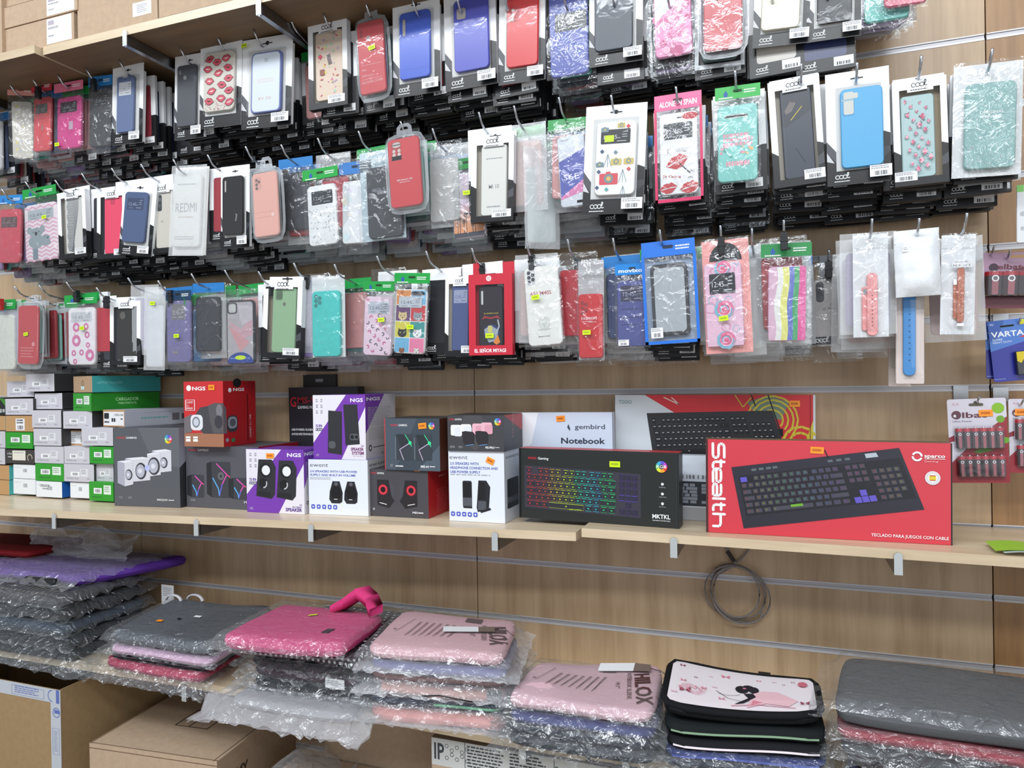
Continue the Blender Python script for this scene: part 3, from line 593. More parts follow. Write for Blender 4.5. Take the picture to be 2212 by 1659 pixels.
def blister(tc, bc, wpx, label, c, pic=None, Y=-.262, yaw=0, stick=None, rough=.4, grp='clear clamshell packs at the front of their hooks', tabw=.38, tabh=.13):
    root, w, h = place(tc, bc, wpx, Y, yaw, 'clamshell_phone_case'); tag(root, label, 'phone case', grp)
    zt = -h*tabh; bh = h-h*tabh; m = film('clamshell', .07, 1.0, .08, (225, 230, 236), bump=.08); E = film('clamshell_rim', .32, 1.2, .12, (225, 230, 236), bump=.1)
    mb = MB(); mb.rslab(0, zt-bh/2+.0, w*.84, bh*.93, -.013, -.0005, w*.13, m, .004)
    mb.build('clear_shell', root)
    mb = MB(); N = 28; P = []; Q = []                                   # flat rim around the shell
    for i in range(N):
        a = 2*math.pi*i/N; ca, sa = math.cos(a), math.sin(a); k = max(abs(ca)**2.6, 1e-9); e = (abs(ca)**5+abs(sa)**5)**(-.2)
        P.append((w/2*ca*e, 0, zt-bh/2+bh/2*sa*e)); Q.append((w*.42*ca*e, 0, zt-bh/2+bh*.455*sa*e))
    for i in range(N): j = (i+1) % N; mb.poly([P[i], P[j], Q[j], Q[i]], E)
    tw = w*tabw/2; O = [(-tw, zt-.002), (-tw*.9, zt*.35), (-tw*.5, -.001), (tw*.5, -.001), (tw*.9, zt*.35), (tw, zt-.002)]; I = [(-tw*.5, zt*.65), (-tw*.45, zt*.5), (-tw*.3, zt*.38), (tw*.3, zt*.38), (tw*.45, zt*.5), (tw*.5, zt*.65)]
    for i in range(5): mb.poly([(O[i][0], 0, O[i][1]), (O[i+1][0], 0, O[i+1][1]), (I[i+1][0], 0, I[i+1][1]), (I[i][0], 0, I[i][1])], E)
    mb.poly([(O[0][0], 0, O[0][1]), (I[0][0], 0, I[0][1]), (I[5][0], 0, I[5][1]), (O[5][0], 0, O[5][1])], E); mb.build('shell_rim', root)
    case_part(root, 0, zt-bh/2, w*.74, bh*.85, -.0105, c, pic, rough, .008)
    if stick: sticker(root, None, w*(stick[0]-.5), -.0138, -h*stick[1], rot=-8)
    return root
# ================================================================ hooks and what hangs on them
WIRE = M((198, 202, 208), .22, 1); CLIPM = M((30, 33, 36), .35); HD = .042
def hook(tip, row, label, clip=None, Yt=-.305, clipc=None):
    p = at(tip[0], tip[1], Yt); x, z = p.x, p.z-.028; zr = HOOKZ[row]-HD
    mb = MB(); r = .0026
    mb.tube([(x, -.003, zr), (x, -.03, zr+(z-zr)*.1), (x, Yt+.040, z), (x, Yt+.030, z+.0015), (x, Yt+.018, z+.008), (x, Yt, z+.028)], r, WIRE, 7)
    mb.box(x-.011, x+.011, -.0045, -.0015, zr-.010, zr+HD+.006, STEEL)
    root = tag(mb.build('display_hook'), label, 'hook', 'wire hooks of the %s row' % {1: 'top', 2: 'middle', 3: 'bottom'}[row])
    if clip:
        q = None; best = 9
        for i in range(60):
            Y = Yt+.02+i*.004; pz = z+(zr-z)*max(0, (Y-Yt-.04))/(-Yt-.04); pp = Vector((x, Y, pz))-CP
            sx = 1106+FPX*pp.dot(RT)/pp.dot(FW)
            if abs(sx-clip) < best: best = abs(sx-clip); q = (Y, pz)
        Y, pz = q; mb = MB(); m = clipc or CLIPM
        mb.box(x-.0065, x+.0065, Y-.006, Y+.006, pz-.004, pz+.007, m); mb.rslab(x, pz-.015, .013, .026, Y-.0065, Y+.0065, .003, m, .001); mb.box(x-.0075, x+.0075, Y-.0075, Y+.0075, pz-.011, pz-.006, m)
        mb.build('stop_clip', root)
    return root, x, z
# templates for the cases hanging behind ------------------------------
def t_cool(w, h, c, lu, low=.57, th=.009):
    mb = MB(); zm = -h*low; x0, x1 = -w/2, w/2
    for z0, z1, m in ((zm, 0, WHITE), (-h, zm, BLACK)):
        mb.poly([(x0, 0, z0), (x1, 0, z0), (x1, 0, z1), (x0, 0, z1)], m); mb.poly([(x0, th, z0), (x1, th, z0), (x1, th, z1), (x0, th, z1)], m)
        for x in (x0, x1): mb.poly([(x, 0, z0), (x, th, z0), (x, th, z1), (x, 0, z1)], m)
    mb.poly([(x0, 0, 0), (x1, 0, 0), (x1, th, 0), (x0, th, 0)], WHITE); mb.poly([(x0, 0, -h), (x1, 0, -h), (x1, th, -h), (x0, th, -h)], BLACK)
    F = Face(mb, (x0, 0, 0), (w, 0, 0), (0, 0, -h)); F.rr(.14, .13, .86, .87, .06, M(c, .3)); cool_logo(F, .13, .93, .2, WHITE)
    F.rect(lu, .875, min(lu+.33, 1), .965, PAPER); F.bars(lu+.05, .925, min(lu+.28, .98), .957, INK, 10)
    return mb
def t_bag(w, h, c, hd, film_=True):
    mb = MB(); mb.rslab(0, -h*.56, w*.78, h*.74, -.001, .008, .009, M(c, .3), .002, 3)
    if hd: mb.box(-w/2, w/2, .002, .003, -h*.13, 0, M(hd, .35))
    wrap_mesh(mb, -w/2, w/2, -h, -h*.12 if hd else 0, -.002, BAG if film_ else MILK, .002, 3, 6, int(w*1e4)); return mb
def t_blis(w, h, c):
    mb = MB(); mb.rslab(0, -h*.56, w*.72, h*.76, -.008, .0, .009, M(c, .3), .002, 3)
    E = film('clamshell_rim', .32, 1.2, .12, (225, 230, 236), bump=.1)
    for q in ((-.5, -.42, -1, -.1), (.42, .5, -1, -.1), (-.42, .42, -1, -.95), (-.42, .42, -.17, -.1), (-.16, .16, -.1, -.06), (-.12, .12, -.02, 0), (-.16, -.1, -.06, -.0), (.1, .16, -.06, 0)): mb.box(w*q[0], w*q[1], .0, .001, h*q[2], h*q[3], E)
    return mb
TPL = {'c': [t_cool(.106, .203, (60, 62, 70), .62), t_cool(.104, .208, (190, 186, 180), .6), t_cool(.108, .198, (52, 60, 100), .64, .60), t_cool(.102, .205, (44, 44, 50), .58, .55), t_cool(.106, .196, (150, 60, 70), .62), t_cool(.1, .2, (120, 126, 124), .64)],
       'b': [t_bag(.10, .2, (190, 48, 60), None), t_bag(.098, .195, (50, 66, 110), (40, 120, 190)), t_bag(.1, .19, (90, 190, 180), (30, 150, 70)), t_bag(.096, .2, (150, 120, 170), None), t_bag(.1, .205, (196, 196, 196), None), t_bag(.1, .192, (210, 150, 150), (30, 150, 70)), t_bag(.104, .2, (52, 54, 60), (40, 120, 190))],
       'm': [t_bag(.105, .205, (206, 206, 204), None, False), t_bag(.10, .2, (176, 180, 184), None, False), t_bag(.1, .198, (160, 140, 190), None, False), t_bag(.103, .2, (200, 150, 140), None, False)],
       'l': [t_blis(.10, .19, (70, 90, 90)), t_blis(.102, .186, (200, 60, 70)), t_blis(.1, .19, (60, 60, 70)), t_blis(.098, .19, (140, 190, 180))]}
TM = {}
for k, L in TPL.items():
    TM[k] = []
    for i, t in enumerate(L):
        o = t.build('phone_case_package'); TM[k].append((o.data, t)); bpy.data.objects.remove(o)
DEEP = MB(); NB = [0]
NAMES = {'c': 'boxed_phone_case', 'b': 'bagged_phone_case', 'm': 'bagged_phone_case', 'l': 'clamshell_phone_case'}
KINDS = {'c': 'boxed phone case', 'b': 'bagged phone case', 'm': 'milky bagged case', 'l': 'clamshell phone case'}
PLUR = {'c': 'boxed cases', 'b': 'bagged cases', 'm': 'milky bagged cases', 'l': 'clamshell cases'}
def behind(x, z, row, style, short, keep, Y0=-.243, Y1=-.028, step=.0138, dx=.008, dz=.008, yaw=.0, drop=0):
    rnd = random.Random(int(x*1e4)+row); Y = Y0; i = 0; zr = HOOKZ[row]-HD-.008
    keep = int(round(keep*.69))
    while Y < Y1:
        s = style[i % len(style)] if len(style) < 9 else style[min(i, len(style)-1)]; n = rnd.randrange(len(TM[s])); me, t = TM[s][n]
        xx = x+rnd.uniform(-dx, dx); zz = zr+(z-zr)*max(0, -Y/.262)+.012+rnd.uniform(-dz, dz)-drop; ph = rnd.uniform(-.03, .03); yw = yaw+rnd.uniform(-.05, .05)
        if i < keep:
            o = bpy.data.objects.new(NAMES[s], me); COL.objects.link(o); o.location = (xx, Y, zz); o.rotation_euler = (0, ph, yw); NB[0] += 1
            tag(o, '%s hanging behind the %s' % (KINDS[s], short), 'phone case', '%s behind the %s' % (PLUR[s], short))
        else:
            Mt = Matrix.Translation((xx, Y, zz)) @ Matrix.Rotation(yw, 4, 'Z') @ Matrix.Rotation(ph, 4, 'Y'); n0 = len(DEEP.v)
            DEEP.v += [tuple(Mt @ Vector(p)) for p in t.v]; DEEP.f += [tuple(q+n0 for q in f) for f in t.f]; DEEP.m += [DEEP.mi(t.mats[q]) for q in t.m]; DEEP.sm += t.sm
        Y += step*rnd.uniform(.8, 1.2)*(1.0 if s != 'c' else .95); i += 1
def H(tip, row, short, clip=None, style='c', keep=3, **k):
    cc = k.pop('clipc', None); Yt = k.pop('Yt', -.305)
    r, x, z = hook(tip, row, 'chrome wire hook holding up the ' + short, clip, Yt, cc)
    if style: behind(x, z, row, style, short, keep, **k)
    return x, z
SLATE = (58, 60, 68); NAVY = (74, 92, 132)
# ---- top row
H((-60, 205), 1, 'cases hidden beyond the left edge, top row', style='bbc', keep=2)
H((18, 178), 1, 'pearl bag in the top left corner', style='bb', keep=4)
bag((46, 186), (50, 350), 34, 'narrow pearl and yellow bagged case turned sideways at the far left of the top row', (206, 200, 190), scatter([(226, 220, 120), (190, 190, 200)], 12, .04, .1, 2), hd=(232, 160, 150), yaw=.5, house=False, cs=(.12, .2, .88, .95))
H((68, 167), 1, 'salmon flip case with a small window', 84, 'bbl', 3)
bag((92, 178), (90, 336), 45, 'glossy salmon flip case with small dark window in a red topped bag', (222, 84, 92), lambda F, c: (win(F, .1, .12, .85, .3, (90, 84, 84), (150, 140, 140)), F.rect(.5, .52, .6, .62, M((170, 120, 120), .3))), hd=(206, 52, 70), rough=.22, flip=True, house=False)
H((123, 160), 1, 'hot pink flip case', style='bbc', keep=3)
bag((150, 178), (149, 330), 64, 'hot pink flip case with dark clock window and pink bag top', (216, 62, 140), lambda F, c: (win(F, .12, .09, .85, .3, (52, 40, 52), (160, 170, 176)), F.rect(.5, .48, .68, .64, M((200, 170, 190), .3)), F.rect(0, .66, 1, .663, M((170, 40, 110), .4))), hd=(232, 120, 150), flip=True, stick=(.2, .88), rough=.45, house=False)
H((185, 147), 1, 'charcoal flip case under a blue bag top', 202, 'bbc', 3)
bag((219, 165), (214, 333), 52, 'charcoal flip case in a crinkled bag with bright blue top', (58, 58, 62), lambda F, c: win(F, .14, .08, .86, .3, (50, 50, 54), (130, 134, 140)), hd=(40, 130, 200), flip=True, rough=.55, house=False, cs=(.06, .16, .94, .9))
x, z = H((257, 130), 1, 'boxed slate blue flip case', style='c', keep=7, Y0=-.238, step=.026, dx=.002, dz=.002, yaw=.1)
coolB((277, 140), (274, 311), 67, 'boxed slate blue flip case with pale clock window, leftmost carton of the top row', (96, 112, 152), lambda F, c: (win(F, .12, .10, .88, .34, (206, 208, 216), (120, 126, 140)), F.rr(.35, -.0, .65, .02, .03, M((230, 230, 232), .4))), flip=True, fit=(.12, .03, .86, 1.0), Y=-.266)
H((330, 102), 1, 'cartons with their edges fanned out', style='c', keep=0, Y0=-.17)
H((388, 102), 1, 'boxed dark grey case left of the lips print', style='c', keep=6)
coolB((410, 118), (408, 300), 64, 'boxed dark grey case tucked behind the left edge of the lips print carton', (72, 74, 82), lambda F, c: (F.ell(.42, .2, .09, M((150, 150, 154), .4)), F.rr(.1, .06, .2, .14, .05, M((120, 122, 130), .4))), Y=-.258, fit=(.03, .0, .9, 1.0))
H((468, 77), 1, 'boxed clear case printed with red lips', style='c', keep=6)
coolB((478, 83), (475, 274), 90, 'boxed clear case printed with red lips', (212, 206, 196), lips, Y=-.268, fit=(.0, .04, 1, .96), bar=False, rough=.3)
H((547, 64), 1, 'boxed clear case with blue rim', style='c', keep=6)
coolB((578, 80), (574, 275), 108, 'boxed clear case with blue rim and a yellow price sticker at the carton top', (100, 112, 170), lambda F, c: (F.rr(.035, .015, .965, .985, .12, M((216, 224, 236), .35)), F.ring(.5, .13, .05, .02, GREYINK), F.text('RY 7X', .26, .8, .05, M((206, 160, 140), .5), w=.44), F.lines(.2, .44, .8, .52, 2, M((226, 214, 212), .5), .6, 3)), fit=(.12, .06, .94, .98), stick=(.09, .08), Y=-.266)
H((625, 35), 1, 'bare wire end left of the candy print case', style='bcc', keep=4, Y0=-.2)
H((698, 28), 1, 'boxed candy print case', style='c', keep=6)
coolA((706, 34), (709, 232), 84, 'boxed clear case with candy and cake print, leaning a little', (222, 200, 182), candy, tab=.07, bar=(.5, .93), low=.62, fit=(.04, 0, .98, .97))
H((788, 2), 1, 'red silicone case in a clear shell', style='lcc', keep=6)
def rmsil(F, c):
    camdots(F, c, ((.14, .12), (.14, .18)), .05, (150, 46, 60)); F.ell(.42, .23, .09, M((190, 160, 160), .4)); L_ = M((236, 190, 190), .5)
    for v in (.60, .80): F.rect(.1, v, .88, v+.004, L_)
    F.text('Silky', .1, .68, .03, L_); F.text('Soft-touch', .1, .76, .03, L_); F.text('SILICONE COVER', .08, .86, .035, L_, w=.84)
blister((800, 8), (812, 218), 76, 'red silicone cover in a clear hang tab shell with lime price sticker', (204, 46, 56), rmsil, stick=(.55, .48), Y=-.27)
H((890, -4), 1, 'boxed metallic blue case', style='c', keep=7)
coolB((898, -4), (900, 205), 102, 'boxed metallic blue case with tall camera slot', (72, 100, 205), lambda F, c: (camhole(F, c, .10, .09, .1, .26, (180, 176, 170)), F.rect(0, .17, 1, .174, M((60, 84, 180), .3)), F.rect(0, .86, 1, .864, M((60, 84, 180), .3))), rough=.22, fit=(.05, .02, .93, .97))
H((985, -12), 1, 'boxed violet blue silicone case', style='c', keep=7)
coolB((1013, -24), (1018, 189), 112, 'boxed violet blue silicone case with square camera hole', (84, 88, 190), lambda F, c: cam1(F, c, .06, .10, .32, .18, (176, 170, 168)), rough=.25, fit=(.1, -.03, 1.0, .97))
H((1088, -18), 1, 'boxed red silicone case near top centre', style='c', keep=7)
coolB((1128, -30), (1126, 178), 100, 'boxed red silicone case with three lens openings, top row centre', (212, 50, 54), lambda F, c: (F.rr(.07, .14, .40, .36, .06, M((186, 44, 50), .4)), camdots(F, (190, 46, 50), ((.18, .19), (.18, .26), (.18, .33)), .05)), rough=.25, fit=(.08, -.03, 1.0, .98))
H((1215, -25), 1, 'indigo flip case in crinkled film', style='bbl', keep=5, drop=-.03)
bag((1222, -50), (1228, 168), 92, 'indigo flip case with black clock window in crinkled film, top row', (70, 84, 176), lambda F, c: win(F, .14, .32, 1.0, .52, (28, 30, 38), (220, 222, 230), 1), hd=(226, 90, 120), rough=.25, cs=(.08, .06, .98, .98), house=False)
H((1320, -30), 1, 'boxed graphite case in the top row', style='cccb', keep=6, drop=-.035)
coolB((1330, -66), (1330, 138), 116, 'boxed graphite grey case at the top, right of the indigo flip case', (78, 84, 94), None, rough=.4, fit=(-.03, 0, .93, 1.0))
H((1440, -34), 1, 'pink marble case', style='bblc', keep=6, drop=-.055)
bag((1450, -80), (1458, 124), 88, 'pink and white marble case in clear film at the top edge', (232, 140, 190), marble, hd=(226, 110, 150), rough=.2, cs=(.02, .08, .94, .98))
H((1545, -38), 1, 'glossy red case in the top row', style='lcb', keep=6, drop=-.05)
blister((1562, -100), (1562, 126), 112, 'glossy red case in a knobbly white edged shell at the top edge', (206, 46, 58), None, rough=.15, Y=-.27)
H((1668, -42), 1, 'boxed cream case', style='cbc', keep=6, drop=-.055)
coolB((1694, -112), (1685, 98), 122, 'boxed glossy cream case at the top edge', (232, 226, 206), None, rough=.15, fit=(0, 0, .93, .98))
H((1790, -50), 1, 'boxed black case at the top edge', style='cbb', keep=6, drop=-.055)
coolB((1802, -120), (1800, 84), 118, 'boxed black case at the top edge, rightmost carton of the top row', (48, 50, 56), None, rough=.4)
H((1925, -60), 1, 'pink case above the bare grey wall', style='bblb', keep=8, step=.012, drop=-.125)
bag((1952, -190), (1948, 22), 116, 'glossy pink case bottom in clear film above the bare slat wall', (226, 90, 120), None, rough=.15, cs=(.16, .1, .98, .95))
# ---- middle row
H((-62, 430), 2, 'cases hidden beyond the left edge, middle row', style='bb', keep=1)
H((3, 408), 2, 'rose red flip case', style='bbm', keep=3)
bag((24, 422), (20, 568), 56, 'rose red flip case under a blue bag top, cut by the left edge', (210, 70, 88), lambda F, c: win(F, .1, .14, .86, .34, (96, 66, 70), (150, 130, 134)), hd=(40, 130, 200), flip=True, cs=(.06, .2, .9, 1.0))
H((54, 392), 2, 'koala flip case', style='bbc', keep=2)
bag((86, 405), (92, 562), 74, 'flip case with grey koalas on pink zigzags under a green bag top', (240, 226, 232), koala, hd=(30, 152, 66), flip=True, stick=(.68, .43), cs=(.02, .22, .98, 1.0))
H((119, 389), 2, 'boxed zebra pattern case', style='c', keep=4)
coolA((152, 402), (158, 557), 60, 'boxed silvery zebra pattern case', (208, 206, 202), zebra, bar=(.58, .97), low=.62)
coolA((200, 424), (208, 565), 52, 'boxed clear grey case half hidden between zebra and coral cartons', (150, 150, 142), None, Y=-.235, bar=None, backing=(150, 146, 132), low=.8)
H((176, 374), 2, 'boxed coral pink case', style='c', keep=4)
coolA((240, 400), (240, 558), 62, 'boxed coral pink silicone case', (236, 70, 104), lambda F, c: F.rr(.35, .03, .62, .13, .06, M((200, 60, 90), .4)), bar=(.6, 1.0), low=.6, Y=-.25)
H((241, 363), 2, 'boxed tilted navy flip case', style='c', keep=5)
coolB((304, 395), (291, 552), 72, 'boxed navy flip case tilted to the left, middle row', NAVY, lambda F, c: win(F, .12, .11, .88, .35, (60, 72, 104), (150, 162, 186)), flip=True, fit=(.0, .0, .92, .95), Y=-.255)
H((304, 354), 2, 'boxed pale clear case beside the milky bag', style='c', keep=4)
coolA((350, 388), (352, 546), 62, 'boxed pale clear case with dark camera bar, partly behind the milky white bag', (206, 200, 190), lambda F, c: (F.rr(.08, .05, .36, .34, .08, M((60, 62, 66), .4)), F.ell(.22, .13, .09, M((110, 112, 118), .3)), F.ell(.22, .24, .07, M((90, 92, 98), .3)), F.text('MI', .3, .55, .04, GREYINK)), Y=-.25, bar=None)
H((374, 344), 2, 'milky bag with big grey letters', style='mmb', keep=5)
bag((410, 357), (402, 553), 76, 'milky white zip bag with large grey letters over a clear case', (232, 232, 228), lambda F, c: (F.lines(.15, .12, .85, .16, 1, GREYINK, .5, 3), F.text('REDMI', .1, .52, .13, M((120, 122, 128), .5), w=.78), F.lines(.2, .58, .8, .62, 1, M((190, 170, 150), .5), .5, 4), F.lines(.1, .86, .85, .92, 2, GREYINK, .5, 4)), mat=MILK, cs=(.06, .1, .86, .9), back=(226, 226, 224))
H((448, 334), 2, 'boxed glossy black case', style='cb', keep=5)
coolB((508, 358), (508, 536), 62, 'boxed glossy black case with a tall slot, middle row left', (40, 38, 40), lambda F, c: (camhole(F, c, .12, .06, .07, .2, (190, 180, 176)), F.text('cool', .72, .78, .05, M((190, 180, 180), .4), rot=-80)), rough=.12, fit=(-.02, .0, .95, .97), Y=-.262)
H((530, 316), 2, 'pale pink silicone case in a clear shell', style='lll', keep=5)
blister((574, 338), (583, 524), 72, 'pale pink silicone case in a clear shell with rounded hang tab', (238, 176, 162), lambda F, c: (F.rr(.08, .05, .36, .27, .1, M((222, 164, 152), .4)), camdots(F, (190, 150, 140), ((.17, .10), (.17, .17), (.17, .23), (.27, .13)), .045, (110, 90, 90)), F.rect(.1, .62, .9, .623, M((226, 160, 150), .4)), F.rect(.1, .7, .9, .703, M((226, 160, 150), .4)), F.ell(.8, .68, .07, M((244, 206, 196), .3))), Y=-.272)
H((607, 312), 2, 'white leaf print flip case', style='bbm', keep=3)
bag((692, 364), (700, 540), 78, 'white flip case with small leaves under a green bag top', (236, 238, 240), lambda F, c: (win(F, .14, .09, .9, .32, (46, 50, 58), (150, 156, 162)), scatter([(110, 116, 116), (150, 160, 156), (200, 190, 200)], 60, .022, .036, 4, .38, .97, 'leaf')(F, c)), hd=(32, 158, 64), flip=True, Y=-.25)
H((686, 298), 2, 'iridescent white case', style='bmb', keep=3)
bag((768, 350), (768, 550), 72, 'iridescent white case in a clear bag with blue top', (232, 234, 238), scatter([(226, 220, 236), (214, 232, 238), (244, 236, 220)], 10, .08, .2, 4), hd=(56, 120, 190), Y=-.245, cs=(.1, .2, .9, .88), house=False)
H((774, 283), 2, 'black flip case in a pale blue tinted bag', style='bmb', keep=4)
bag((818, 320), (826, 520), 98, 'black flip case with faint lettering in a pale blue tinted zip bag', (54, 58, 64), lambda F, c: (F.text('case', .14, .34, .07, M((120, 128, 136), .5), w=.6), F.rect(.5, .03, .72, .036, GREYINK)), zip_=True, back=(196, 214, 224), cs=(.2, .2, .96, .97), Y=-.258, rough=.5)
H((865, 262), 2, 'large red silicone case in front', style='llb', keep=5, Y0=-.255)
def note11(F, c):
    F.rr(.10, .03, .44, .145, .1, M((176, 40, 48), .4)); F.rr(.14, .04, .42, .12, .09, M((196, 186, 180), .4)); camdots(F, (180, 40, 48), ((.19, .17), (.36, .17), (.19, .225), (.36, .225)), .055, (214, 196, 190)); F.rr(.1, .255, .44, .295, .1, M((190, 42, 50), .4))
    F.text('RM Note11 4G', .24, .62, .022, WHITE, w=.5, bold=1); F.text('Silicone Case', .32, .65, .014, WHITE, w=.34, bold=1)
blister((872, 266), (884, 461), 92, 'large red silicone case in a clear shell, hanging furthest forward in the middle row', (206, 36, 44), note11, Y=-.292, tabh=.11)
H((934, 277), 2, 'palm tree sunset case', style='bmb', keep=3)
bag((1008, 342), (1016, 520), 74, 'case with palm trees at sunset under a green bag top', (206, 190, 204), palms, hd=(34, 130, 60), stick=(.5, .43), Y=-.24, cs=(.03, .17, .95, .96), house=False)
H((1034, 242), 2, 'boxed clear case marked MI 10', style='ccb', keep=6, step=.018, dx=.002, yaw=.06)
coolA((1064, 282), (1062, 478), 92, 'boxed white clear case reading MI 10 in the middle row', (222, 221, 216), lambda F, c: (F.lines(.18, .18, .9, .21, 1, GREYINK, .5, 3), F.text('MI 10', .3, .62, .06, M((140, 142, 146), .5), w=.42, bold=1), F.lines(.22, .87, .8, .91, 1, GREYINK, .5, 4)), tab=.065, bar=(.5, .95), low=.56, Y=-.27)
H((1110, 228), 2, 'cloudy bag with a teal edge', style='mbbm', keep=7, step=.017)
bag((1168, 318), (1172, 538), 62, 'cloudy zip bag turned sideways showing a teal case edge', (176, 190, 190), None, mat=MILK, Y=-.235, yaw=.6)
H((1207, 210), 2, 'bag lettered S6E', style='bbm', keep=5)
def s6e(F, c):
    F.poly([(0, .35), (1, .20), (1, .62), (0, .86)], M((84, 92, 176), .4)); F.poly([(0, .86), (1, .62), (1, .80), (0, .9)], M((220, 130, 180), .4)); F.text('S6E', .14, .62, .08, M((226, 228, 240), .5), w=.6); F.text('PREMIUM', .1, .06, .02, GREYINK); F.rr(.6, .93, .85, .97, .1, GREYINK)
bag((1228, 258), (1240, 450), 66, 'narrow bag with blue and pink panel lettered S6E', (216, 222, 232), s6e, mat=BAG, zip_=True, cs=(.08, .18, .98, .98), Y=-.262)
H((1320, 205), 2, 'boxed camera print flip case', style='cbcb', keep=6)
coolB((1332, 226), (1322, 462), 132, 'boxed white flip case with camera print in the middle row', (238, 239, 240), cameras, flip=True, fit=(.10, .06, .98, .97), win_=(.13, .12, .88, .86), Y=-.275)
H((1460, 187), 2, 'white lip print flip case with pink top', style='cbc', keep=6)
bag((1464, 203), (1468, 436), 104, 'white flip case with red kisses under a pink lettered bag top', (240, 240, 242), kisses, hd=(232, 96, 146), htext='ALONE IN SPAIN', flip=True, cs=(.10, .17, .90, .93), Y=-.272, rim=(206, 50, 100), house=False, hh=.145)
H((1588, 152), 2, 'mint case with pink world map', style='ccbl', keep=6)
bag((1593, 186), (1594, 396), 100, 'mint green case with pink letters and map under a green bag top', (132, 208, 200), worlds, hd=(24, 168, 62), cs=(.06, .19, .93, .98), Y=-.268, rough=.3)
H((1731, 137), 2, 'boxed dark wallet case', style='ccb', keep=6)
coolA((1712, 160), (1728, 400), 112, 'boxed dark grey wallet case with diagonal stitched flap', (66, 70, 82), lambda F, c: (F.poly([(0, .0), (1, 0), (1, .26), (.1, .42), (0, .40)], M((54, 57, 68), .4)), F.poly([(.1, .23), (.3, .13), (.5, .15), (.35, .24), (.15, .27)], M((120, 112, 110), .5)), F.line([(.3, .34), (.7, .2)], .025, M((214, 190, 60), .5)), F.line([(.4, .66), (.7, .84)], .04, M((44, 46, 56), .5)), F.line([(.04, .02), (.06, .98)], .01, M((96, 98, 110), .5))), tab=.04, bar=(.6, 1.0), low=.66, rough=.3, Y=-.27, cm=None)
H((1852, 135), 2, 'boxed sky blue case', style='c', keep=6)
coolB((1850, 152), (1856, 396), 138, 'boxed sky blue silicone case', (88, 172, 222), lambda F, c: (F.rr(.03, .05, .33, .34, .06, M((70, 150, 200), .4)), F.rr(.06, .03, .31, .32, .05, M((206, 206, 200), .4)), F.rect(.0, .12, .31, .145, M((150, 180, 196), .4)), F.rr(.26, .05, .42, .12, .03, M((206, 206, 200), .4))), win_=(.15, .13, .885, .875), fit=(.10, .05, 1.0, .99), Y=-.272)
H((1991, 120), 2, 'boxed rose print case', style='c', keep=6)
coolA((1984, 158), (1992, 398), 118, 'boxed pale blue case with small roses', (176, 202, 204), floral, tab=.05, bar=(-.0, .42), low=.66, Y=-.268, fit=(.02, .06, .86, 1.0), backing=(168, 150, 124))
H((2144, 105), 2, 'large glitter case', style='ccm', keep=6)
bag((2138, 130), (2132, 382), 158, 'large zip bag with sparkling teal glitter case at the right edge', (150, 190, 188), glitter, mat=BAG, cs=(.17, .19, .88, .93), Y=-.27, zip_=False, back=(222, 224, 226), rough=.15)
# ---- bottom row
H((-70, 640), 3, 'cases hidden beyond the left edge, bottom row', style='bm', keep=1)
H((-25, 628), 3, 'pale bag cut by the left edge, bottom row', 2, 'mb', 2, clipc=M((196, 40, 50), .4))
bag((8, 648), (10, 808), 56, 'pale clear bagged case with green top cut by the left edge', (222, 224, 214), None, hd=(30, 150, 66), Y=-.25, mat=BAG, house=False)
H((30, 618), 3, 'red case in reflective clear shell', style='llb', keep=4, step=.02)
blister((68, 640), (66, 798), 58, 'red case in a shiny clear shell at the far left of the bottom row', (204, 44, 52), lambda F, c: (F.lines(.15, .72, .85, .92, 4, M((230, 140, 140), .5), .3, 3), F.ell(.8, .66, .08, M((230, 150, 150), .4))), stick=(.47, .52), rough=.12, tabh=.06, Y=-.262)
H((84, 616), 3, 'empty stretch between red shell and donut print', style='bb', keep=3, Y0=-.15)
H((143, 609), 3, 'donut print flip case', 165, 'bbc', 3)
bag((176, 637), (177, 788), 72, 'flip case with pink donuts under a green bag top', (242, 236, 242), donuts, hd=(30, 154, 66), flip=True, stick=(.6, .48), cs=(.10, .18, .9, 1.0), Y=-.255)
coolB((226, 640), (228, 785), 50, 'boxed dull red case half hidden left of the glossy black carton', (186, 52, 66), None, Y=-.238, bar=False, fit=(.1, .05, 1, .95))
H((208, 621), 3, 'boxed glossy black case, bottom row', 230, 'ccb', 3)
coolA((270, 640), (270, 788), 66, 'boxed glossy black case with white reflections, bottom row', (46, 44, 42), lambda F, c: F.ell(.25, .15, .16, M((96, 92, 88), .3)), rough=.08, low=.62, bar=(.45, .9), Y=-.252)
H((276, 600), 3, 'narrow silvery zip bag', style='mb', keep=4)
bag((336, 620), (334, 800), 46, 'narrow silvery white zip bag in the bottom row', (214, 218, 226), None, zip_=True, mat=MILK, stick=(.5, .2), cs=(.1, .22, .9, .96), Y=-.262)
H((341, 606), 3, 'purple flip case', 369, 'bbb', 5, step=.02)
bag((386, 628), (388, 786), 58, 'muted purple flip case with grey window and small diamonds', (118, 112, 160), lambda F, c: (win(F, .2, .06, .8, .32, (120, 118, 124), (180, 180, 190)), [F.ell(.84, v, .05, M((170, 166, 200), .4), n=4) for v in (.25, .36, .48)], F.rect(.1, .78, .9, .784, GREYINK), F.text('CASE', .25, .86, .03, M((200, 190, 60), .5)), F.rr(.04, .02, .13, .1, .02, M((40, 60, 50), .4))), hd=(30, 60, 90), flip=True, stick=(.5, .62), cs=(.04, .12, .92, .98), house=False, Y=-.258)
bag((440, 640), (446, 790), 40, 'thin sideways bag with blue and teal edge right of the purple flip case', (60, 120, 170), None, hd=(30, 150, 66), yaw=.9, Y=-.22, house=False)
H((413, 591), 3, 'clear case with pink diamond facets', 475, 'bmb', 4)
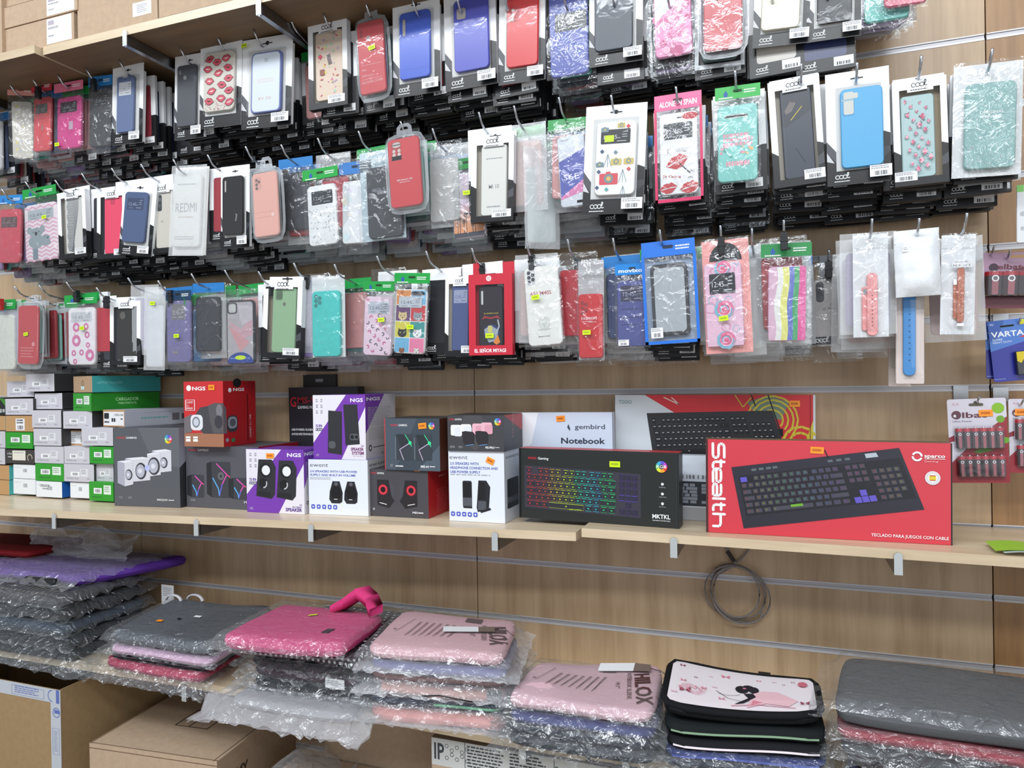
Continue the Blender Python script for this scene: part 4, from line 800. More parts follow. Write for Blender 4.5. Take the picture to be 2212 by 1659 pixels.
def facets(F, c):
    F.rr(.03, .015, .97, .985, .1, M((176, 170, 176), .3)); F.poly([(.05, .30), (.55, .45), (.95, .2), (.95, .55), (.5, .62)], M((198, 160, 170), .3)); F.poly([(.05, .38), (.85, .66), (.5, .82)], M((204, 150, 156), .3)); F.poly([(.4, .05), (.95, .1), (.95, .3), (.55, .4)], M((190, 184, 192), .3))
    F.rr(.03, .02, .40, .20, .08, M((70, 72, 76), .4)); F.rr(.08, .04, .35, .18, .07, M((190, 190, 190), .4)); F.ell(.5, .99, .48, M((36, 66, 150), .4), .17, n=14, a0=180, a1=360); F.text('MOVIXOZ', .14, .93, .03, M((150, 180, 230), .5), w=.72); F.ell(.5, .905, .2, LIME, .035)
bag((520, 624), (522, 790), 84, 'clear case with pink facets and blue half disc, black rim', (40, 42, 48), facets, cs=(.12, .15, .84, .98), Y=-.252, zip_=True, seed=3)
H((485, 583), 3, 'bags right of the pink faceted case', 568, 'bbm', 4, Y0=-.2)
H((558, 586), 3, 'boxed sage green case', 583, 'cbb', 3)
coolA((612, 596), (606, 774), 84, 'boxed sage green case with square camera hole, tilted', (142, 176, 140), lambda F, c: (F.rr(.10, .03, .42, .19, .08, M((100, 128, 100), .5)), F.rr(.16, .06, .40, .17, .06, M((84, 104, 84), .5)), F.ell(.5, .25, .07, M((110, 110, 104), .4))), tab=.05, bar=(.55, .96), low=.60, Y=-.268, backing=(160, 150, 136))
bag((664, 640), (664, 780), 34, 'purple bubble pop case edge behind the turquoise case', (130, 110, 170), lambda F, c: [F.ell(.4, .08+i*.12, .3, M((150, 130, 190), .3), .05) for i in range(8)], Y=-.24)
H((634, 568), 3, 'turquoise silicone case', 664, 'mbb', 4)
bag((704, 594), (706, 774), 74, 'turquoise silicone case with five lens holes in a rounded zip pouch', (70, 202, 196), lambda F, c: camdots(F, c, ((.14, .07), (.14, .14), (.14, .21), (.28, .10), (.28, .17)), .06, (60, 130, 130)), mat=BAG, cs=(.08, .19, .9, .98), Y=-.262, back=(214, 220, 222), zip_=False, rough=.3)
H((722, 571), 3, 'pink leopard print flip case', 805, 'bbb', 3, Y0=-.21)
bag((820, 608), (814, 768), 68, 'pink leopard print flip case under a green bag top', (234, 208, 226), leopard, hd=(32, 152, 66), flip=True, stick=(.66, .52), cs=(.05, .2, .95, 1.0), Y=-.24)
H((814, 553), 3, 'pet portrait grid flip case', style='bcc', keep=4, Y0=-.235)
bag((892, 590), (884, 764), 78, 'flip case with colourful pet portraits in squares', (240, 240, 240), pets, hd=(30, 156, 66), stick=(.55, .67), cs=(.06, .2, .92, 1.0), Y=-.258)
H((920, 542), 3, 'boxed navy flip case, bottom row', 988, 'c', 6, Y0=-.225, step=.02, dx=.003)
coolA((992, 592), (990, 770), 60, 'boxed navy flip case with pale clock window left of the red carton', (70, 84, 132), lambda F, c: win(F, .08, .08, .95, .28, (150, 158, 186), (84, 92, 130)), tab=.03, flip=True, bar=(.6, 1.0), low=.7, Y=-.25)
# red carton with a character free plain stand-in
H((1019, 536), 3, 'red windowed carton', 1043, 'ccl', 4)
root, w, h = place((1058, 564), (1060, 767), 92, -.262, .05, 'boxed_phone_case'); tag(root, 'red windowed carton with white lettering along its foot', 'phone case', 'boxed cases at the front of their hooks')
RB = M((196, 38, 58), .4); mb = MB(); zt = -h*.135; D = .02; X = lambda u: -w/2+u*w; Z = lambda v: zt-(h+zt)*v
mb.box(X(.04), X(1.0), D, D+.001, zt, 0, RB); F = Face(mb, (X(.04), D, 0), (w*.96, 0, 0), (0, 0, zt)); F.rr(.4, .35, .62, .5, .02, M((230, 226, 226), .5))
for q in (((X(0), 0), (X(0), D)), ((X(1), 0), (X(1), D))): mb.poly([(q[0][0], 0, -h), (q[0][0], D, -h), (q[0][0], D, zt), (q[0][0], 0, zt)], RB)
for zz in (zt, -h): mb.poly([(X(0), 0, zz), (X(1), 0, zz), (X(1), D, zz), (X(0), D, zz)], RB)
mb.poly([(X(0), D, zt), (X(1), D, zt), (X(1), D, -h), (X(0), D, -h)], RB); frame_poly(mb, 0, (X(0), Z(1), X(1), Z(0)), (X(.16), Z(.88), X(.82), Z(.13)), RB)
F = Face(mb, (X(0), 0, zt), (w, 0, 0), (0, 0, -(h+zt))); F.ring(.47, .055, .06, .02, WHITE); F.ell(.47, .055, .035, M((220, 190, 190), .5)); F.text('EL SEÑOR MIYAGI', .13, .965, .042, WHITE, w=.72, bold=2)
F2 = Face(mb, (X(1), 0, zt), (0, D, 0), (0, 0, -(h+zt))); F2.text('PHONE CASE', .35, .34, .5, WHITE, w=6.5, rot=90, bold=1) if False else None
mb.build('carton', root)
mb = MB(); mb.poly([(X(.16), .0005, Z(.88)), (X(.82), .0005, Z(.88)), (X(.82), .0005, Z(.13)), (X(.16), .0005, Z(.13))], CLEAR); mb.build('window_film', root)
case_part(root, X(.5), Z(.52), w*.56, (h+zt)*.74, .004, (44, 38, 46), miyagi, .3); sticker(root, None, X(.48), -.0008, Z(.76), .02, .011)
H((1137, 524), 3, 'white shell print case', 1149, 'mlc', 4)
bag((1164, 556), (1178, 752), 88, 'white case lettered A51/M40S with a grey seashell, hanging tilted', (240, 240, 236), shell, cs=(.10, .10, .94, .97), Y=-.272, stick=(.38, .44), seed=5, back=None)
H((1226, 517), 3, 'red case lettered FASHION', 1248, 'bbl', 5, step=.02)
bag((1274, 560), (1276, 780), 58, 'narrow zip bag with a red case lettered FASHION', (206, 38, 44), lambda F, c: (camdots(F, c, ((.14, .13), (.14, .21), (.14, .29), (.3, .16), (.3, .25)), .075, (150, 40, 46)), F.text('FASHION', .1, .40, .042, WHITE, w=.68), F.rect(.1, .425, .6, .43, WHITE), F.text('MOBILE CASE', .42, .445, .014, WHITE, w=.34)), cs=(.06, .34, .96, .97), back=(178, 176, 180), Y=-.262, zip_=True, stick=(.4, .72))
H((1324, 514), 3, 'dark blue flip case with blue bag top', style='bbm', keep=4, Y0=-.235)
bag((1366, 570), (1368, 752), 76, 'dark blue flip case lettered on its blue bag top', (78, 84, 150), lambda F, c: (win(F, .10, .06, .88, .31, (56, 56, 84), (140, 146, 176)), F.lines(.1, .42, .7, .44, 1, M((50, 54, 110), .5), .9, 3), F.lines(.1, .55, .7, .57, 1, M((50, 54, 110), .5), .9, 4), F.lines(.1, .66, .7, .68, 1, M((50, 54, 110), .5), .9, 5)), hd=(30, 130, 210), htext='movixoz', bar=(.1, .9, .4, .97), Y=-.25, cs=(.05, .2, .98, .98), house=False)
H((1425, 496), 3, 'bright blue pouch with a black bumper case', 1432, 'bbc', 4)
bag((1442, 520), (1454, 742), 118, 'bright blue edged pouch with an empty black bumper frame case', (50, 52, 58), lambda F, c: F.rr(.07, .05, .93, .96, .1, M((176, 182, 188), .4)), hd=(44, 116, 214), cs=(.15, .22, .83, .92), rim=(44, 116, 214), back=(150, 166, 190), Y=-.272, bar=(.12, .84, .34, .94), hh=.15, house=False)
H((1556, 487), 3, 'rose print flip case on pink card', 1557, 'mbb', 4)
root = bag((1564, 514), (1576, 766), 106, 'flip case with pink and blue roses on a pink card with black half disc', (240, 200, 222), roses, cs=(.05, .21, .82, .93), back=(240, 160, 156), Y=-.276, flip=True, stick=(.42, .69), mat=BAG)
mb = MB(); mb.rslab(0, -.012, .001, .001, -.001, 0, .0004, BLACK); Fh = Face(mb, (-.047, .0088, 0), (.094, 0, 0), (0, 0, -.045)); Fh.ell(.5, 1.0, .34, BLACK, .82, n=18, a0=180, a1=360); Fh.text('CASE', .28, .86, .18, WHITE, w=.42, bold=2); Fh.text('New Fashion', .48, .99, .07, WHITE, w=.26); mb.build('card_print', root)
H((1624, 493), 3, 'tall white bag behind the rose print', style='mm', keep=3, Y0=-.22)
bag((1606, 560), (1622, 768), 70, 'milky empty looking bag behind the rose print flip case', (206, 210, 208), None, mat=MILK, Y=-.23)
H((1693, 475), 3, 'rainbow striped case', 1697, 'bml', 4)
bag((1698, 526), (1696, 748), 112, 'rainbow striped silicone case with green card in a zip bag', (230, 180, 210), rainbow, hd=(50, 140, 80), cs=(.16, .22, .90, .95), Y=-.266, zip_=True, rough=.4)
H((1791, 540), 3, 'clear folding phone case set far back', 1793, None, 0, Yt=-.16)
root = bag((1802, 566), (1810, 782), 108, 'clear folding phone case lettered Z Fold4 hanging further back', (196, 190, 190), lambda F, c: (F.rr(.05, .03, .27, .34, .1, M((56, 56, 66), .4)), F.text('Z Fold4', .2, .46, .035, M((120, 120, 126), .5), w=.56, bold=1), F.poly([(.4, .38), (.46, .36), (.52, .38)], GREYINK)), cs=(.05, .16, .84, .84), Y=-.13, mat=BAG, stick=(.9, .06), bar=None)
mb = MB(); mb.box(-.052, .05, -.004, .0, -.173, -.157, BLACK); F = Face(mb, (-.052, -.004, -.157), (.102, 0, 0), (0, 0, -.016)); cool_logo(F, .1, .5, .24, WHITE, False); F.rect(.58, .08, .98, .9, PAPER); F.bars(.65, .35, .9, .75, INK, 10); mb.build('printed_strip', root)
def strap(F0, pts): pass
def band(tc, bc, wpx, label, c, Y, box=False, cs=(.36, .43, .66, .97), mat=BAG, extra=None, buckle=False, notch=False):
    root, w, h = place(tc, bc, wpx, Y, 0, 'packed_watch_band'); tag(root, label, 'watch band', 'watch bands on the right hooks')
    X = lambda u: -w/2+u*w; Z = lambda v: -h*v; m = M(c, .5); x0, x1, z0, z1 = X(cs[0]), X(cs[2]), Z(cs[3]), Z(cs[1])
    mb = MB(); mb.rslab((x0+x1)/2, (z0+z1)/2, x1-x0, z1-z0, -.0055, -.001, (x1-x0)*.45, m, .001); F = Face(mb, (x0, -.0055, z1), (x1-x0, 0, 0), (0, 0, z0-z1))
    for i in range(9): F.ell(.5, .36+i*.06, .07, M(tuple(int(v*.55) for v in c), .6), n=8)
    if notch: mb.box(x0-.003, x1+.003, -.006, -.002, z1-.02, z1-.013, m); mb.box(x0-.004, x1+.004, -.0068, -.002, z1-.014, z1-.006, PAPER)
    mb.build('strap', root)
    mb = MB(); mb.rslab(x0-.001, (z0+z1)/2-.008, (x1-x0)*.8, (z1-z0)*.7, -.001, .002, .004, m, .001); mb.box(x0-.006, x0, -.002, .001, (z0+z1)/2+.02, (z0+z1)/2+.03, CHROME); mb.build('buckle_strap', root) if not notch else None
    if buckle:
        mb = MB(); mb.box(x0, x1, -.006, -.003, z0-.006, z0-.001, CHROME); mb.box(x0-.0005, x1+.0005, -.0062, -.003, (z0+z1)/2+.0, (z0+z1)/2+.006, m); mb.box(X(.3), X(.86), -.0068, -.006, z1, z1+.014, PAPER); F = Face(mb, (X(.3), -.0068, z1+.014), (X(.86)-X(.3), 0, 0), (0, 0, -.014)); F.text('Correa M.', .08, .35, .2, INK, w=.7); F.text('Mi band 5', .05, .85, .25, INK, w=.85); mb.build('keeper', root)
    if box:
        mb = MB(); mb.rslab(0, -h/2, w, h, .001, .008, .003, M((222, 206, 200), .5), .001); F = Face(mb, (X(0), .001, 0), (w, 0, 0), (0, 0, -h)); F.text('FASHION', .28, .955, .02, GREYINK, w=.4); mb.build('card_box', root)
    mb = MB(); wrap_mesh(mb, X(0), X(1), Z(1), Z(0), -.004 if not box else -.007, mat, .0025, 4, 9, int(wpx), .004)
    if not box: mb.poly([(X(.01), .004, Z(.99)), (X(.99), .004, Z(.99)), (X(.99), .004, Z(.01)), (X(.01), .004, Z(.01))], M((228, 230, 234), .35)); mb.box(X(0), X(1), -.006, -.005, Z(.115), Z(.105), MILK)
    mb.build('zip_bag', root); return root
H((1884, 472), 3, 'pale pink watch band', style='mm', keep=3, Y0=-.24, step=.03)
band((1880, 504), (1882, 730), 78, 'pale pink silicone watch band in a white zip bag', (240, 158, 158), -.262, cs=(.38, .38, .68, .98))
H((1986, 471), 3, 'white sachet over the blue watch band', style=None)
band((1966, 600), (1966, 830), 62, 'bright blue watch band in a narrow pale box below a white sachet', (66, 140, 208), -.225, True, (.24, .02, .68, .92), CLEAR, notch=True)
band((1943, 610), (1943, 836), 48, 'second narrow pale box behind the blue watch band box', (196, 190, 180), -.15, True, (.3, .1, .7, .9), CLEAR)
root, w, h = place((1978, 496), (1984, 640), 98, -.262, 0, 'white_sachet'); tag(root, 'puffy white foil sachet above the blue watch band', 'sachet')
mb = MB(); WF = M((232, 236, 240), .28, 0, .6, .6); wrap_mesh(mb, -w/2, w/2, -h, 0, -.002, WF, .006, 7, 10, 4, .014); mb.box(-w/2, w/2, .0, .003, -h, 0, WF); mb.box(-w/2, w/2, -.006, -.004, -h*.2, -h*.17, WF)
F = Face(mb, (-w/2*.7, -.018, -h*.26), (w*.25, 0, 0), (0, 0, -.01)); F.rect(0, 0, 1, 1, PAPER); F.lines(.1, .2, .9, .8, 2, GREYINK, .5, 3); mb.build('foil_pouch', root)
H((2089, 460), 3, 'tan leather watch band', style='m', keep=1, Y0=-.2, step=.2)
band((2072, 504), (2068, 724), 76, 'tan leather watch band with steel buckle in a zip bag', (190, 108, 78), -.262, cs=(.46, .34, .66, .88), buckle=True)
tag(DEEP.build('hanging_phone_cases'), 'phone case packages hanging deep towards the slat wall on all rows of hooks', 'phone case', None, 'stuff')
print('behind individuals', NB[0])
# ================================================================ boxes on the display shelf
def shelf_box(x0, x1, ytop, Y0, Y1, depth, label, cols, prints=None, side=None, base=None, name='speaker_box', cat='box', group=None, top=None, left=None, ymid=None):
    """carton whose front runs from pixel column x0 (at depth Y0) to x1 (at Y1)"""
    ym = ymid or 1050
    a, b = at(x0, ym, Y0), at(x1, ym, Y1); w = math.hypot(b.x-a.x, b.y-a.y); yaw = math.atan2(b.y-a.y, b.x-a.x)
    if base is None: z0 = SZ((a.x+b.x)/2)+.0006
    else: z0 = base
    t = at((x0+x1)/2, ytop, (Y0+Y1)/2); h = t.z-z0
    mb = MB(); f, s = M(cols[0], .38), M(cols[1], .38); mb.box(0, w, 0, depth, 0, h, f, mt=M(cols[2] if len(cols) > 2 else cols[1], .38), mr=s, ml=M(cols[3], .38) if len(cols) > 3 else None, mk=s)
    F = Face(mb, (0, 0, h), (w, 0, 0), (0, 0, -h)); S = Face(mb, (w, 0, h), (0, depth, 0), (0, 0, -h))
    if prints: prints(F)
    if side: side(S)
    slope = math.atan(sl if (a.x+b.x)/2 < qb.x else slr) if base is None else 0
    o = mb.build(name, None, (a.x, a.y, z0-(w/2)*math.tan(slope)), (0, -slope, yaw))
    tag(o, label, cat, group); return o, w, h, z0+h
def stick_on(o, w, h, u, v, m=None, sw=.024, sh=.013, rot=0): return sticker(o, None, w*u, -.0012, h*(1-v), sw, sh, m or ORANGE, rot)
def rgbdot(F, u, v, r):
    cs = [(230, 60, 60), (230, 160, 50), (220, 220, 60), (80, 190, 90), (60, 170, 210), (90, 90, 200), (190, 70, 190)]
    for i, c in enumerate(cs): F.ring(u, v, r, r*.6, M(c, .4), 4, i*51.4, (i+1)*51.4)
    F.ell(u, v, r*.42, M((50, 50, 56), .4)); F.text('RGB', u-r*.85, v+r*.22*F.W/F.H, r*.5*F.W/F.H, WHITE, w=r*1.7, bold=1)
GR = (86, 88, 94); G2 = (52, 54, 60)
def mars(F, u, v, h, w=.3):
    F.text('MARS', u, v, h, M((196, 60, 70), .4), w=w*.42, bold=1); F.text('GAMING', u+w*.46, v, h, PAPER, w=w*.54, bold=1)
def cube(F, u, v, w, h, f, s, t=None, sk=.25, th=.15):
    """a little drawn box: left side face and front face"""
    F.poly([(u-w*sk, v-h*.06), (u, v), (u, v+h), (u-w*sk, v+h*.9)], s); F.rr(u, v, u+w, v+h*.97, w*.1, f)
    if t: F.poly([(u-w*sk, v-h*.06), (u+w*(1-sk), v-h*th), (u+w, v), (u, v+.002)], t)
def ms22(F):
    F.poly([(.38, .0), (1, 0), (1, .5), (.62, .45)], M((98, 100, 106), .38)); mars(F, .06, .14, .026); rgbdot(F, .84, .145, .055)
    Wt = M((206, 206, 214), .4); Ws = M((168, 168, 182), .4); Wp = M((226, 226, 232), .4)
    for (u, v, w, h, r, s) in ((.66, .31, .22, .26, .055, .3), (.28, .41, .28, .28, .085, .35), (.52, .35, .20, .27, .09, .0), (.17, .45, .13, .30, .055, .85)):
        F.poly([(u-w*s, v-.02), (u, v), (u, v+h), (u-w*s, v+h*.86)], Ws); F.poly([(u-w*s, v-.02), (u+w*.6, v-.04), (u+w, v-.025), (u, v)], Wp); F.poly([(u, v), (u+w, v-.025), (u+w, v+h*.9), (u, v+h)], Wt)
        c, d = u+w*.5, v+h*.5; F.ell(c, d, r, M((60, 60, 66), .4), r*1.25*F.W/F.H); F.ell(c-.008, d, r*.78, M((176, 178, 190), .35), r*.98*F.W/F.H); F.ell(c-.012, d, r*.35, M((214, 216, 226), .3))
    F.ell(.52, .51, .04, M((180, 190, 240), .3)); F.text('MS22W', .66, .92, .024, PAPER, w=.16, bold=1); F.lines(.83, .905, .92, .92, 1, PAPER, .7, 3); F.lines(.08, .88, .14, .91, 2, GREYINK, .5, 4); F.lines(.22, .88, .29, .91, 2, GREYINK, .5, 5)
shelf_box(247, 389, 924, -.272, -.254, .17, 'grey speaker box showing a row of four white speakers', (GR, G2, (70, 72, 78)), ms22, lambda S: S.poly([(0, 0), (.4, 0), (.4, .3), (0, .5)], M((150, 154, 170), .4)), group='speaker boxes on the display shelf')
def msh2(F):
    mars(F, .04, .085, .035, .28); N1 = M((60, 62, 68), .35); K = M((40, 41, 46), .35)
    for u, v, w, h in ((.36, .25, .26, .58), (.08, .47, .17, .37), (.66, .50, .17, .34)):
        F.poly([(u-.07, v+.03), (u, v), (u, v+h), (u-.07, v+h*.9)], K); F.rr(u, v, u+w, v+h, .015, N1)
        F.line([(u+w*.25, v+h*.05), (u+w*.8, v+h*.35), (u+w*.55, v+h*.62)], .014, M((210, 80, 170), .3)); F.line([(u+w*.05, v+h*.45), (u+w*.35, v+h*.75), (u+w*.4, v+h*.95)], .014, M((90, 170, 230), .3)); F.line([(u+w*.8, v+h*.35), (u+w*.98, v+h*.42)], .012, M((230, 70, 130), .3)); F.line([(u+w*.55, v+h*.62), (u+w*.4, v+h*.95)], .012, M((110, 100, 220), .3))
    F.ell(.49, .48, .045, M((100, 100, 106), .3)); F.ell(.49, .48, .02, M((60, 60, 66), .3)); F.text('MS-H2', .80, .90, .035, WHITE, w=.13, bold=1); F.lines(.06, .87, .13, .91, 2, GREYINK, .5, 4)
oH, wH, hH, zH = shelf_box(403, 560, 964, -.235, -.235, .17, 'dark speaker box with glowing pink and blue lines, under the red speaker box', ((84, 84, 92), (150, 30, 40), (84, 84, 92)), msh2, group='speaker boxes on the display shelf')
def ngs_red(F):
    F.poly([(0, .80), (1, .78), (1, 1), (0, 1)], M((160, 110, 84), .4)); F.ell(.13, .10, .06, WHITE, .045); F.text('NGS', .22, .135, .055, WHITE, w=.34, bold=2)
    for q in ((.04, .28, .28, .285), (.04, .44, .28, .445), (.04, .28, .055, .445), (.265, .28, .28, .445)): F.rect(*q, WHITE)
    F.text('COMET', .07, .335, .03, WHITE, w=.17); F.text('2.1', .07, .385, .03, WHITE); F.lines(.07, .40, .24, .43, 2, WHITE, .5, 3)
    D = M((86, 84, 88), .35); Dl = M((120, 118, 124), .35)
    F.poly([(.30, .50), (.42, .40), (1, .33), (1, .80), (.5, .80), (.30, .70)], M((70, 68, 74), .35)); F.poly([(.62, .37), (.80, .33), (1, .34), (1, .79), (.74, .79), (.66, .6)], D); F.poly([(0, .56), (.2, .5), (.2, .78), (0, .80)], M((110, 104, 108), .4)); F.rr(.17, .51, .48, .75, .09, M((220, 222, 228), .3)); F.ell(.31, .625, .10, M((120, 124, 134), .3), .085); F.ell(.31, .625, .07, M((196, 200, 212), .3), .06)
    F.ell(.9, .45, .08, Dl, .1); F.ell(.88, .62, .1, M((60, 58, 66), .3), .1)
    F.rect(.04, .845, .16, .875, WHITE); F.rect(.04, .885, .16, .925, WHITE); F.rect(.23, .845, .35, .875, WHITE); F.rect(.23, .885, .35, .925, WHITE)
def ngs_side(S):
    S.ell(.42, .03, .13, BLACK, .07); S.text('NGS', .30, .155, .045, WHITE, w=.34, bold=2); S.ell(.2, .14, .05, WHITE, .035); S.rect(.72, .2, .75, .95, M((90, 14, 20), .4))
    S.poly([(0, .34), (.08, .42), (.1, .8), (0, .8)], M((110, 108, 112), .35)); S.rr(.1, .53, .42, .78, .1, M((60, 62, 70), .3)); S.rr(.13, .55, .40, .73, .09, M((150, 154, 164), .3)); S.ell(.27, .64, .09, M((90, 94, 104), .3), .06); S.text('COMET 2.1 USB', .84, .9, .035, M((226, 190, 190), .4), w=.5, rot=-90, bold=1)
    S.ell(.1, .90, .05, GREYINK, .03); S.ell(.28, .91, .06, M((60, 130, 90), .4), .03)
# red box standing cornerwise on the dark one
pc = at(484, 962, -.262); yaw_ = math.radians(1); w1 = .132; w2 = .13; hz = at(484, 823, -.262).z-zH-.0008
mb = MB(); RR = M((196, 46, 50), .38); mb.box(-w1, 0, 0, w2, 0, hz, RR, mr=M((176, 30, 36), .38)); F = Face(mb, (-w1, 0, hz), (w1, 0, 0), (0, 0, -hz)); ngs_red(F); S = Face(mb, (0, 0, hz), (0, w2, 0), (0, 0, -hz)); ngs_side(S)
o = tag(mb.build('speaker_box', None, (pc.x, -.2625, zH+.0008), (0, 0, yaw_)), 'red speaker box standing cornerwise on the dark glowing line box', 'box', 'speaker boxes on the display shelf')
sticker(o, None, -w1*.28, -.0012, hz*.905, .02, .014, ORANGE)
# mouse pad box and black box at the back
def mousepad(F):
    F.text('G', .02, .17, .085, M((196, 44, 54), .4), w=.09, bold=2); F.text('MS-WP', .13, .14, .055, M((180, 40, 50), .4), w=.4, bold=2); F.text('GAMING MOUSE PAD', .13, .19, .026, WHITE, w=.4, bold=1); F.text('-USB POWERED, PLUG&PLAY', .03, .385, .018, WHITE, w=.36, bold=1); F.text('-8 MODE SPECTRUM BACKLIGHTING', .03, .425, .018, WHITE, w=.44, bold=1)
    Bl = M((50, 70, 160), .4); F.line([(.07, .95), (.07, .66), (.1, .63), (.6, .63)], .008, Bl)
shelf_box(626, 775, 836, -.05, -.05, .035, 'tall black mouse pad box with red letter at the back of the shelf', ((38, 39, 46), (30, 30, 34)), mousepad, name='mouse_pad_box', ymid=950)
shelf_box(657, 727, 809, -.012, -.012, .010, 'small black box top peeking out above the mouse pad box', ((30, 31, 32), (24, 24, 26)), lambda F: F.rr(.38, .035, .62, .06, .03, GREYINK), name='slim_box', ymid=900)
PU = (116, 58, 170)
def ngs_sb(title, model, two):
    def f(F):
        P_ = M(PU, .38); F.poly([(.62, 0), (1, 0), (1, .22), (.56, 1), (.0, 1), (0, .72)], P_) if two else F.poly([(.64, 0), (1, 0), (1, .19), (.54, 1), (0, 1), (0, .75)], P_)
        F.text('NGS', .72, .11, .055, WHITE, w=.24, bold=2); K = M((44, 45, 50), .4); G = GREYINK
        for j in range(3): F.lines(.06, .06+j*.09, .10, .12+j*.09, 2, G, .6, j); F.lines(.15, .06+j*.09, .19, .12+j*.09, 2, G, .6, j+9)
        F.text('SB', .05, .50, .04, M((90, 60, 150), .4), w=.13, bold=1); F.rect(.05, .515, .18, .56, M((96, 92, 120), .4)); F.text(model, .06, .55, .025, WHITE, w=.11); F.text('2.0', .96, .87 if two else .80, .028, M((96, 50, 140), .4), al='r', bold=1)
        if two:
            for u, v in ((.22, .16), (.58, .17)):
                F.poly([(u, v), (u+.23, v), (u+.25, v+.02), (u+.30, v+.12), (u+.28, v+.55), (u+.22, v+.62), (u-.05, v+.58)], K); F.ell(u+.12, v+.17, .105, M((26, 26, 30), .4)); F.ell(u+.13, v+.17, .072, M((230, 232, 236), .35)); F.ell(u+.08, v+.38, .075, M((24, 24, 28), .4)); F.arc(u+.08, v+.38, .06, -30, 90, .02, M((190, 192, 196), .3)); F.poly([(u+.0, v+.5), (u+.2, v+.52), (u+.2, v+.6), (u-.04, v+.57)], M((34, 34, 38), .4))
            F.text('MULTIMEDIA', .96, .90, .018, M((96, 50, 140), .4), al='r', w=.16, bold=1); F.text('SPEAKER', .96, .96, .05, M((90, 50, 140), .4), al='r', w=.28, bold=2)
        else:
            F.poly([(.30, .24), (.56, .26), (.55, .93), (.28, .90)], K); F.poly([(.59, .15), (.85, .15), (.89, .76), (.62, .78)], K); F.rr(.30, .72, .43, .83, .04, M((84, 86, 92), .4)); F.rr(.70, .60, .87, .70, .04, M((84, 86, 92), .4)); F.ell(.75, .65, .035, M((30, 30, 34), .4)); F.ell(.83, .65, .03, M((30, 30, 34), .4))
            for u0, v0, n_ in ((.31, .28, 13), (.62, .19, 13)): F.polys([[(u0, v0+i*.03), (u0+.22, v0+i*.03), (u0+.22, v0+i*.03+.004), (u0, v0+i*.03+.004)] for i in range(n_)], M((56, 57, 62), .5))
            F.text('SPEAKER', .96, .86, .045, M((120, 40, 110), .4), al='r', w=.24, bold=2); F.text('SYSTEM', .96, .92, .045, M((120, 40, 110), .4), al='r', w=.22, bold=2); F.text('FOR PC AND LAPTOP', .96, .95, .014, GREYINK, al='r', w=.2)
        F.text('USB', .05, .94, .02, M((190, 170, 214), .4), w=.06, bold=1); F.rect(.05, .948, .11, .955, M((190, 170, 214), .4))
    return f
def ngs_sbs(S):
    S.poly([(0, 0), (.62, 0), (0, .6)], M(PU, .38)); S.text('NGS', .04, .095, .05, WHITE, w=.44, bold=2); S.lines(.08, .2, .9, .5, 12, M((170, 172, 180), .5), .4, 3); S.lines(.1, .52, .8, .72, 8, M((180, 182, 188), .5), .4, 4); S.ring(.14, .83, .05, .02, INK); S.lines(.24, .82, .75, .84, 1, INK, .6, 5); S.text('CE', .5, .95, .035, INK); S.rect(.8, .85, .95, .95, M((60, 62, 66), .5))
# ewent volume box with the purple one standing on it
def ew_logo(F, u, v, h, w): F.text('ewent', u, v, h, M((78, 82, 90), .5), w=w)
BT = M((72, 84, 168), .45)
def icons(F, u0, v, n, s, g):
    for i in range(n):
        u = u0+i*g; F.rr(u, v, u+s, v+s*F.W/F.H, s*.25, M((78, 92, 190), .4)); F.ell(u+s/2, v+s*.5*F.W/F.H, s*.22, WHITE, n=5+i)
def ew1(F):
    ew_logo(F, .03, .135, .075, .31); F.text('2.0 SPEAKERS WITH USB POWER', .03, .235, .038, BT, w=.80, bold=2); F.text('SUPPLY AND BUILT-IN VOLUME', .03, .30, .038, BT, w=.77, bold=2); F.lines(.03, .325, .40, .375, 2, GREYINK, .45, 3)
    K = M((38, 38, 44), .35)
    for u in (.36, .61): F.poly([(u+.05, .39), (u+.17, .39), (u+.22, .6), (u+.21, .76), (u+.17, .79), (u+.03, .79), (u-.01, .72), (u, .58)], K); F.ell(u+.11, .60, .09, M((24, 24, 28), .3), .13); F.ell(u+.11, .44, .03, M((90, 90, 98), .3)); F.rect(u+.07, .71, u+.13, .72, PAPER)
    icons(F, .04, .82, 5, .065, .094)
shelf = shelf_box(667, 795, 993, -.245, -.235, .16, 'white speaker box with blue text, under the upper purple speaker box', ((222, 228, 240), (206, 208, 214), (70, 80, 190)), ew1, lambda S: (ew_logo(S, .05, .13, .07, .6), S.lines(.08, .2, .85, .35, 3, GREYINK, .4, 4)), group='speaker boxes on the display shelf')
zE = shelf[3]
o, w, h, z = shelf_box(677, 790, 853, -.24, -.235, .16, 'purple and white speaker box with two tall speakers, stacked on the white one', ((226, 222, 232), (206, 204, 214), PU), ngs_sb('s', '150', False), ngs_sbs, base=zE+.0006, ymid=950, group='speaker boxes on the display shelf')
o, w, h, z = shelf_box(533, 657, 971, -.258, -.255, .10, 'purple and white speaker box with round white cones, standing on the shelf', ((226, 222, 232), (210, 208, 216), PU), ngs_sb('m', '250', True), ngs_sbs, group='speaker boxes on the display shelf')
stick_on(o, w, h, .43, .1)
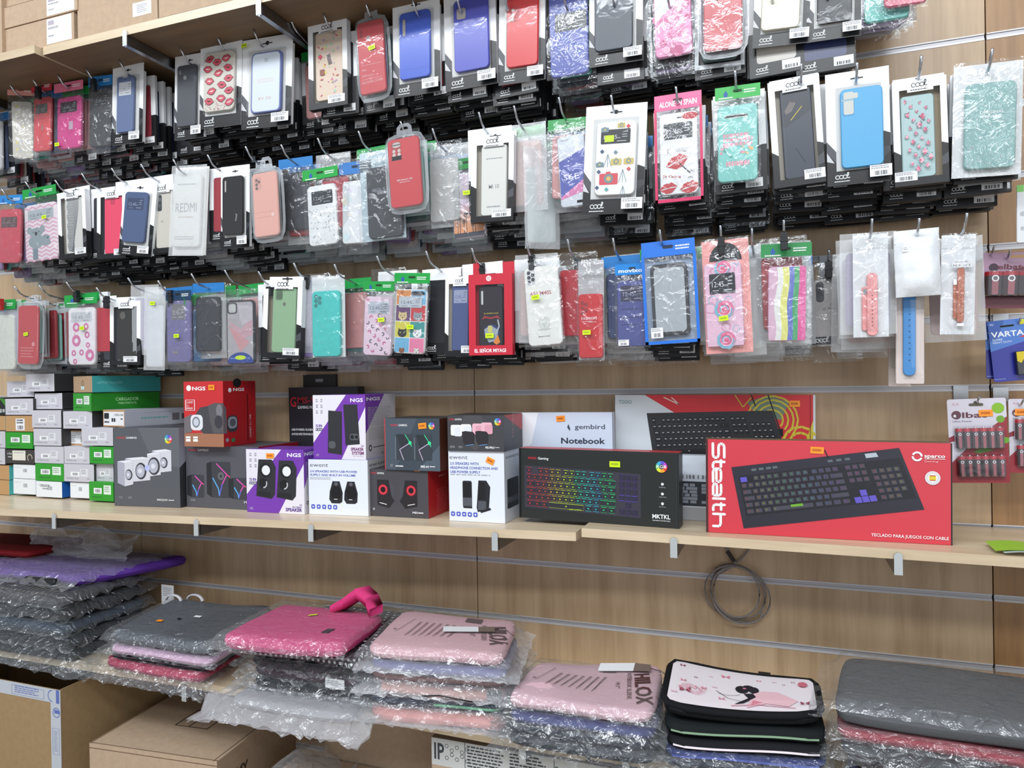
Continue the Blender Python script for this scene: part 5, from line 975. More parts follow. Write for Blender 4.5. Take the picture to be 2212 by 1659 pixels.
def ms1(F):
    mars(F, .05, .10, .04, .22); K = M((40, 36, 40), .35); E_ = M((74, 74, 82), .35)
    for s, c in ((1, .27), (-1, .70)):
        F.poly([(c-.12*s, .22), (c+.08*s, .22), (c+.17*s, .36), (c+.17*s, .66), (c+.08*s, .82), (c-.12*s, .76)], K); F.poly([(c+.08*s, .22), (c+.17*s, .36), (c+.17*s, .66), (c+.12*s, .55), (c+.1*s, .4)], E_)
        F.ell(c-.02*s, .43, .085, M((100, 30, 40), .35)); F.ell(c-.02*s, .43, .072, M((220, 60, 76), .3)); F.ell(c-.02*s, .43, .045, M((60, 20, 30), .35)); F.ell(c-.02*s, .43, .03, M((24, 20, 26), .35)); F.line([(c-.08*s, .71), (c+.04*s, .745)], .01, PAPER)
    F.text('MS1', .74, .91, .04, WHITE, w=.09, bold=2); F.lines(.84, .88, .92, .91, 1, PAPER, .8, 3); F.ell(.09, .85, .02, GREYINK)
m1 = shelf_box(796, 925, 1015, -.225, -.225, .15, 'dark speaker box with two red ringed speakers and a red side', ((72, 70, 76), (178, 30, 38), (60, 58, 62)), ms1, lambda S: (S.text('MS1', .40, .2, .05, M((226, 150, 150), .4), w=.25, bold=1), S.lines(.3, .45, .8, .95, 12, M((200, 90, 96), .4), .35, 6)), group='speaker boxes on the display shelf')
stick_on(m1[0], m1[1], m1[2], .83, -.0, sh=.004, sw=.016)
def msH(F):
    F.poly([(0, 0), (.6, 0), (.2, 1), (0, 1)], M((74, 84, 96), .38)); F.poly([(.6, 1), (1, .5), (1, 1)], M((80, 92, 104), .38)); F.rect(0, 0, .015, 1, M((196, 60, 60), .4)); mars(F, .12, .15, .04, .30); rgbdot(F, .86, .14, .055)
    for u in (.20, .55):
        F.poly([(u+.02, .32), (u, .38), (u, .78), (u+.02, .80)], M((120, 132, 140), .35)); F.rr(u+.01, .30, u+.31, .80, .02, M((58, 64, 72), .35)); F.poly([(u+.03, .32), (u+.2, .31), (u+.27, .46), (u+.1, .58)], M((46, 52, 58), .3)); F.line([(u+.18, .31), (u+.27, .47), (u+.3, .54)], .012, M((60, 220, 150), .3)); F.line([(u+.27, .47), (u+.08, .60), (u+.15, .80)], .012, M((200, 180, 210), .3)); F.ell(u+.27, .47, .03, M((60, 220, 150), .3))
    F.text('MS-H', .66, .94, .045, WHITE, w=.14, bold=2); F.lines(.82, .905, .92, .93, 1, PAPER, .7, 3); F.lines(.1, .89, .16, .95, 2, GREYINK, .5, 3); F.lines(.2, .91, .35, .94, 1, PAPER, .8, 4)
o, w, h, z = shelf_box(831, 950, 904, -.23, -.235, .13, 'dark teal grey speaker box with green lit cube speakers and orange price', ((62, 72, 82), (92, 48, 36), (50, 54, 58)), msH, base=m1[3]+.0006, ymid=960, group='speaker boxes on the display shelf')
stick_on(o, w, h, .70, .14, sw=.022, sh=.014, rot=-5)
def ew2(F):
    ew_logo(F, .02, .115, .06, .33); F.text('2.0 SPEAKERS WITH', .03, .195, .036, BT, w=.52, bold=2); F.text('HEADPHONE CONNECTION AND', .03, .255, .036, BT, w=.86, bold=2); F.text('USB POWER SUPPLY', .03, .315, .036, BT, w=.55, bold=2); F.lines(.03, .33, .80, .35, 1, GREYINK, .6, 3)
    K = M((36, 38, 44), .35); F.rr(.25, .42, .42, .80, .03, K); F.rr(.27, .44, .40, .65, .01, M((24, 25, 30), .4)); F.rect(.25, .66, .42, .78, M((84, 88, 96), .35)); F.rect(.26, .79, .42, .81, K); F.poly([(.54, .41), (.68, .41), (.75, .50), (.72, .80), (.52, .86), (.50, .80)], K); F.poly([(.55, .43), (.66, .43), (.67, .68), (.53, .68)], M((24, 25, 30), .4)); F.poly([(.53, .70), (.67, .70), (.67, .82), (.52, .83)], M((80, 84, 92), .35)); F.poly([(.55, .84), (.74, .79), (.76, .82), (.58, .87)], K)
    icons(F, .03, .865, 5, .075, .102)
e2 = shelf_box(970, 1090, 975, -.235, -.235, .12, 'white headphone speaker box with blue text, under the small dark box', ((222, 228, 240), (204, 210, 222), (206, 210, 218)), ew2, lambda S: (ew_logo(S, .1, .11, .055, .75), S.rr(.15, .40, .8, .82, .04, M((34, 36, 42), .4)), S.rect(.15, .66, .8, .74, M((84, 88, 96), .4))), group='speaker boxes on the display shelf')
stick_on(e2[0], e2[1], e2[2], .76, .13, sw=.02, sh=.014, rot=25)
def mspro(F):
    F.poly([(.3, 0), (.6, 0), (.75, .5), (.5, 1), (.2, .6)], M((76, 76, 80), .38)); mars(F, .03, .14, .05, .23); rgbdot(F, .90, .18, .06); Wt = M((222, 226, 232), .35); Pk = M((216, 158, 174), .35); K = M((46, 44, 48), .35)
    for u, v, m, m2 in ((.06, .27, M((236, 238, 242), .35), Wt), (.24, .25, M((236, 238, 242), .35), Wt), (.45, .23, M((232, 180, 194), .35), Pk), (.61, .20, M((232, 180, 194), .35), Pk)): F.rr(u, v, u+.19, v+.30, .03, m); F.rr(u+.06, v+.06, u+.20, v+.32, .03, m2)
    for u, v in ((.26, .44), (.50, .43)): F.poly([(u, v+.02), (u+.06, v), (u+.2, v+.02), (u+.23, v+.08), (u+.22, v+.36), (u+.06, v+.40), (u+.02, v+.3)], K); F.line([(u+.07, v+.405), (u+.21, v+.37)], .008, M((110, 170, 230), .3))
    F.text('MS-PRO', .68, .92, .06, WHITE, w=.16, bold=2); F.lines(.85, .88, .93, .90, 1, PAPER, .8, 3); F.lines(.04, .86, .14, .93, 2, GREYINK, .5, 3); F.lines(.2, .86, .28, .93, 2, GREYINK, .5, 5)
shelf_box(967, 1088, 897, -.24, -.24, .13, 'small dark speaker box with white and pink cubes, on the headphone speaker box', ((66, 66, 70), (48, 50, 58), (50, 50, 54)), mspro, lambda S: (S.poly([(.0, 0), (1, 0), (1, .5), (.55, .28)], M((176, 44, 52), .4)), S.text('MS-PRO', .5, .65, .06, M((210, 160, 160), .4), w=.5, rot=-90)), base=e2[3]+.0006, ymid=940, group='speaker boxes on the display shelf')
def gem(F):
    F.poly([(.22, 0), (.42, 0), (.36, .3), (.2, .5)], M((236, 240, 248), .4)); F.line([(.27, 0), (.22, .14)], .006, M((70, 110, 170), .4)); F.ell(.235, .195, .006, INK, n=4)
    F.text('gembird', .71, .16, .045, M((64, 72, 88), .4), w=.235, bold=1); F.poly([(.66, .11), (.675, .16), (.67, .18), (.65, .145)], M((64, 72, 88), .4)); F.text('Notebook', .60, .30, .055, M((44, 52, 72), .4), w=.345, bold=2); F.text('cooling stand', .48, .41, .055, M((44, 52, 72), .4), w=.465, bold=2)
o, w, h, z = shelf_box(1058, 1325, 891, -.105, -.105, .03, 'pale blue notebook cooling stand box behind the black keyboard box', ((206, 216, 234), (190, 196, 206)), gem, name='cooling_stand_box')
stick_on(o, w, h, .60, .06, sw=.022, sh=.014, rot=-4)
KEYC = M((64, 64, 72), .4); KEYB = M((38, 38, 46), .4)
def keyboard(F, q, body, rows, keycol, glyph=None, pad=.02, arrows=None):
    """a printed keyboard picture, bilinear in the quad q (tl, tr, br, bl)"""
    def B(s, t):
        (ax, ay), (bx, by), (cx, cy), (dx, dy) = q; return ((ax*(1-s)+bx*s)*(1-t)+(dx*(1-s)+cx*s)*t, (ay*(1-s)+by*s)*(1-t)+(dy*(1-s)+cy*s)*t)
    F.poly([B(0, 0), B(1, 0), B(1, 1), B(0, 1)], body); by = {}; gl = []
    for (t0, t1, cells) in rows:
        for c in cells:
            s0, s1 = c[0], c[1]; m = c[2] if len(c) > 2 else keycol((s0+s1)/2, t0)
            e = .12*(s1-s0) if s1-s0 < .08 else .006; by.setdefault(m, []).append([B(s0+e, t0), B(s1-e, t0), B(s1-e*.8, t1), B(s0+e*.8, t1)])
            g = .25*(s1-s0) if s1-s0 < .08 else .4*(s1-s0); gl.append([B(s0+g, t0+(t1-t0)*.3), B(s1-g*1.4, t0+(t1-t0)*.3), B(s1-g*1.4, t0+(t1-t0)*.5), B(s0+g, t0+(t1-t0)*.5)])
    for m, L in by.items(): F.polys(L, m)
    if glyph: F.polys(gl, glyph)
    return B
def keyrows(t0, t1, x0=.02, tkl=False, num=True):
    R = []; n = 6; dt = (t1-t0)/n; xe = .645 if num else .80; g = lambda k: (t0+k*dt+dt*.08, t0+(k+1)*dt-dt*.08); u = (xe-x0)/15.0
    R.append((*g(0), [(x0, x0+u)]+[(x0+u*(2+i+.3*(i//4)), x0+u*(3+i+.3*(i//4))) for i in range(12)]))
    R.append((*g(1), [(x0+u*i, x0+u*(i+1)) for i in range(13)]+[(x0+u*13, xe)])); R.append((*g(2), [(x0, x0+u*1.5)]+[(x0+u*(1.5+i), x0+u*(2.5+i)) for i in range(12)]+[(x0+u*13.5, xe)]))
    R.append((*g(3), [(x0, x0+u*1.8)]+[(x0+u*(1.8+i), x0+u*(2.8+i)) for i in range(12)]+[(x0+u*13.8, xe)])); R.append((*g(4), [(x0, x0+u*1.3)]+[(x0+u*(1.3+i), x0+u*(2.3+i)) for i in range(11)]+[(x0+u*12.3, xe)]))
    R.append((*g(5), [(x0+u*1.25*i, x0+u*1.25*(i+1)) for i in range(3)]+[(x0+u*3.8, x0+u*9.8)]+[(x0+u*(9.9+1.25*i), x0+u*(11.1+1.25*i)) for i in range(4)]))
    a = xe+u*.4
    for k in (0, 1, 2): R.append((*g(k), [(a+u*i, a+u*(i+1)) for i in range(3)]))
    if not num: R.append((*g(3), [(a+u*i, a+u*(i+1), M((90, 70, 190), .3)) for i in range(3)])) if tkl else None
    AR = [(a+u, a+u*2)], [(a+u*i, a+u*(i+1)) for i in range(3)]
    R.append((*g(4), AR[0])); R.append((*g(5), AR[1]))
    if num:
        b = a+u*3.4
        for k in range(1, 6): R.append((*g(k), [(b+u*i, b+u*(i+1)) for i in range(4 if k < 5 else 3)]))
    return R, (a, u, g)
def tooo(F):
    F.poly([(.16, 0), (.99, 0), (.99, 1), (.5, 1), (.42, .25)], M((206, 48, 56), .4)); Yl = M((204, 186, 60), .4); Gn = M((110, 130, 110), .4)
    F.poly([(.82, 1), (.99, .2), (.99, 1)], Yl); F.poly([(.68, .06), (.78, 0), (.88, .06), (.84, .2), (.72, .16)], Gn)
    for r in (.05, .075, .1, .12): F.arc(.80, .2, r, 150, 400, .009, Yl, 12)
    for r in (.05, .08): F.arc(.93, .38, r, 0, 330, .012, Yl, 12); F.arc(.90, .55, r, 60, 300, .01, Gn, 12)
    F.line([(.26, .02), (.34, .08), (.3, .02)], .006, M((230, 200, 190), .4)); F.line([(.62, 0), (.66, .1), (.7, .02)], .005, Yl)
    F.text('TOOO', .02, .075, .03, M((110, 150, 150), .4), w=.07, bold=1); F.line([(.70, 0), (.72, .09)], .006, BLACK); F.line([(.78, 0), (.83, .25), (.84, .32)], .006, BLACK); F.rect(.83, .27, .85, .33, BLACK)
    R, _ = keyrows(.10, .93, .03); keyboard(F, [(.17, .155), (.80, .125), (.87, .48), (.205, .54)], M((48, 48, 52), .35), R, lambda a, b: M((30, 30, 34), .4), M((150, 150, 156), .5)); F.text('TGK-2003-B', .02, .53, .018, M((120, 170, 170), .4), w=.1); F.rect(.975, 0, .978, 1, M((120, 20, 26), .4))
o, w, h, z = shelf_box(1328, 1760, 853, -.06, -.06, .03, 'large keyboard box with red and yellow swirls standing at the very back', ((208, 214, 220), (190, 50, 56)), tooo, name='keyboard_box', ymid=950, group='keyboard boxes')
stick_on(o, w, h, .905, .07, sw=.022, sh=.014)
def backkb(F):
    F.bars(.05, .30, .95, .36, M((120, 124, 130), .5), 40); R, _ = keyrows(.08, .9, .03); keyboard(F, [(.02, .40), (.98, .40), (.98, .78), (.02, .78)], M((50, 54, 64), .4), R, lambda a, b: M((150, 156, 168), .4)); F.rect(0, .80, 1, 1, M((176, 178, 184), .4))
shelf_box(1290, 1640, 983, -.125, -.125, .03, 'white keyboard box seen in the slot between the black and red keyboard boxes', ((214, 222, 234), (200, 204, 210)), backkb, name='keyboard_box', group='keyboard boxes')
def mktkl(F):
    F.text('MARS', .06, .155, .035, M((190, 40, 50), .4), w=.055, bold=1); F.text('Gaming', .125, .155, .035, PAPER, w=.07, bold=1)
    def kc(a, b):
        import colorsys
        if a > .84: return M((70, 50, 110), .35)
        if a < .22: h_ = .98+a*.3
        elif a < .45: h_ = .10+(a-.2)*.5
        elif a < .66: h_ = .42+(a-.45)*.6
        else: h_ = .40
        r, g, b_ = colorsys.hsv_to_rgb(round(h_ % 1, 2), .75, .72); return M((int(r*255), int(g*255), int(b_*255)), .35)
    R, (a, u, g) = keyrows(.03, .97, .015, num=False, tkl=True); q = [(.035, .245), (.775, .30), (.775, .895), (.035, .845)]
    B = keyboard(F, q, M((58, 56, 68), .35), R, kc); R2 = [(t0+.013, t1-.013, [(c[0]+.006, c[1]-.006) for c in cs]) for t0, t1, cs in R]
    keyboard(F, q, M((58, 56, 68), .35) if False else M((58, 56, 68), .35), [], kc) if False else None
    F.k += 1; by = []; gl = {}
    for t0, t1, cs in R2:
        for s0, s1 in cs:
            by.append([B(s0, t0), B(s1, t0), B(s1, t1), B(s0, t1)]); m = kc((s0+s1)/2, t0); gl.setdefault(m, []).append([B((s0+s1)/2-.007, t0+.04), B((s0+s1)/2+.007, t0+.04), B((s0+s1)/2+.007, t0+.07), B((s0+s1)/2-.007, t0+.07)])
    F.polys(by, M((44, 46, 56), .35)); [F.polys(L, m) for m, L in gl.items()]
    F.text('MARS GAMING', .33, .845, .018, M((190, 220, 60), .4), w=.08, bold=1); rgbdot(F, .90, .19, .034)
    F.text('MKTKL', .845, .88, .055, WHITE, w=.105, bold=2); F.text('GAMING KEYBOARD', .845, .915, .016, PAPER, w=.105)
    for i in range(3): F.ell(.905, .42+.13*i, .009, PAPER, n=6); F.lines(.885, .455+.13*i, .93, .475+.13*i, 2, GREYINK, .4, i)
    F.rect(0, 0, .008, 1, M((16, 16, 18), .3)); F.rect(.985, 0, .988, 1, M((60, 64, 66), .3))
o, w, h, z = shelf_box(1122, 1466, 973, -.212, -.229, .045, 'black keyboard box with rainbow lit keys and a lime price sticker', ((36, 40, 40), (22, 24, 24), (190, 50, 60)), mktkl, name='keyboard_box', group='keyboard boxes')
stick_on(o, w, h, .62, .18, LIME, .024, .013)
def stealth(F):
    F.rect(0, 0, .01, 1, M((70, 36, 36), .4)); F.rect(.994, 0, 1, 1, M((50, 30, 30), .4)); k = F.H/F.W; X0, X1 = .032, .082
    # upright lettering built from strokes, reading downwards
    def S_(pts, v0, v1): F.line([(X1-(X1-X0)*y, v0+(v1-v0)*x) for x, y in pts], .0115, WHITE); [F.ell(X1-(X1-X0)*y, v0+(v1-v0)*x, .0057, WHITE, n=10) for x, y in (pts[0], pts[-1])]
    S_([(0, 0+.85), (0, 1), (.62, 1), (.62, .98), (.5, .55), (.9, .5), (1, .4), (1, .0), (.95, 0), (0, 0)][::-1] if False else [(.95, .0), (.2, .0), (.02, .12), (.02, .38), (.2, .5), (.8, .5), (.98, .62), (.98, .88), (.8, 1), (.0, 1)], .045, .20)
    S_([(.3, 0), (.3, .86), (.55, 1), (1, 1)], .215, .30); S_([(0, .3), (.9, .3)], .225, .30)
    S_([(1, 1), (.2, 1), (0, .86), (0, .42), (.2, .3), (.8, .3), (1, .42), (1, .62), (.85, .7), (.1, .7)], .315, .455)
    S_([(.1, .3), (.8, .3), (1, .42), (1, 1), (.2, 1), (0, .88), (0, .76), (.15, .66), (1, .66)], .475, .60)
    S_([(.5, 0), (.5, 1)], .61, .66); S_([(.3, 0), (.3, .86), (.55, 1), (1, 1)], .675, .76); S_([(0, .3), (.9, .3)], .685, .76)
    S_([(0, 0), (0, 1)], .80, .93); S_([(0, .35), (.8, .35), (1, .48), (1, 1)], .80, .93)
    body = M((42, 42, 54), .4); R, (a, u, g) = keyrows(.17, .80, .035)
    q = [(.113, .295), (.80, .055), (.895, .66), (.165, .94)]; ks = {}
    B = keyboard(F, q, body, [(t0, t1, [(c[0], c[1]) for c in cs]) for t0, t1, cs in R], lambda a_, b_: M((28, 28, 36), .4), None)
    F.polys([[B(.03, .155), B(.985, .155), B(.985, .81), B(.03, .81)]], M((30, 30, 38), .4))
    tops = []; gl = {}
    import colorsys
    for t0, t1, cs in R:
        for c in cs:
            s0, s1 = c[0], c[1]; tops.append([B(s0+.006, t0+.004), B(s1-.006, t0+.004), B(s1-.006, t1-.02), B(s0+.006, t1-.02)]); r, g_, b_ = colorsys.hsv_to_rgb(round((s0*1.3) % 1, 1), .45, .42)
            gl.setdefault(M((int(r*255), int(g_*255), int(b_*255)), .5), []).append([B(s0+.014, t0+.02), B(s0+.024, t0+.02), B(s0+.024, t0+.05), B(s0+.014, t0+.05)])
    F.polys(tops, M((70, 68, 82), .4)); [F.polys(L, m) for m, L in gl.items()]
    V = M((96, 84, 190), .4); t4, t5 = g_2 = (.17+.63/6*4+.008, .17+.63/6*5+.008)
    ar = [[B(a+u*i, .17+.105*5), B(a+u*(i+.9), .17+.105*5), B(a+u*(i+.9), .17+.105*5.9), B(a+u*i, .17+.105*5.9)] for i in range(3)]+[[B(a+u, .17+.105*4), B(a+u*1.9, .17+.105*4), B(a+u*1.9, .17+.105*4.9), B(a+u, .17+.105*4.9)], [B(.04, .18), B(.08, .18), B(.08, .26), B(.04, .26)]]
    F.polys(ar, V); Bt = M((90, 100, 108), .4)
    for s in (.12, .165, .21, .25, .58, .63, .68): F.poly([B(s, .06), B(s+.03, .06), B(s+.03, .1), B(s, .1)], Bt)
    F.poly([B(.80, .03), B(.865, .03), B(.87, .10), B(.80, .10)], M((176, 186, 196), .4)); F.poly([B(.30, .70), B(.37, .70), B(.37, .74), B(.30, .74)], M((110, 170, 50), .4)); F.line([(.52, .17), (.506, .09)], .004, BLACK)
    F.ring(.868, .135, .021, .008, WHITE, 20, 20, 180, ); F.ring(.868, .135, .021, .008, WHITE, 20, 200, 360); F.text('sparco', .895, .145, .035, WHITE, w=.078, bold=2); F.rect(.895, .155, .973, .16, WHITE); F.text('Gaming', .895, .19, .018, M((240, 190, 190), .4), w=.052)
    F.ell(.926, .345, .029, WHITE); F.ring(.926, .345, .027, .009, M((214, 210, 214), .5)); F.rr(.913, .32, .939, .37, .006, M((220, 200, 50), .4)); F.rect(.915, .318, .937, .327, M((190, 50, 50), .4)); F.rect(.915, .363, .937, .372, M((190, 50, 50), .4))
    F.text('TECLADO PARA JUEGOS CON CABLE', .69, .95, .03, WHITE, w=.295, bold=1)
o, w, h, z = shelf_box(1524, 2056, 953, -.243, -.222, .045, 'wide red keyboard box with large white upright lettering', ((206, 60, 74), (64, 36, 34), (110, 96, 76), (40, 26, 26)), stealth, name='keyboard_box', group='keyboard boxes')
stick_on(o, w, h, .475, .095, sw=.025, sh=.0135, rot=2)
# charger boxes on the left ------------------------------------------------
GX = (196, 194, 202); GNN = (44, 150, 40); BRN = (186, 146, 100); WH = (228, 232, 236)
def glab(F):
    F.rect(.22, .44, .52, .70, PAPER); F.bars(.29, .50, .46, .64, INK, 12); F.rect(.55, .26, .80, .70, M((216, 216, 222), .5)); F.lines(.58, .32, .76, .6, 3, GREYINK, .5, 5); F.text('INTERNAL CODE', .09, .86, .09, M((150, 150, 160), .5), w=.4, bold=1); F.text('GAN', .76, .85, .08, M((150, 150, 160), .5), bold=1)
def nlab(F):
    F.rect(.19, .32, .52, .62, PAPER); F.bars(.25, .38, .46, .56, INK, 12); F.rect(.60, .16, .90, .64, M((214, 232, 214), .5)); F.lines(.63, .24, .86, .56, 3, GREYINK, .5, 5); F.text('INTERNAL CODE', .12, .84, .08, M((40, 110, 40), .5), w=.4, bold=1)
def wlab(F): F.bars(.45, .30, .62, .55, GREYINK, 14); F.lines(.05, .2, .35, .27, 1, M((190, 194, 200), .5), .5, 3)
def blab(F): F.rect(.36, .18, .68, .92, PAPER); F.lines(.4, .24, .64, .55, 2, INK, .6, 4); F.bars(.42, .62, .62, .86, INK, 12)
PL = [  # x0, x1, y0, y1 (in the 3.606 zoom of the left edge), kind, label, Y
 (55, 265, 155, 280, 'g', 'grey charger box second from the top left of the pile', -.20), (203, 423, 100, 238, 'g', 'grey charger box topmost of the pile, beside the brown and teal one', -.215),
 (42, 258, 292, 420, 'g', 'shiny grey charger box above the brown box with a tall label', -.215), (272, 485, 250, 375, 'g', 'grey charger box below the topmost grey one, left of the green one', -.205),
 (-120, 42, 285, 422, 'd', 'black and green box cut by the left edge', -.205), (-150, 42, 426, 540, 'b', 'upper plain brown box cut by the left edge', -.205), (45, 262, 425, 550, 'b2', 'brown box with a tall white label in the charger pile', -.215),
 (250, 477, 383, 520, 'g', 'grey charger box in the third layer, left of the one below green', -.222), (492, 718, 390, 528, 'g', 'grey charger box directly under the green long box', -.225),
 (-150, 42, 545, 675, 'g', 'grey charger box cut by the left edge, upper one', -.205), (45, 256, 553, 683, 'n', 'green charger box between brown and black boxes', -.215), (262, 478, 525, 660, 'g', 'grey charger box in the fourth layer with a dark gap at its right', -.222),
 (525, 640, 540, 658, 'l', 'brown box with white printed label squeezed between grey boxes', -.19), (636, 880, 518, 660, 'g', 'grey charger box just left of the top of the grey speaker box', -.235),
 (-150, 40, 678, 803, 'g', 'grey charger box cut by the left edge, lower one', -.205), (45, 266, 690, 800, 'k', 'black printed box with a white label and cable picture', -.215), (270, 497, 664, 798, 'g', 'grey charger box in the fifth layer above a green one', -.222),
 (500, 697, 665, 800, 'g', 'grey charger box in the fifth layer, left of a green one', -.226), (698, 884, 667, 800, 'n', 'green charger box touching the grey speaker box, upper one', -.235),
 (-150, 72, 810, 922, 'b', 'plain brown box with teal side, upper of two', -.205), (105, 275, 805, 916, 'w', 'white box stacked on another at the left', -.21), (276, 497, 800, 935, 'n', 'green charger box resting on a white box with blue side', -.225),
 (499, 732, 802, 942, 'g', 'grey charger box lowest of the grey ones', -.228), (748, 884, 800, 937, 'g', 'beige grey charger box right of the lowest grey one', -.22),
 (-150, 72, 924, 1036, 'b', 'plain brown box with teal side, lower of two', -.205), (105, 279, 918, 1036, 'w', 'white box lying on the shelf at far left', -.21), (282, 483, 937, 1060, 'w2', 'white box with a bright blue side on the shelf', -.225),
 (548, 694, 945, 1066, 'w', 'white box between the blue side and the green box', -.222), (695, 884, 942, 1090, 'n', 'green charger box on the shelf touching the grey speaker box', -.238)]
KC = {'g': (GX, (58, 56, 58)), 'n': (GNN, (36, 130, 40)), 'b': (BRN, (90, 200, 200)), 'b2': (BRN, (120, 90, 60)), 'd': ((30, 34, 30), (20, 20, 20)), 'w': (WH, (200, 206, 214)), 'w2': (WH, (30, 100, 190)), 'k': ((62, 58, 56), (40, 38, 36)), 'l': (BRN, (60, 50, 44))}
def draw_kind(F, k):
    if k == 'g': glab(F)
    elif k == 'n': nlab(F)
    elif k in 'w w2': wlab(F); (F.text('CARGADOR', .15, .35, .16, INK, w=.38, bold=1), F.lines(.25, .42, .5, .55, 1, GREYINK, .7, 8)) if k == 'w2' else None
    elif k == 'b2': blab(F)
    elif k == 'l': F.rect(.05, .08, 1, .88, PAPER); F.lines(.1, .3, .6, .8, 4, GREYINK, .5, 3); F.rect(.1, .12, .2, .26, INK); F.bars(.9, .4, 1, .8, INK, 6)
    elif k == 'k': F.rect(.24, .06, .70, .76, M((222, 218, 206), .5)); F.lines(.3, .18, .66, .3, 1, GREYINK, .5, 3); F.text('e-fast', .06, .35, .16, PAPER, w=.16); F.lines(.08, .5, .22, .6, 1, PAPER, .5, 4); F.arc(.85, .55, .08, 120, 380, .03, M((170, 160, 140), .5), 7)
    elif k == 'd': F.poly([(.7, 0), (1, .1), (1, .5)], M((60, 130, 40), .4)); F.text('65 W', .72, .85, .2, WHITE, w=.25, bold=2)
for (x0, x1, y0, y1, k, lb, Y) in PL:
    X0, X1, Y0_, Y1_ = x0/3.606, x1/3.606, 780+y0/3.606, 780+y1/3.606; a, b, t = at(X0, (Y0_+Y1_)/2, Y), at(X1, (Y0_+Y1_)/2, Y), at((X0+X1)/2, Y0_, Y); u = at((X0+X1)/2, Y1_, Y)
    z0 = max(u.z, SZ((a.x+b.x)/2)+.0008) if y1 > 1030 else u.z+.0006; w, h = b.x-a.x, t.z-z0-.0004; mb = MB(); c = KC[k]; dp = .15
    mb.box(0, w, 0, dp, 0, h, M(c[0], .42), mr=M(c[1], .42), mt=M(tuple(min(255, v+10) for v in c[0]), .42)); F = Face(mb, (0, 0, h), (w, 0, 0), (0, 0, -h)); draw_kind(F, k)
    tag(mb.build('charger_box', None, (a.x, Y, z0)), lb, 'box', 'charger boxes piled at the left')
def longbox(x0, x1, xe, y0, y1, Yf, ang, L, cf, cs, label, pf, ps):
    """box turned so that its long side shows"""
    a, b = at(x0, (y0+y1)/2, Yf), at(x1, (y0+y1)/2, Yf); t, u = at((x0+x1)/2, y0, Yf), at((x0+x1)/2, y1, Yf); w = (b.x-a.x)/math.cos(ang)*.99; h = t.z-u.z-.0008
    mb = MB(); mb.box(-w, 0, 0, L, 0, h, M(cf, .42), mr=M(cs, .42), mt=M(cs, .42)); F = Face(mb, (-w, 0, h), (w, 0, 0), (0, 0, -h)); S = Face(mb, (0, 0, h), (0, L, 0), (0, 0, -h)); pf(F); ps(S)
    return tag(mb.build('charger_box', None, (b.x, Yf, u.z), (0, 0, ang)), label, 'box', 'long charger boxes on the pile')
longbox(136, 199, 313, 812, 848, -.235, math.radians(-16), .205, (176, 146, 116), (62, 158, 158), 'long charger box with brown end and teal side, highest of the three long ones', lambda F: (F.ring(.5, .45, .08, .02, INK, 4), F.rect(.4, .62, .58, .82, M((190, 214, 210), .5))), lambda S: S.text('LAPTOP CHARGER', .07, .48, .13, M((130, 200, 200), .5), w=.36, bold=1))
longbox(136, 197, 310, 849, 888, -.235, math.radians(-16), .205, GNN, (34, 128, 36), 'long bright green charger box lettered on its side', nlab, lambda S: (S.text('CARGADOR', .34, .46, .18, M((170, 220, 160), .5), w=.34, bold=1), S.text('PARA PORTATIL', .38, .66, .12, M((170, 220, 160), .5), w=.27, bold=1)))
longbox(207, 269, 380, 885, 922, -.232, math.radians(-12), .20, (190, 150, 110), (178, 182, 194), 'long charger box with brown end and pale grey side, on the grey speaker box', lambda F: (F.rect(.03, .12, .97, .93, PAPER), F.rr(.05, .2, .28, .55, .02, INK), F.text('CARG-306', .52, .36, .13, INK, w=.42, bold=1), F.rect(.40, .5, .48, .72, INK), F.rect(.5, .5, .58, .72, INK), F.lines(.06, .68, .3, .82, 1, INK, .8, 3), F.lines(.82, .5, .92, .62, 1, INK, .6, 4)), lambda S: (S.lines(.3, .2, .8, .26, 1, GREYINK, .5, 3), S.lines(.25, .48, .7, .6, 1, M((110, 170, 170), .5), .8, 4), S.rect(.74, .3, .86, .75, M((110, 110, 116), .5)), S.rect(.9, .35, .97, .7, M((70, 70, 76), .5))))
# green leaflet
p = atz(2137, 1184, SZ(.35)+.002); mb = MB(); m = M((150, 196, 60), .4); n_ = 8
for i in range(n_):
    x0, x1 = i*.02, (i+1)*.02; zz = lambda x: .004*math.sin(x*40); mb.poly([(x0, 0, zz(x0)), (x1, 0, zz(x1)), (x1, .07, zz(x1)+.003), (x0, .07, zz(x0)+.003)], m); mb.poly([(x0+.012, -.008, zz(x0)-.0012), (x1+.012, -.008, zz(x1)-.0012), (x1+.012, .05, zz(x1)+.001), (x0+.012, .05, zz(x0)+.001)], M((190, 206, 200), .4))
tag(mb.build('leaflet', None, (p.x, -.275, SZ(p.x)+.006)), 'bright green leaflet lying on the shelf at the right edge', 'leaflet')
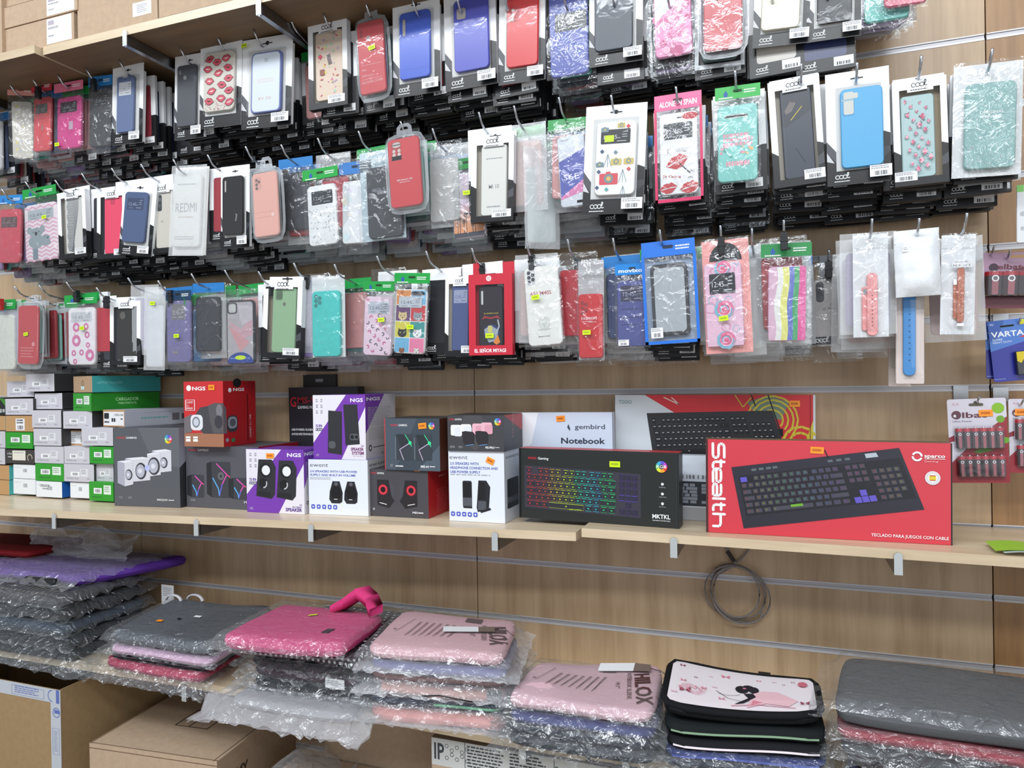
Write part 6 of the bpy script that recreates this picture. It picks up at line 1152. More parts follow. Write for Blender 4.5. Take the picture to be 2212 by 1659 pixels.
# battery packs --------------------------------------------------------------
def battery(mb, x, z, r, L, y, wrap=(96, 84, 90)):
    n = 10
    def ringz(zz, rr): return [(x+rr*math.cos(2*math.pi*i/n), y+rr*math.sin(2*math.pi*i/n), zz) for i in range(n)]
    zs = [(z, r*.9), (z+.001, r), (z+L*.80, r), (z+L*.96, r), (z+L*.97, r*.4), (z+L, r*.4)]; ms = [CHROME, M(wrap, .25, .5), M((176, 22, 46), .25), CHROME, CHROME]
    for i in range(5):
        A, B_ = ringz(*zs[i]), ringz(*zs[i+1])
        for j in range(n): mb.poly([A[j], A[(j+1) % n], B_[(j+1) % n], B_[j]], ms[i], True)
def battery_pack(tc, bc, wpx, Y, label, rows, r, L, art, yaw=0, base_c=(206, 200, 212)):
    root, w, h = place(tc, bc, wpx, Y, yaw, 'battery_pack'); tag(root, label, 'battery pack', 'battery packs at the right'); mb = MB(); mb.rslab(0, -h/2, w, h, 0, .0008, .004, M(base_c, .3), .0002); F = Face(mb, (-w/2, 0, 0), (w, 0, 0), (0, 0, -h)); art(F); mb.build('backing_card', root)
    for (v, n, u0, u1) in rows:
        for i in range(n):
            b = MB(); battery(b, -w/2+w*(u0+(u1-u0)*(i+.5)/n), -h*v, r, L, -r-.001); F = Face(b, (-w/2+w*(u0+(u1-u0)*(i+.5)/n)-r*.45, -2*r-.0012, -h*v+L*.75), (r*.9, 0, 0), (0, 0, -L*.7)); F.rect(.1, .2, .9, 1, M((150, 70, 84), .3)); F.ring(.5, .1, .45, .15, WHITE); b.build('battery', root)
    mb = MB(); 
    for (v, n, u0, u1) in rows:
        x0, x1, z0, z1 = -w/2+w*u0-.002, -w/2+w*u1+.002, -h*v-.003, -h*v+L+.003; y = -2*r-.003; b = .004
        mb.poly([(x0+b, y, z0+b), (x1-b, y, z0+b), (x1-b, y, z1-b), (x0+b, y, z1-b)], CLEAR)
        for p, q in (((x0, z0), (x1, z0)), ((x1, z0), (x1, z1)), ((x1, z1), (x0, z1)), ((x0, z1), (x0, z0))):
            f = lambda P: (P[0]+(b if P[0] < (x0+x1)/2 else -b), y, P[1]+(b if P[1] < (z0+z1)/2 else -b)); mb.poly([(p[0], 0, p[1]), (q[0], 0, q[1]), f(q), f(p)], CLEAR)
    mb.build('clear_blister', root); return root, w, h
def elba(F):
    F.poly([(0, .78), (.6, .40), (1, .22), (1, 1), (0, 1)], M((150, 38, 50), .35)); F.poly([(.0, .46), (.1, .43), (.1, .5), (0, .52)], M((140, 40, 54), .35)); F.text('AA', .08, .075, .03, M((190, 140, 150), .4), w=.13); F.rr(.37, .055, .62, .09, .03, M((90, 84, 70), .4)); F.ell(.5, .055, .05, M((90, 84, 70), .4))
    F.ell(.15, .19, .085, M((96, 60, 70), .4)); F.text('e', .10, .215, .045, WHITE, bold=2); F.text('lbat', .25, .225, .065, M((96, 50, 60), .4), w=.42, bold=2); F.text('Ultra Power', .08, .275, .02, M((120, 110, 120), .4), w=.34, bold=1)
    F.ell(.86, .12, .105, M((130, 180, 40), .4)); F.ell(.89, .25, .07, M((110, 160, 50), .4)); F.ell(.96, .50, .06, M((110, 170, 50), .4)); F.poly([(.4, .63), (.6, .57), (.75, .62), (.5, .65)], M((90, 130, 50), .4))
hook((2116, 856), 3, 'short wire hook of the battery pack with ten cells in front', None, -.15) if False else None
def rail_hook(px, Y, label, zoff):
    p = at(px[0], px[1], Y); mb = MB(); mb.box(p.x-.014, p.x+.014, -.006, -.0015, p.z-.03+zoff, p.z+zoff, STEEL); mb.tube([(p.x, -.004, p.z-.012), (p.x, Y+.02, p.z-.012), (p.x, Y, p.z)], .002, WIRE); return tag(mb.build('display_hook'), label, 'hook', 'short hooks for battery packs')
rail_hook((2116, 857), -.16, 'short hook carrying the larger pack of slim batteries', .02); rail_hook((2212, 862), -.16, 'short hook at the right edge carrying the cut off slim battery pack', .02)
r1, w, h = battery_pack((2108, 861), (2118, 1043), 128, -.135, 'pack of slim red batteries with white card and orange price, nearest the red keyboard box', ((.585, 6, .10, .92), (.915, 6, .12, .92)), .0068, .042, elba)
sticker(r1, None, w*.15, -.0012, -h*.175, .024, .013, ORANGE); 
r2, w, h = battery_pack((2236, 861), (2240, 1022), 118, -.13, 'pack of slim red batteries cut off by the right edge', ((.55, 6, .10, .92), (.90, 6, .12, .92)), .0066, .042, elba); sticker(r2, None, -w*.27, -.0012, -h*.18, .02, .013, ORANGE)
r3, w, h = battery_pack((2178, 545), (2172, 666), 108, -.10, 'pack of two thick batteries with pink and purple card at the right edge', ((.80, 3, .02, .98),), .0155, .050, lambda F: (F.poly([(0, .5), (1, .2), (1, 1), (0, 1)], M((120, 50, 66), .35)), F.ell(.22, .27, .1, M((70, 50, 66), .4)), F.text('elbat', .3, .3, .09, M((110, 50, 60), .4), w=.5, bold=2), F.lines(.3, .34, .8, .42, 1, M((110, 90, 110), .4), .8, 3), F.rr(.55, .05, .85, .1, .02, M((190, 150, 90), .4)), F.ell(.98, .3, .1, M((140, 170, 60), .4))), base_c=(176, 140, 164))
rail_hook((2148, 532), -.13, 'upper dark short hook above the thick battery pack', .02); rail_hook((2183, 540), -.13, 'second dark short hook above the thick battery pack', .012)
def varta(F):
    F.poly([(0, 0), (1, 0), (1, .35), (0, .5)], M((74, 120, 200), .35)); F.poly([(0, .0), (.4, 0), (.2, .3), (0, .34)], M((50, 90, 170), .35)); F.text('9V', .04, .08, .035, M((190, 210, 240), .4), w=.1, bold=1); F.rr(.28, .085, .62, .12, .04, M((40, 60, 60), .4)); F.text('VARTA', .05, .27, .085, WHITE, w=.78, bold=2)
    F.text('SUPER', .07, .33, .032, M((196, 210, 236), .4), w=.25, bold=2); F.text('HEAVY DUTY', .07, .375, .032, M((196, 210, 236), .4), w=.46, bold=2); F.poly([(.7, .3), (.95, .25), (1, .32)], M((206, 60, 70), .4)); F.poly([(.72, .05), (.8, .0), (.9, .04), (.84, .1), (.74, .1)], M((210, 210, 40), .4)); F.lines(.02, .95, .3, .965, 1, M((130, 150, 210), .4), .8, 3)
r4, w, h = battery_pack((2178, 690), (2196, 822), 92, -.125, 'blue hanging card with one square yellow topped battery at the right edge', (), .01, .05, varta, base_c=(38, 44, 150)); r4.rotation_euler[1] += math.radians(1)
mb = MB(); x0 = w*.02; mb.rslab(x0+.014, -h*.72, .027, .046, -.016, -.001, .003, M((52, 56, 62), .3), .001); F = Face(mb, (x0+.0015, -.016, -h*.72+.022), (.025, 0, 0), (0, 0, -.044)); F.poly([(0, 0), (1, 0), (1, .45), (.62, .2), (.25, .5), (0, .4)], M((214, 190, 30), .4)); F.text('VARTA', .62, .92, .16, WHITE, w=1.0, rot=-80, bold=2); mb.build('battery', r4)
battery_pack((2170, 694), (2172, 818), 84, -.115, 'second blue battery card hanging just behind the first', (), .01, .05, varta, base_c=(34, 38, 130))
rail_hook((2205, 688), -.14, 'short hook carrying the blue battery cards', .02)
# ================================================================ laptop sleeves on the lower shelf
def sleeve_mesh(mb, Q, z, t, m, mside=None, bow=0, seed=0, nx=20, ny=12, wob=.0015, inset=0, rnd_c=.035):
    """soft padded slab over the quad Q (front-left, front-right, back-right, back-left in plan)"""
    rnd = random.Random(seed); ph = rnd.uniform(0, 6)
    FL, FR, BR, BL = [Vector((p[0], p[1])) for p in Q]; L = (FR-FL).length; Dp = (BL-FL).length; rc = rnd_c
    def plan(u, v):
        # pull the corners in so that they are rounded
        x, y = (u-.5)*L, (v-.5)*Dp; ex, ey = abs(x)-(L/2-rc), abs(y)-(Dp/2-rc)
        if ex > 0 and ey > 0:
            d = max(ex, ey); l = math.hypot(ex, ey)
            if l > 1e-9: ex, ey = ex*d/l, ey*d/l; x = math.copysign(L/2-rc+ex, x); y = math.copysign(Dp/2-rc+ey, y)
        u2, v2 = x/L+.5, y/Dp+.5; return (FL*(1-u2)+FR*u2)*(1-v2)+(BL*(1-u2)+BR*u2)*v2
    def hgt(u, v):
        e = min(min(u, 1-u)*L, min(v, 1-v)*Dp)/(t*.75); e = min(1, e); return (t/2)*(math.sqrt(max(0, 1-(1-e)**2))*.8+.2*(e > 0))
    def mid(u, v): return z+t/2+bow*((2*u-1)**2)+wob*math.sin(ph+7*u+3*v)+wob*.6*math.sin(ph*2+13*v-5*u)
    us = [0, .008, .02, .045]+[.045+.91*i/(nx-8) for i in range(1, nx-8)]+[.955, .98, .992, 1]; vs_ = [0, .012, .03, .07]+[.07+.86*i/(ny-7) for i in range(1, ny-7)]+[.93, .97, .988, 1]
    nu, nv = len(us), len(vs_); V = []
    for s in (1, -1):
        for v in vs_:
            for u in us: p = plan(u, v); V.append((p.x, p.y, mid(u, v)+s*hgt(u, v)))
    Fs = []
    for s in (0, 1):
        o = s*nu*nv
        for j in range(nv-1):
            for i in range(nu-1):
                a = o+j*nu+i; f = (a, a+1, a+nu+1, a+nu); Fs.append(f if s == 0 else f[::-1])
    mb.raw(V, Fs, m, True)
    return lambda u, v, off=.0006: Vector((*plan(u, v), mid(u, v)+hgt(u, v)+off))
def wrap_bag(root, Q, z, t, mat, grow=.012, seed=0, lip=(0, 0, 0, 0), amp=.0035, bow=0, name='plastic_bag', nx=34, ny=20):
    """loose crinkled bag round a sleeve; lip = extra loose film at front, right, back, left"""
    rnd = random.Random(seed*7+1); FL, FR, BR, BL = [Vector((p[0], p[1])) for p in Q]; ux = (FR-FL).normalized(); uy = (BL-FL).normalized(); L = (FR-FL).length; Dp = (BL-FL).length
    f, r, b, l = lip; mb = MB(); V = []; Fs = []
    N = [[(rnd.random()+rnd.random()-1) for _ in range(nx+1)] for _ in range(ny+1)]
    for s in (1, -1):
        for j in range(ny+1):
            for i in range(nx+1):
                u, v = i/nx, j/ny; x = -grow-l+(L+2*grow+l+r)*u; y = -grow-f+(Dp+2*grow+f+b)*v
                dx = max(0, -x, x-L); dy = max(0, -y, y-Dp); d = math.hypot(dx, dy); core = max(0, 1-d/(grow+.004)); P = FL+ux*x+uy*y
                uu = min(1, max(0, x/L)); base = z+t/2+bow*(2*uu-1)**2; fl = -min(.03 if f >= .025 else .006, max(0, d-.006)*.55) if (y < -.004) else 0
                hh = (t/2+.0026)*math.sqrt(core) if d > 0 else t/2+.0026
                nz = (abs(N[j][i])*amp*.9 if d < .006 else N[j][i]*amp*1.8) if s == 1 else -N[j][i]*amp*.3
                if s == -1: hh = -hh if d <= 0 else -hh*.9+.0004
                V.append((P.x+N[j][(i+3) % nx]*amp*.8*(d > 0), P.y+N[j][(i+5) % nx]*amp*.8*(d > 0), base+hh+nz+fl))
    W_ = nx+1
    for s in (0, 1):
        o = s*W_*(ny+1)
        for j in range(ny):
            for i in range(nx): a = o+j*W_+i; Fs.append((a, a+1, a+W_+1, a+W_))
    # underside only near the front so light still reaches the sleeve below
    Fs = Fs[:nx*ny]+[q for k, q in enumerate(Fs[nx*ny:]) if (k//nx) < 4]
    mb.raw(V, Fs, mat, True); return mb.build(name, root)
class PFace(Face):
    """prints following a sleeve's upper surface"""
    def __init__(s, mb, fn, W, H): s.mb = mb; s.fn = fn; s.W = W; s.H = H; s.k = 1; s.warp = None
    def P(s, u, v, k=None): return s.fn(min(1, max(0, u)), min(1, max(0, 1-v)), .0012+.00005*(k or s.k))
FABN = 0
def fab(c): return M(c, .85, 0, .35, .15, 'fabric')
def sleeve(Q, z, t, c, label, grp, bagm=None, pic=None, bow=0, seed=0, lip=(0, 0, 0, 0), mat=None, extra=None, grow=.010, amp=.0035, trim=None, cat='laptop sleeve', wob=.0015):
    ax = sum(p[0] for p in Q)/4; ay = sum(p[1] for p in Q)/4; q = [(p[0]-ax, p[1]-ay) for p in Q]
    root = empty('laptop_sleeve', (ax, ay, z)); tag(root, label, cat, grp)
    mb = MB(); fn = sleeve_mesh(mb, q, 0, t, mat or fab(c), bow=bow, seed=seed, wob=wob)
    W = math.hypot(q[1][0]-q[0][0], q[1][1]-q[0][1]); H_ = math.hypot(q[3][0]-q[0][0], q[3][1]-q[0][1])
    if pic: pic(PFace(mb, fn, W, H_))
    mb.build('sleeve_body', root)
    if trim:
        mb = MB(); pts = []
        for a, b in ((0, 1), (1, 2), (2, 3), (3, 0)):
            for i in range(6):
                f = i/6; u = [(0, 0), (1, 0), (1, 1), (0, 1)]; uu = u[a][0]*(1-f)+u[b][0]*f; vv = u[a][1]*(1-f)+u[b][1]*f; uu = .5+(uu-.5)*.985; vv = .5+(vv-.5)*.975
                p = fn(uu, vv, 0); pts.append((p.x, p.y, p.z-.001))
        mb.tube(pts, t*.30, trim, 6, closed=True); mb.build('piped_edge', root)
    if extra: extra(root, fn, q)
    if bagm: wrap_bag(root, q, 0, t, bagm, grow, seed, lip, amp, bow)
    return root
def quad(fl, fr, br, bl, z): return [tuple(atz(*p, z)[:2]) for p in (fl, fr, br, bl)]
def jit(Q, s, dx=0, dy=0, g=0):
    r = random.Random(s); cx = sum(p[0] for p in Q)/4; cy = sum(p[1] for p in Q)/4; return [(cx+(p[0]-cx)*(1+g)+dx+r.uniform(-.004, .004), cy+(p[1]-cy)*(1+g)+dy+r.uniform(-.004, .004)) for p in Q]
ZB = ZL+.001
CH = (50, 52, 56)
# stack 1, far left
Q1 = [(-2.36, -.40), (-1.79, -.405), (-1.80, -.13), (-2.36, -.12)]
st = [((58, 60, 64), .030, 'dark grey sleeve lowest in the far left stack'), ((44, 46, 52), .034, 'charcoal sleeve second from the bottom in the far left stack'), ((64, 76, 92), .034, 'slate blue sleeve in shiny film, middle of the far left stack'), ((40, 38, 40), .038, 'black sleeve in wrinkled film below the striped one, far left stack'), ((62, 60, 64), .034, 'dark striped sleeve with ribbed edge below the purple one')]
z = ZB-.004
for i, (c, t, lb) in enumerate(st):
    ribs = (lambda F: F.polys([[(.02+k*.03, .97), (.03+k*.03, .97), (.05+k*.03, .80), (.04+k*.03, .80)] for k in range(30)], M((150, 140, 132), .5))) if i == 4 else None
    sleeve(jit(Q1, i, .0, -.004*i, .0), z, t, c, lb, 'sleeves stacked at far left', SHRINK, ribs, seed=i+1, lip=(.012 if i else .03, .05 if i == 0 else .01, 0, 0), amp=.006, grow=.016); z += t+.004
zp = z
Q1p = [(-2.30, -.41), (-1.80, -.20), (-1.62, -.06), (-2.2, -.10)]
root = sleeve([(-2.36, -.36), (-1.82, -.36), (-1.70, -.06), (-2.3, -.08)], zp, .030, (92, 54, 150), 'purple sleeve with black handle slot on top of the far left stack', 'sleeves stacked at far left', film('light_haze', .11, 1.2, .16, (235, 235, 240), scale=24, bump=1.0, cap=.25, add=.03), None, seed=9, lip=(.02, .0, .02, 0), amp=.008, grow=.02, extra=lambda root, fn, q: (lambda mb: (mb.rslab(.11, .016, .12, .014, -.165, -.150, .006, BLACK, .002), mb.build('handle_slot', root)))(MB()))
mb = MB(); rnd = random.Random(5); V = []; Fs = []                    # tall loose film rising from the purple one
for j in range(9):
    for i in range(15): V.append((-.22+.44*i/14+rnd.uniform(-.008, .008), .02+.05*j/8+rnd.uniform(-.012, .012), .03+(.075+.02*math.sin(i*.9))*j/8+rnd.uniform(-.004, .004)))
for j in range(8):
    for i in range(14): a = j*15+i; Fs.append((a, a+1, a+16, a+15))
mb.raw(V, Fs, HAZY, True); mb.build('loose_film', root)
sleeve([(-2.60, -.30), (-2.13, -.27), (-2.15, -.05), (-2.6, -.08)], zp+.034, .022, (120, 30, 34), 'dark red sleeve edge behind the purple one at the left edge', 'sleeves stacked at far left', None, seed=12)
# stack 2, charcoal over pale pink over magenta
Q2 = [(-1.640, -.415), (-1.300, -.415), (-1.36, -.10), (-1.70, -.14)]; z = ZB
sleeve(jit(Q2, 2, -.03, -.0), z, .030, (178, 48, 84), 'magenta sleeve in crinkled film lowest under the charcoal one', 'sleeves under the charcoal sleeve', SHRINK, seed=21, lip=(.03, .02, 0, .045), amp=.007, grow=.016); z += .031
sleeve(jit(Q2, 3, -.01, .005), z, .014, (36, 36, 42), 'thin black sleeve between magenta and pale pink ones', 'sleeves under the charcoal sleeve', None, seed=22); z += .0145
sleeve(jit(Q2, 4, .0, .0), z, .024, (214, 178, 204), 'pale pink sleeve in film under the charcoal one', 'sleeves under the charcoal sleeve', SHRINK, seed=23, amp=.003, lip=(.004, .01, 0, .02)); z += .025
def tagx(root, fn, q):
    for uv, m, w, h in (((.26, .30), ORANGE, .020, .016), ((.50, .50), PAPER, .022, .014), ((.40, .40), BLACK, .012, .012)):
        mb = MB(); P_ = [fn(uv[0]+a*w*2.6, uv[1]+b*h*3, .004) for a, b in ((0, 0), (1, .1), (1, 1.1), (0, 1))]; mb.poly(P_, m); mb.build('price_sticker' if m is ORANGE else 'small_tag', root)
def pat(F):
    for k in range(26): F.line([(.45+k*.018, .95-.0*k), (.62+k*.014, .25)], .002, M((44, 46, 52), .7))
sleeve(Q2, z, .034, (84, 88, 96), 'charcoal grey sleeve with orange price, lower shelf left', 'sleeves under the charcoal sleeve', SHRINK, pat, bow=.004, seed=24, amp=.002, lip=(.004, .02, 0, .01), extra=tagx)
p = atz(310, 1310, z+.05)
for dx in (0, .06):
    mb = MB(); mb.tube([(p.x+dx+.028*math.cos(a*math.pi/8), -.16+dx*.35, z+.036+.016*math.sin(a*math.pi/8)) for a in range(0, 9)], .006, M((214, 214, 220), .4), 6, flat=.5); tag(mb.build('white_strap_loop'), 'small white plastic loop %s behind the charcoal sleeve' % ('nearer the far left stack' if dx == 0 else 'nearer the wall tag'), 'loop', 'white loops')
q = at(362, 1285, -.12); mb = MB(); mb.box(-.024, .024, 0, .0006, -.03, .03, PAPER); F = Face(mb, (-.024, 0, .03), (.048, 0, 0), (0, 0, -.06)); F.lines(.15, .15, .85, .6, 5, GREYINK, .4, 3); tag(mb.build('paper_tag', None, (q.x, -.12, q.z)), 'white paper tag hanging beside the far left sleeve stack', 'tag')
# stack 3, hot pink on polka dots
Q3 = [(-1.180, -.47), (-.86, -.46), (-.84, -.13), (-1.17, -.14)]; z = ZB
def zeb(F):
    for k in range(9): F.poly([(.1+k*.09, 1), (.14+k*.09, 1), (.10+k*.09, .55), (.06+k*.09, .55)], WHITE)
zq = sleeve(jit(Q3, 1, -.01, -.02), z, .024, (150, 150, 154), 'grey and white zigzag sleeve in milky film, lowest in the hot pink stack', 'sleeves under the hot pink one', HAZY, zeb, seed=31, lip=(.025, .03, 0, .05), amp=.007, grow=.02); z += .025
for i, (c, t, lb) in enumerate((((46, 48, 52), .026, 'black sleeve in film above the zigzag one'), ((84, 62, 74), .020, 'dark mauve sleeve with small white label'), ((52, 50, 54), .020, 'dark grey sleeve directly under the polka dot one'))):
    ex = None
    if i == 1:
        def ex(root, fn, q): mb = MB(); mb.box(.05, .10, -.175, -.174, .0, .022, PAPER); F = Face(mb, (.05, -.175, .022), (.05, 0, 0), (0, 0, -.022)); F.lines(.1, .2, .9, .8, 3, GREYINK, .4, 2); mb.build('paper_label', root)
    sleeve(jit(Q3, 5+i, .0, .04), z, t, c, lb, 'sleeves under the hot pink one', SHRINK, seed=33+i, amp=.006, lip=(.012, .02, 0, .02), extra=ex); z += t+.0035
def dots(c):
    def f(F):
        L = M(c, .6)
        for r in range(14):
            for k in range(16): F.ell(.03+k*.063+(r % 2)*.03, .03+r*.07, .012, L, n=9)
    return f
def dot_edge(root, fn, q):
    mb = MB(); L = M((226, 226, 230), .6)
    for r in range(2):
        for k in range(22):
            u = .03+k*.044+(r % 2)*.02; p = fn(u, 0, 0); a = q[0]; 
            cx, cy, cz = p.x, p.y-.0015, p.z-.003+r*.010-.0; mb.poly([(cx+.0035*math.cos(t), cy-.0006-r*-.0006, cz+.0035*math.sin(t)) for t in (6.283*i/9 for i in range(9))], L)
    mb.build('dot_print', root)
sleeve(jit(Q3, 9, -.005, .03), z, .030, (44, 46, 50), 'black and white polka dot sleeve under the hot pink one', 'sleeves under the hot pink one', SHRINK, dots((226, 226, 230)), seed=37, amp=.004, lip=(.006, .02, 0, .02), extra=dot_edge); z += .031
Q3t = [tuple(atz(*p, z+.04)[:2]) for p in ((470, 1372), (742, 1392), (834, 1320), (610, 1300))]
def strap3(root, fn, q):
    mb = MB(); a = fn(.80, .96, .0); b = fn(.98, .93, .0); m = fab((206, 60, 118)); K = fab((120, 40, 76))
    l_, r_ = fn(.56, .80, .012), fn(.95, .72, .012); cx = (l_.x+r_.x)/2+.02; m3 = fab((214, 66, 126))
    P = [(Vector((l_.x, l_.y, l_.z+.004)), Vector((l_.x+.02, l_.y+.045, l_.z+.004))), (Vector((cx-.035, l_.y-.01, l_.z+.030)), Vector((cx-.02, l_.y+.035, l_.z+.030))), (Vector((cx, l_.y-.01, l_.z+.056)), Vector((cx+.015, l_.y+.03, l_.z+.054))), (Vector((cx+.03, r_.y, r_.z+.036)), Vector((cx+.04, r_.y+.04, r_.z+.038))), (Vector((r_.x, r_.y, r_.z+.010)), Vector((r_.x+.01, r_.y+.045, r_.z+.012)))]
    for (p0, p1), (q0, q1) in zip(P, P[1:]):
        n_ = Vector((0, 0, -.021)); mb.raw([p0, q0, q1, p1, p0+n_, q0+n_, q1+n_, p1+n_], [(0, 1, 2, 3), (7, 6, 5, 4), (0, 4, 5, 1), (3, 2, 6, 7)], m, True)
    mb.build('folded_flap', root)
    mb = MB(); P_ = [fn(*uv, .002) for uv in ((.74, .20), (.80, .20), (.815, .32), (.755, .32))]; mb.poly(P_, fab((70, 60, 66))); mb.build('grey_patch', root); mb = MB(); P_ = [fn(*uv, .002) for uv in ((.62, .86), (.74, .85), (.75, .90), (.63, .91))]; mb.poly(P_, fab((90, 50, 70))); mb.build('grey_patch', root)
    mb = MB(); P_ = [fn(*uv, .003) for uv in ((.44, .62), (.50, .66), (.50, .70), (.44, .66))]; mb.poly(P_, LIME); mb.build('price_sticker', root)
sleeve(Q3t, z, .040, (206, 76, 128), 'hot pink sleeve with folded flap and lime sticker, top of its stack', 'sleeves under the hot pink one', SHRINK, seed=39, amp=.003, lip=(.01, .0, .02, .02), extra=strap3, bow=.003)
# stack 4, pink lettered sleeve
Q4 = quad((788, 1402), (1085, 1424), (1120, 1346), (868, 1322), .925); z = ZB
def care(big_, size):
    def f(F):
        Br = M((96, 70, 72), .6)
        F.ring(.10, .55, .012, .005, Br, 8)
        for g, (a, b) in enumerate(((.14, .30), (.35, .50), (.46, .60), (.55, .70))):
            pass
        for k in range(7):
            u = .26+k*.055
            for j in range(2): F.line([(u+j*.012, .36), (u-.04+j*.012, .36+.35-.04*j)], .0045, Br)
        F.line([(.20, .28), (.12, .62)], .004, Br)
        return Br
    return f
def hil(tagged):
    def f(F):
        Br = care('', '')(F); 
        F.rect(.56, .20, .66, .27, Br) if not tagged else F.rect(.60, .12, .73, .24, Br)
        F.text('HILOX', .80, .30, .16, M((84, 52, 56), .5), w=.40, rot=78, bold=2); F.text('NOTEBOOK SLEEVE', .745, .28, .045, Br, w=.34, rot=80, bold=1); F.text('14.1"' if not tagged else '13.3"', .69, .50, .045, Br, rot=80, bold=1)
    return f
for i, (c, t, lb, m) in enumerate((((240, 150, 140), .036, 'salmon pink sleeve in milky film lowest under the pink lettered stack', HAZY), ((58, 66, 84), .020, 'dark blue sleeve with mint green edge in the pink lettered stack', SHRINK), ((196, 138, 124), .026, 'coral sleeve with grey ends and black cord loop', HAZY), ((150, 116, 112), .014, 'thin dusty pink sleeve above the coral one', SHRINK), ((72, 78, 150), .024, 'blue violet sleeve directly under the pink lettered one', HAZY))):
    def ex(root, fn, q, i=i):
        if i == 1: mb = MB(); P_ = [(fn(u, .0, 0).x, fn(u, 0, 0).y-.002, fn(u, 0, 0).z+.001) for u in (.5, .6, .7, .8, .9, .97)]; mb.tube(P_, .003, M((130, 200, 160), .5), 5); mb.build('mint_edge', root)
        if i == 2:
            mb = MB(); a = fn(.4, 0, 0); mb.tube([(a.x, a.y-.012, a.z-.004), (a.x+.006, a.y-.013, a.z-.001), (a.x+.05, a.y-.012, a.z+.006), (a.x+.12, a.y-.010, a.z+.002)], .0015, BLACK, 5); mb.build('cord_loop', root)
            mb = MB()
            for u0, u1 in ((.0, .12), (.86, 1.0)):
                a, b = fn(u0+.01, 0, 0), fn(u1-.01, 0, 0); mb.tube([(a.x, a.y+.006, a.z), ((a.x+b.x)/2, (a.y+b.y)/2+.004, (a.z+b.z)/2), (b.x, b.y+.004, b.z)], .0122, fab((70, 74, 76)), 8)
            mb.build('grey_end_panel', root)
    sleeve(jit(Q4, 40+i, .004, .004, .02 if i < 3 else 0), z, t, c, lb, 'sleeves under the pink lettered one', m, seed=41+i, amp=.0045, lip=(.02 if i == 0 else .008, .02, 0, .02), extra=ex); z += t+.00355
def hangtag(u0, v0, ang):
    def f(root, fn, q):
        mb = MB(); ca, sa = math.cos(ang), math.sin(ang); P_ = lambda a, b: fn(u0+(a*ca-b*sa)/.32, v0+(a*sa+b*ca)/.22, .006)
        mb.poly([P_(0, 0), P_(.085, 0), P_(.085, .035), P_(0, .035)], PAPER); mb.poly([P_(.085, 0), P_(.125, 0), P_(.125, .035), P_(.085, .035)], M((120, 104, 96), .5)); o = mb.build('hang_tag', root)
        mb = MB(); mb.tube([P_(.12, .017), P_(.15, .02), P_(.17, .01)], .0008, BLACK, 4); mb.build('tag_string', root)
    return f
sleeve(Q4, z, .030, (222, 178, 186), 'pale pink sleeve with brown care print and hang tag, stack in the middle', 'sleeves under the pink lettered one', SHRINK, hil(True), seed=48, amp=.0022, lip=(.006, .008, 0, .01), extra=hangtag(.50, .38, .25))
# stack 5
Q5 = quad((1090, 1505), (1412, 1548), (1436, 1440), (1165, 1428), .865); z = ZB
for i, (c, t, lb, m) in enumerate((((52, 56, 62), .022, 'black sleeve lowest in the low pink lettered stack', SHRINK), ((60, 64, 72), .020, 'charcoal sleeve second in the low pink lettered stack', SHRINK), ((70, 76, 126), .022, 'navy blue sleeve under the lower pink lettered one', SHRINK))):
    sleeve(jit(Q5, 50+i, .0, .0, .01), z, t, c, lb, 'sleeves in the lower pink lettered stack', m, seed=51+i, amp=.006, lip=(.022 if i < 2 else .008, .01 if i else .05, 0, .02)); z += t+.0035
sleeve(Q5, z, .030, (222, 184, 194), 'pale pink sleeve with large brown vertical lettering, next to the fairy sleeve', 'sleeves in the lower pink lettered stack', SHRINK, hil(False), seed=56, amp=.0022, lip=(.004, .006, 0, .006), extra=hangtag(.52, .72, .03), wob=.003)
# stack 6, fairy print
Q6 = quad((1428, 1532), (1778, 1556), (1765, 1480), (1448, 1432), .875); z = ZB-.003
def wst(F): F.rect(0.03, .86, .97, .985, M((226, 216, 222), .6))
def edge_strip(c, o=.0):
    def f(root, fn, q):
        mb = MB(); m = M(c, .6)
        for a in range(10):
            A, B_ = fn(.04+.092*a, 0, 0), fn(.04+.092*(a+1), 0, 0); mb.poly([(A.x, A.y-.0012, A.z-.004), (B_.x, B_.y-.0012, B_.z-.004), (B_.x, B_.y+.002, B_.z+.004), (A.x, A.y+.002, A.z+.004)], m)
        mb.build('print_edge', root)
    return f
for i, (c, t, lb, m, ex) in enumerate((((40, 44, 52), .018, 'black sleeve lowest under the fairy print', SHRINK, None), ((50, 62, 120), .014, 'blue and black sleeve in very shiny film under the fairy print', SHRINK, edge_strip((60, 80, 170))), ((30, 30, 34), .022, 'black sleeve with white printed edge', None, edge_strip((226, 214, 220))), ((28, 32, 34), .024, 'black padded sleeve directly under the fairy print', None, edge_strip((120, 150, 120))))):
    sleeve(jit(Q6, 60+i, .004, .0, .01), z, t, c, lb, 'sleeves under the fairy print one', m, seed=61+i, amp=.006, lip=(.03 if i == 0 else .01, .0, 0, .03 if i == 0 else 0), extra=ex); z += t+.0035
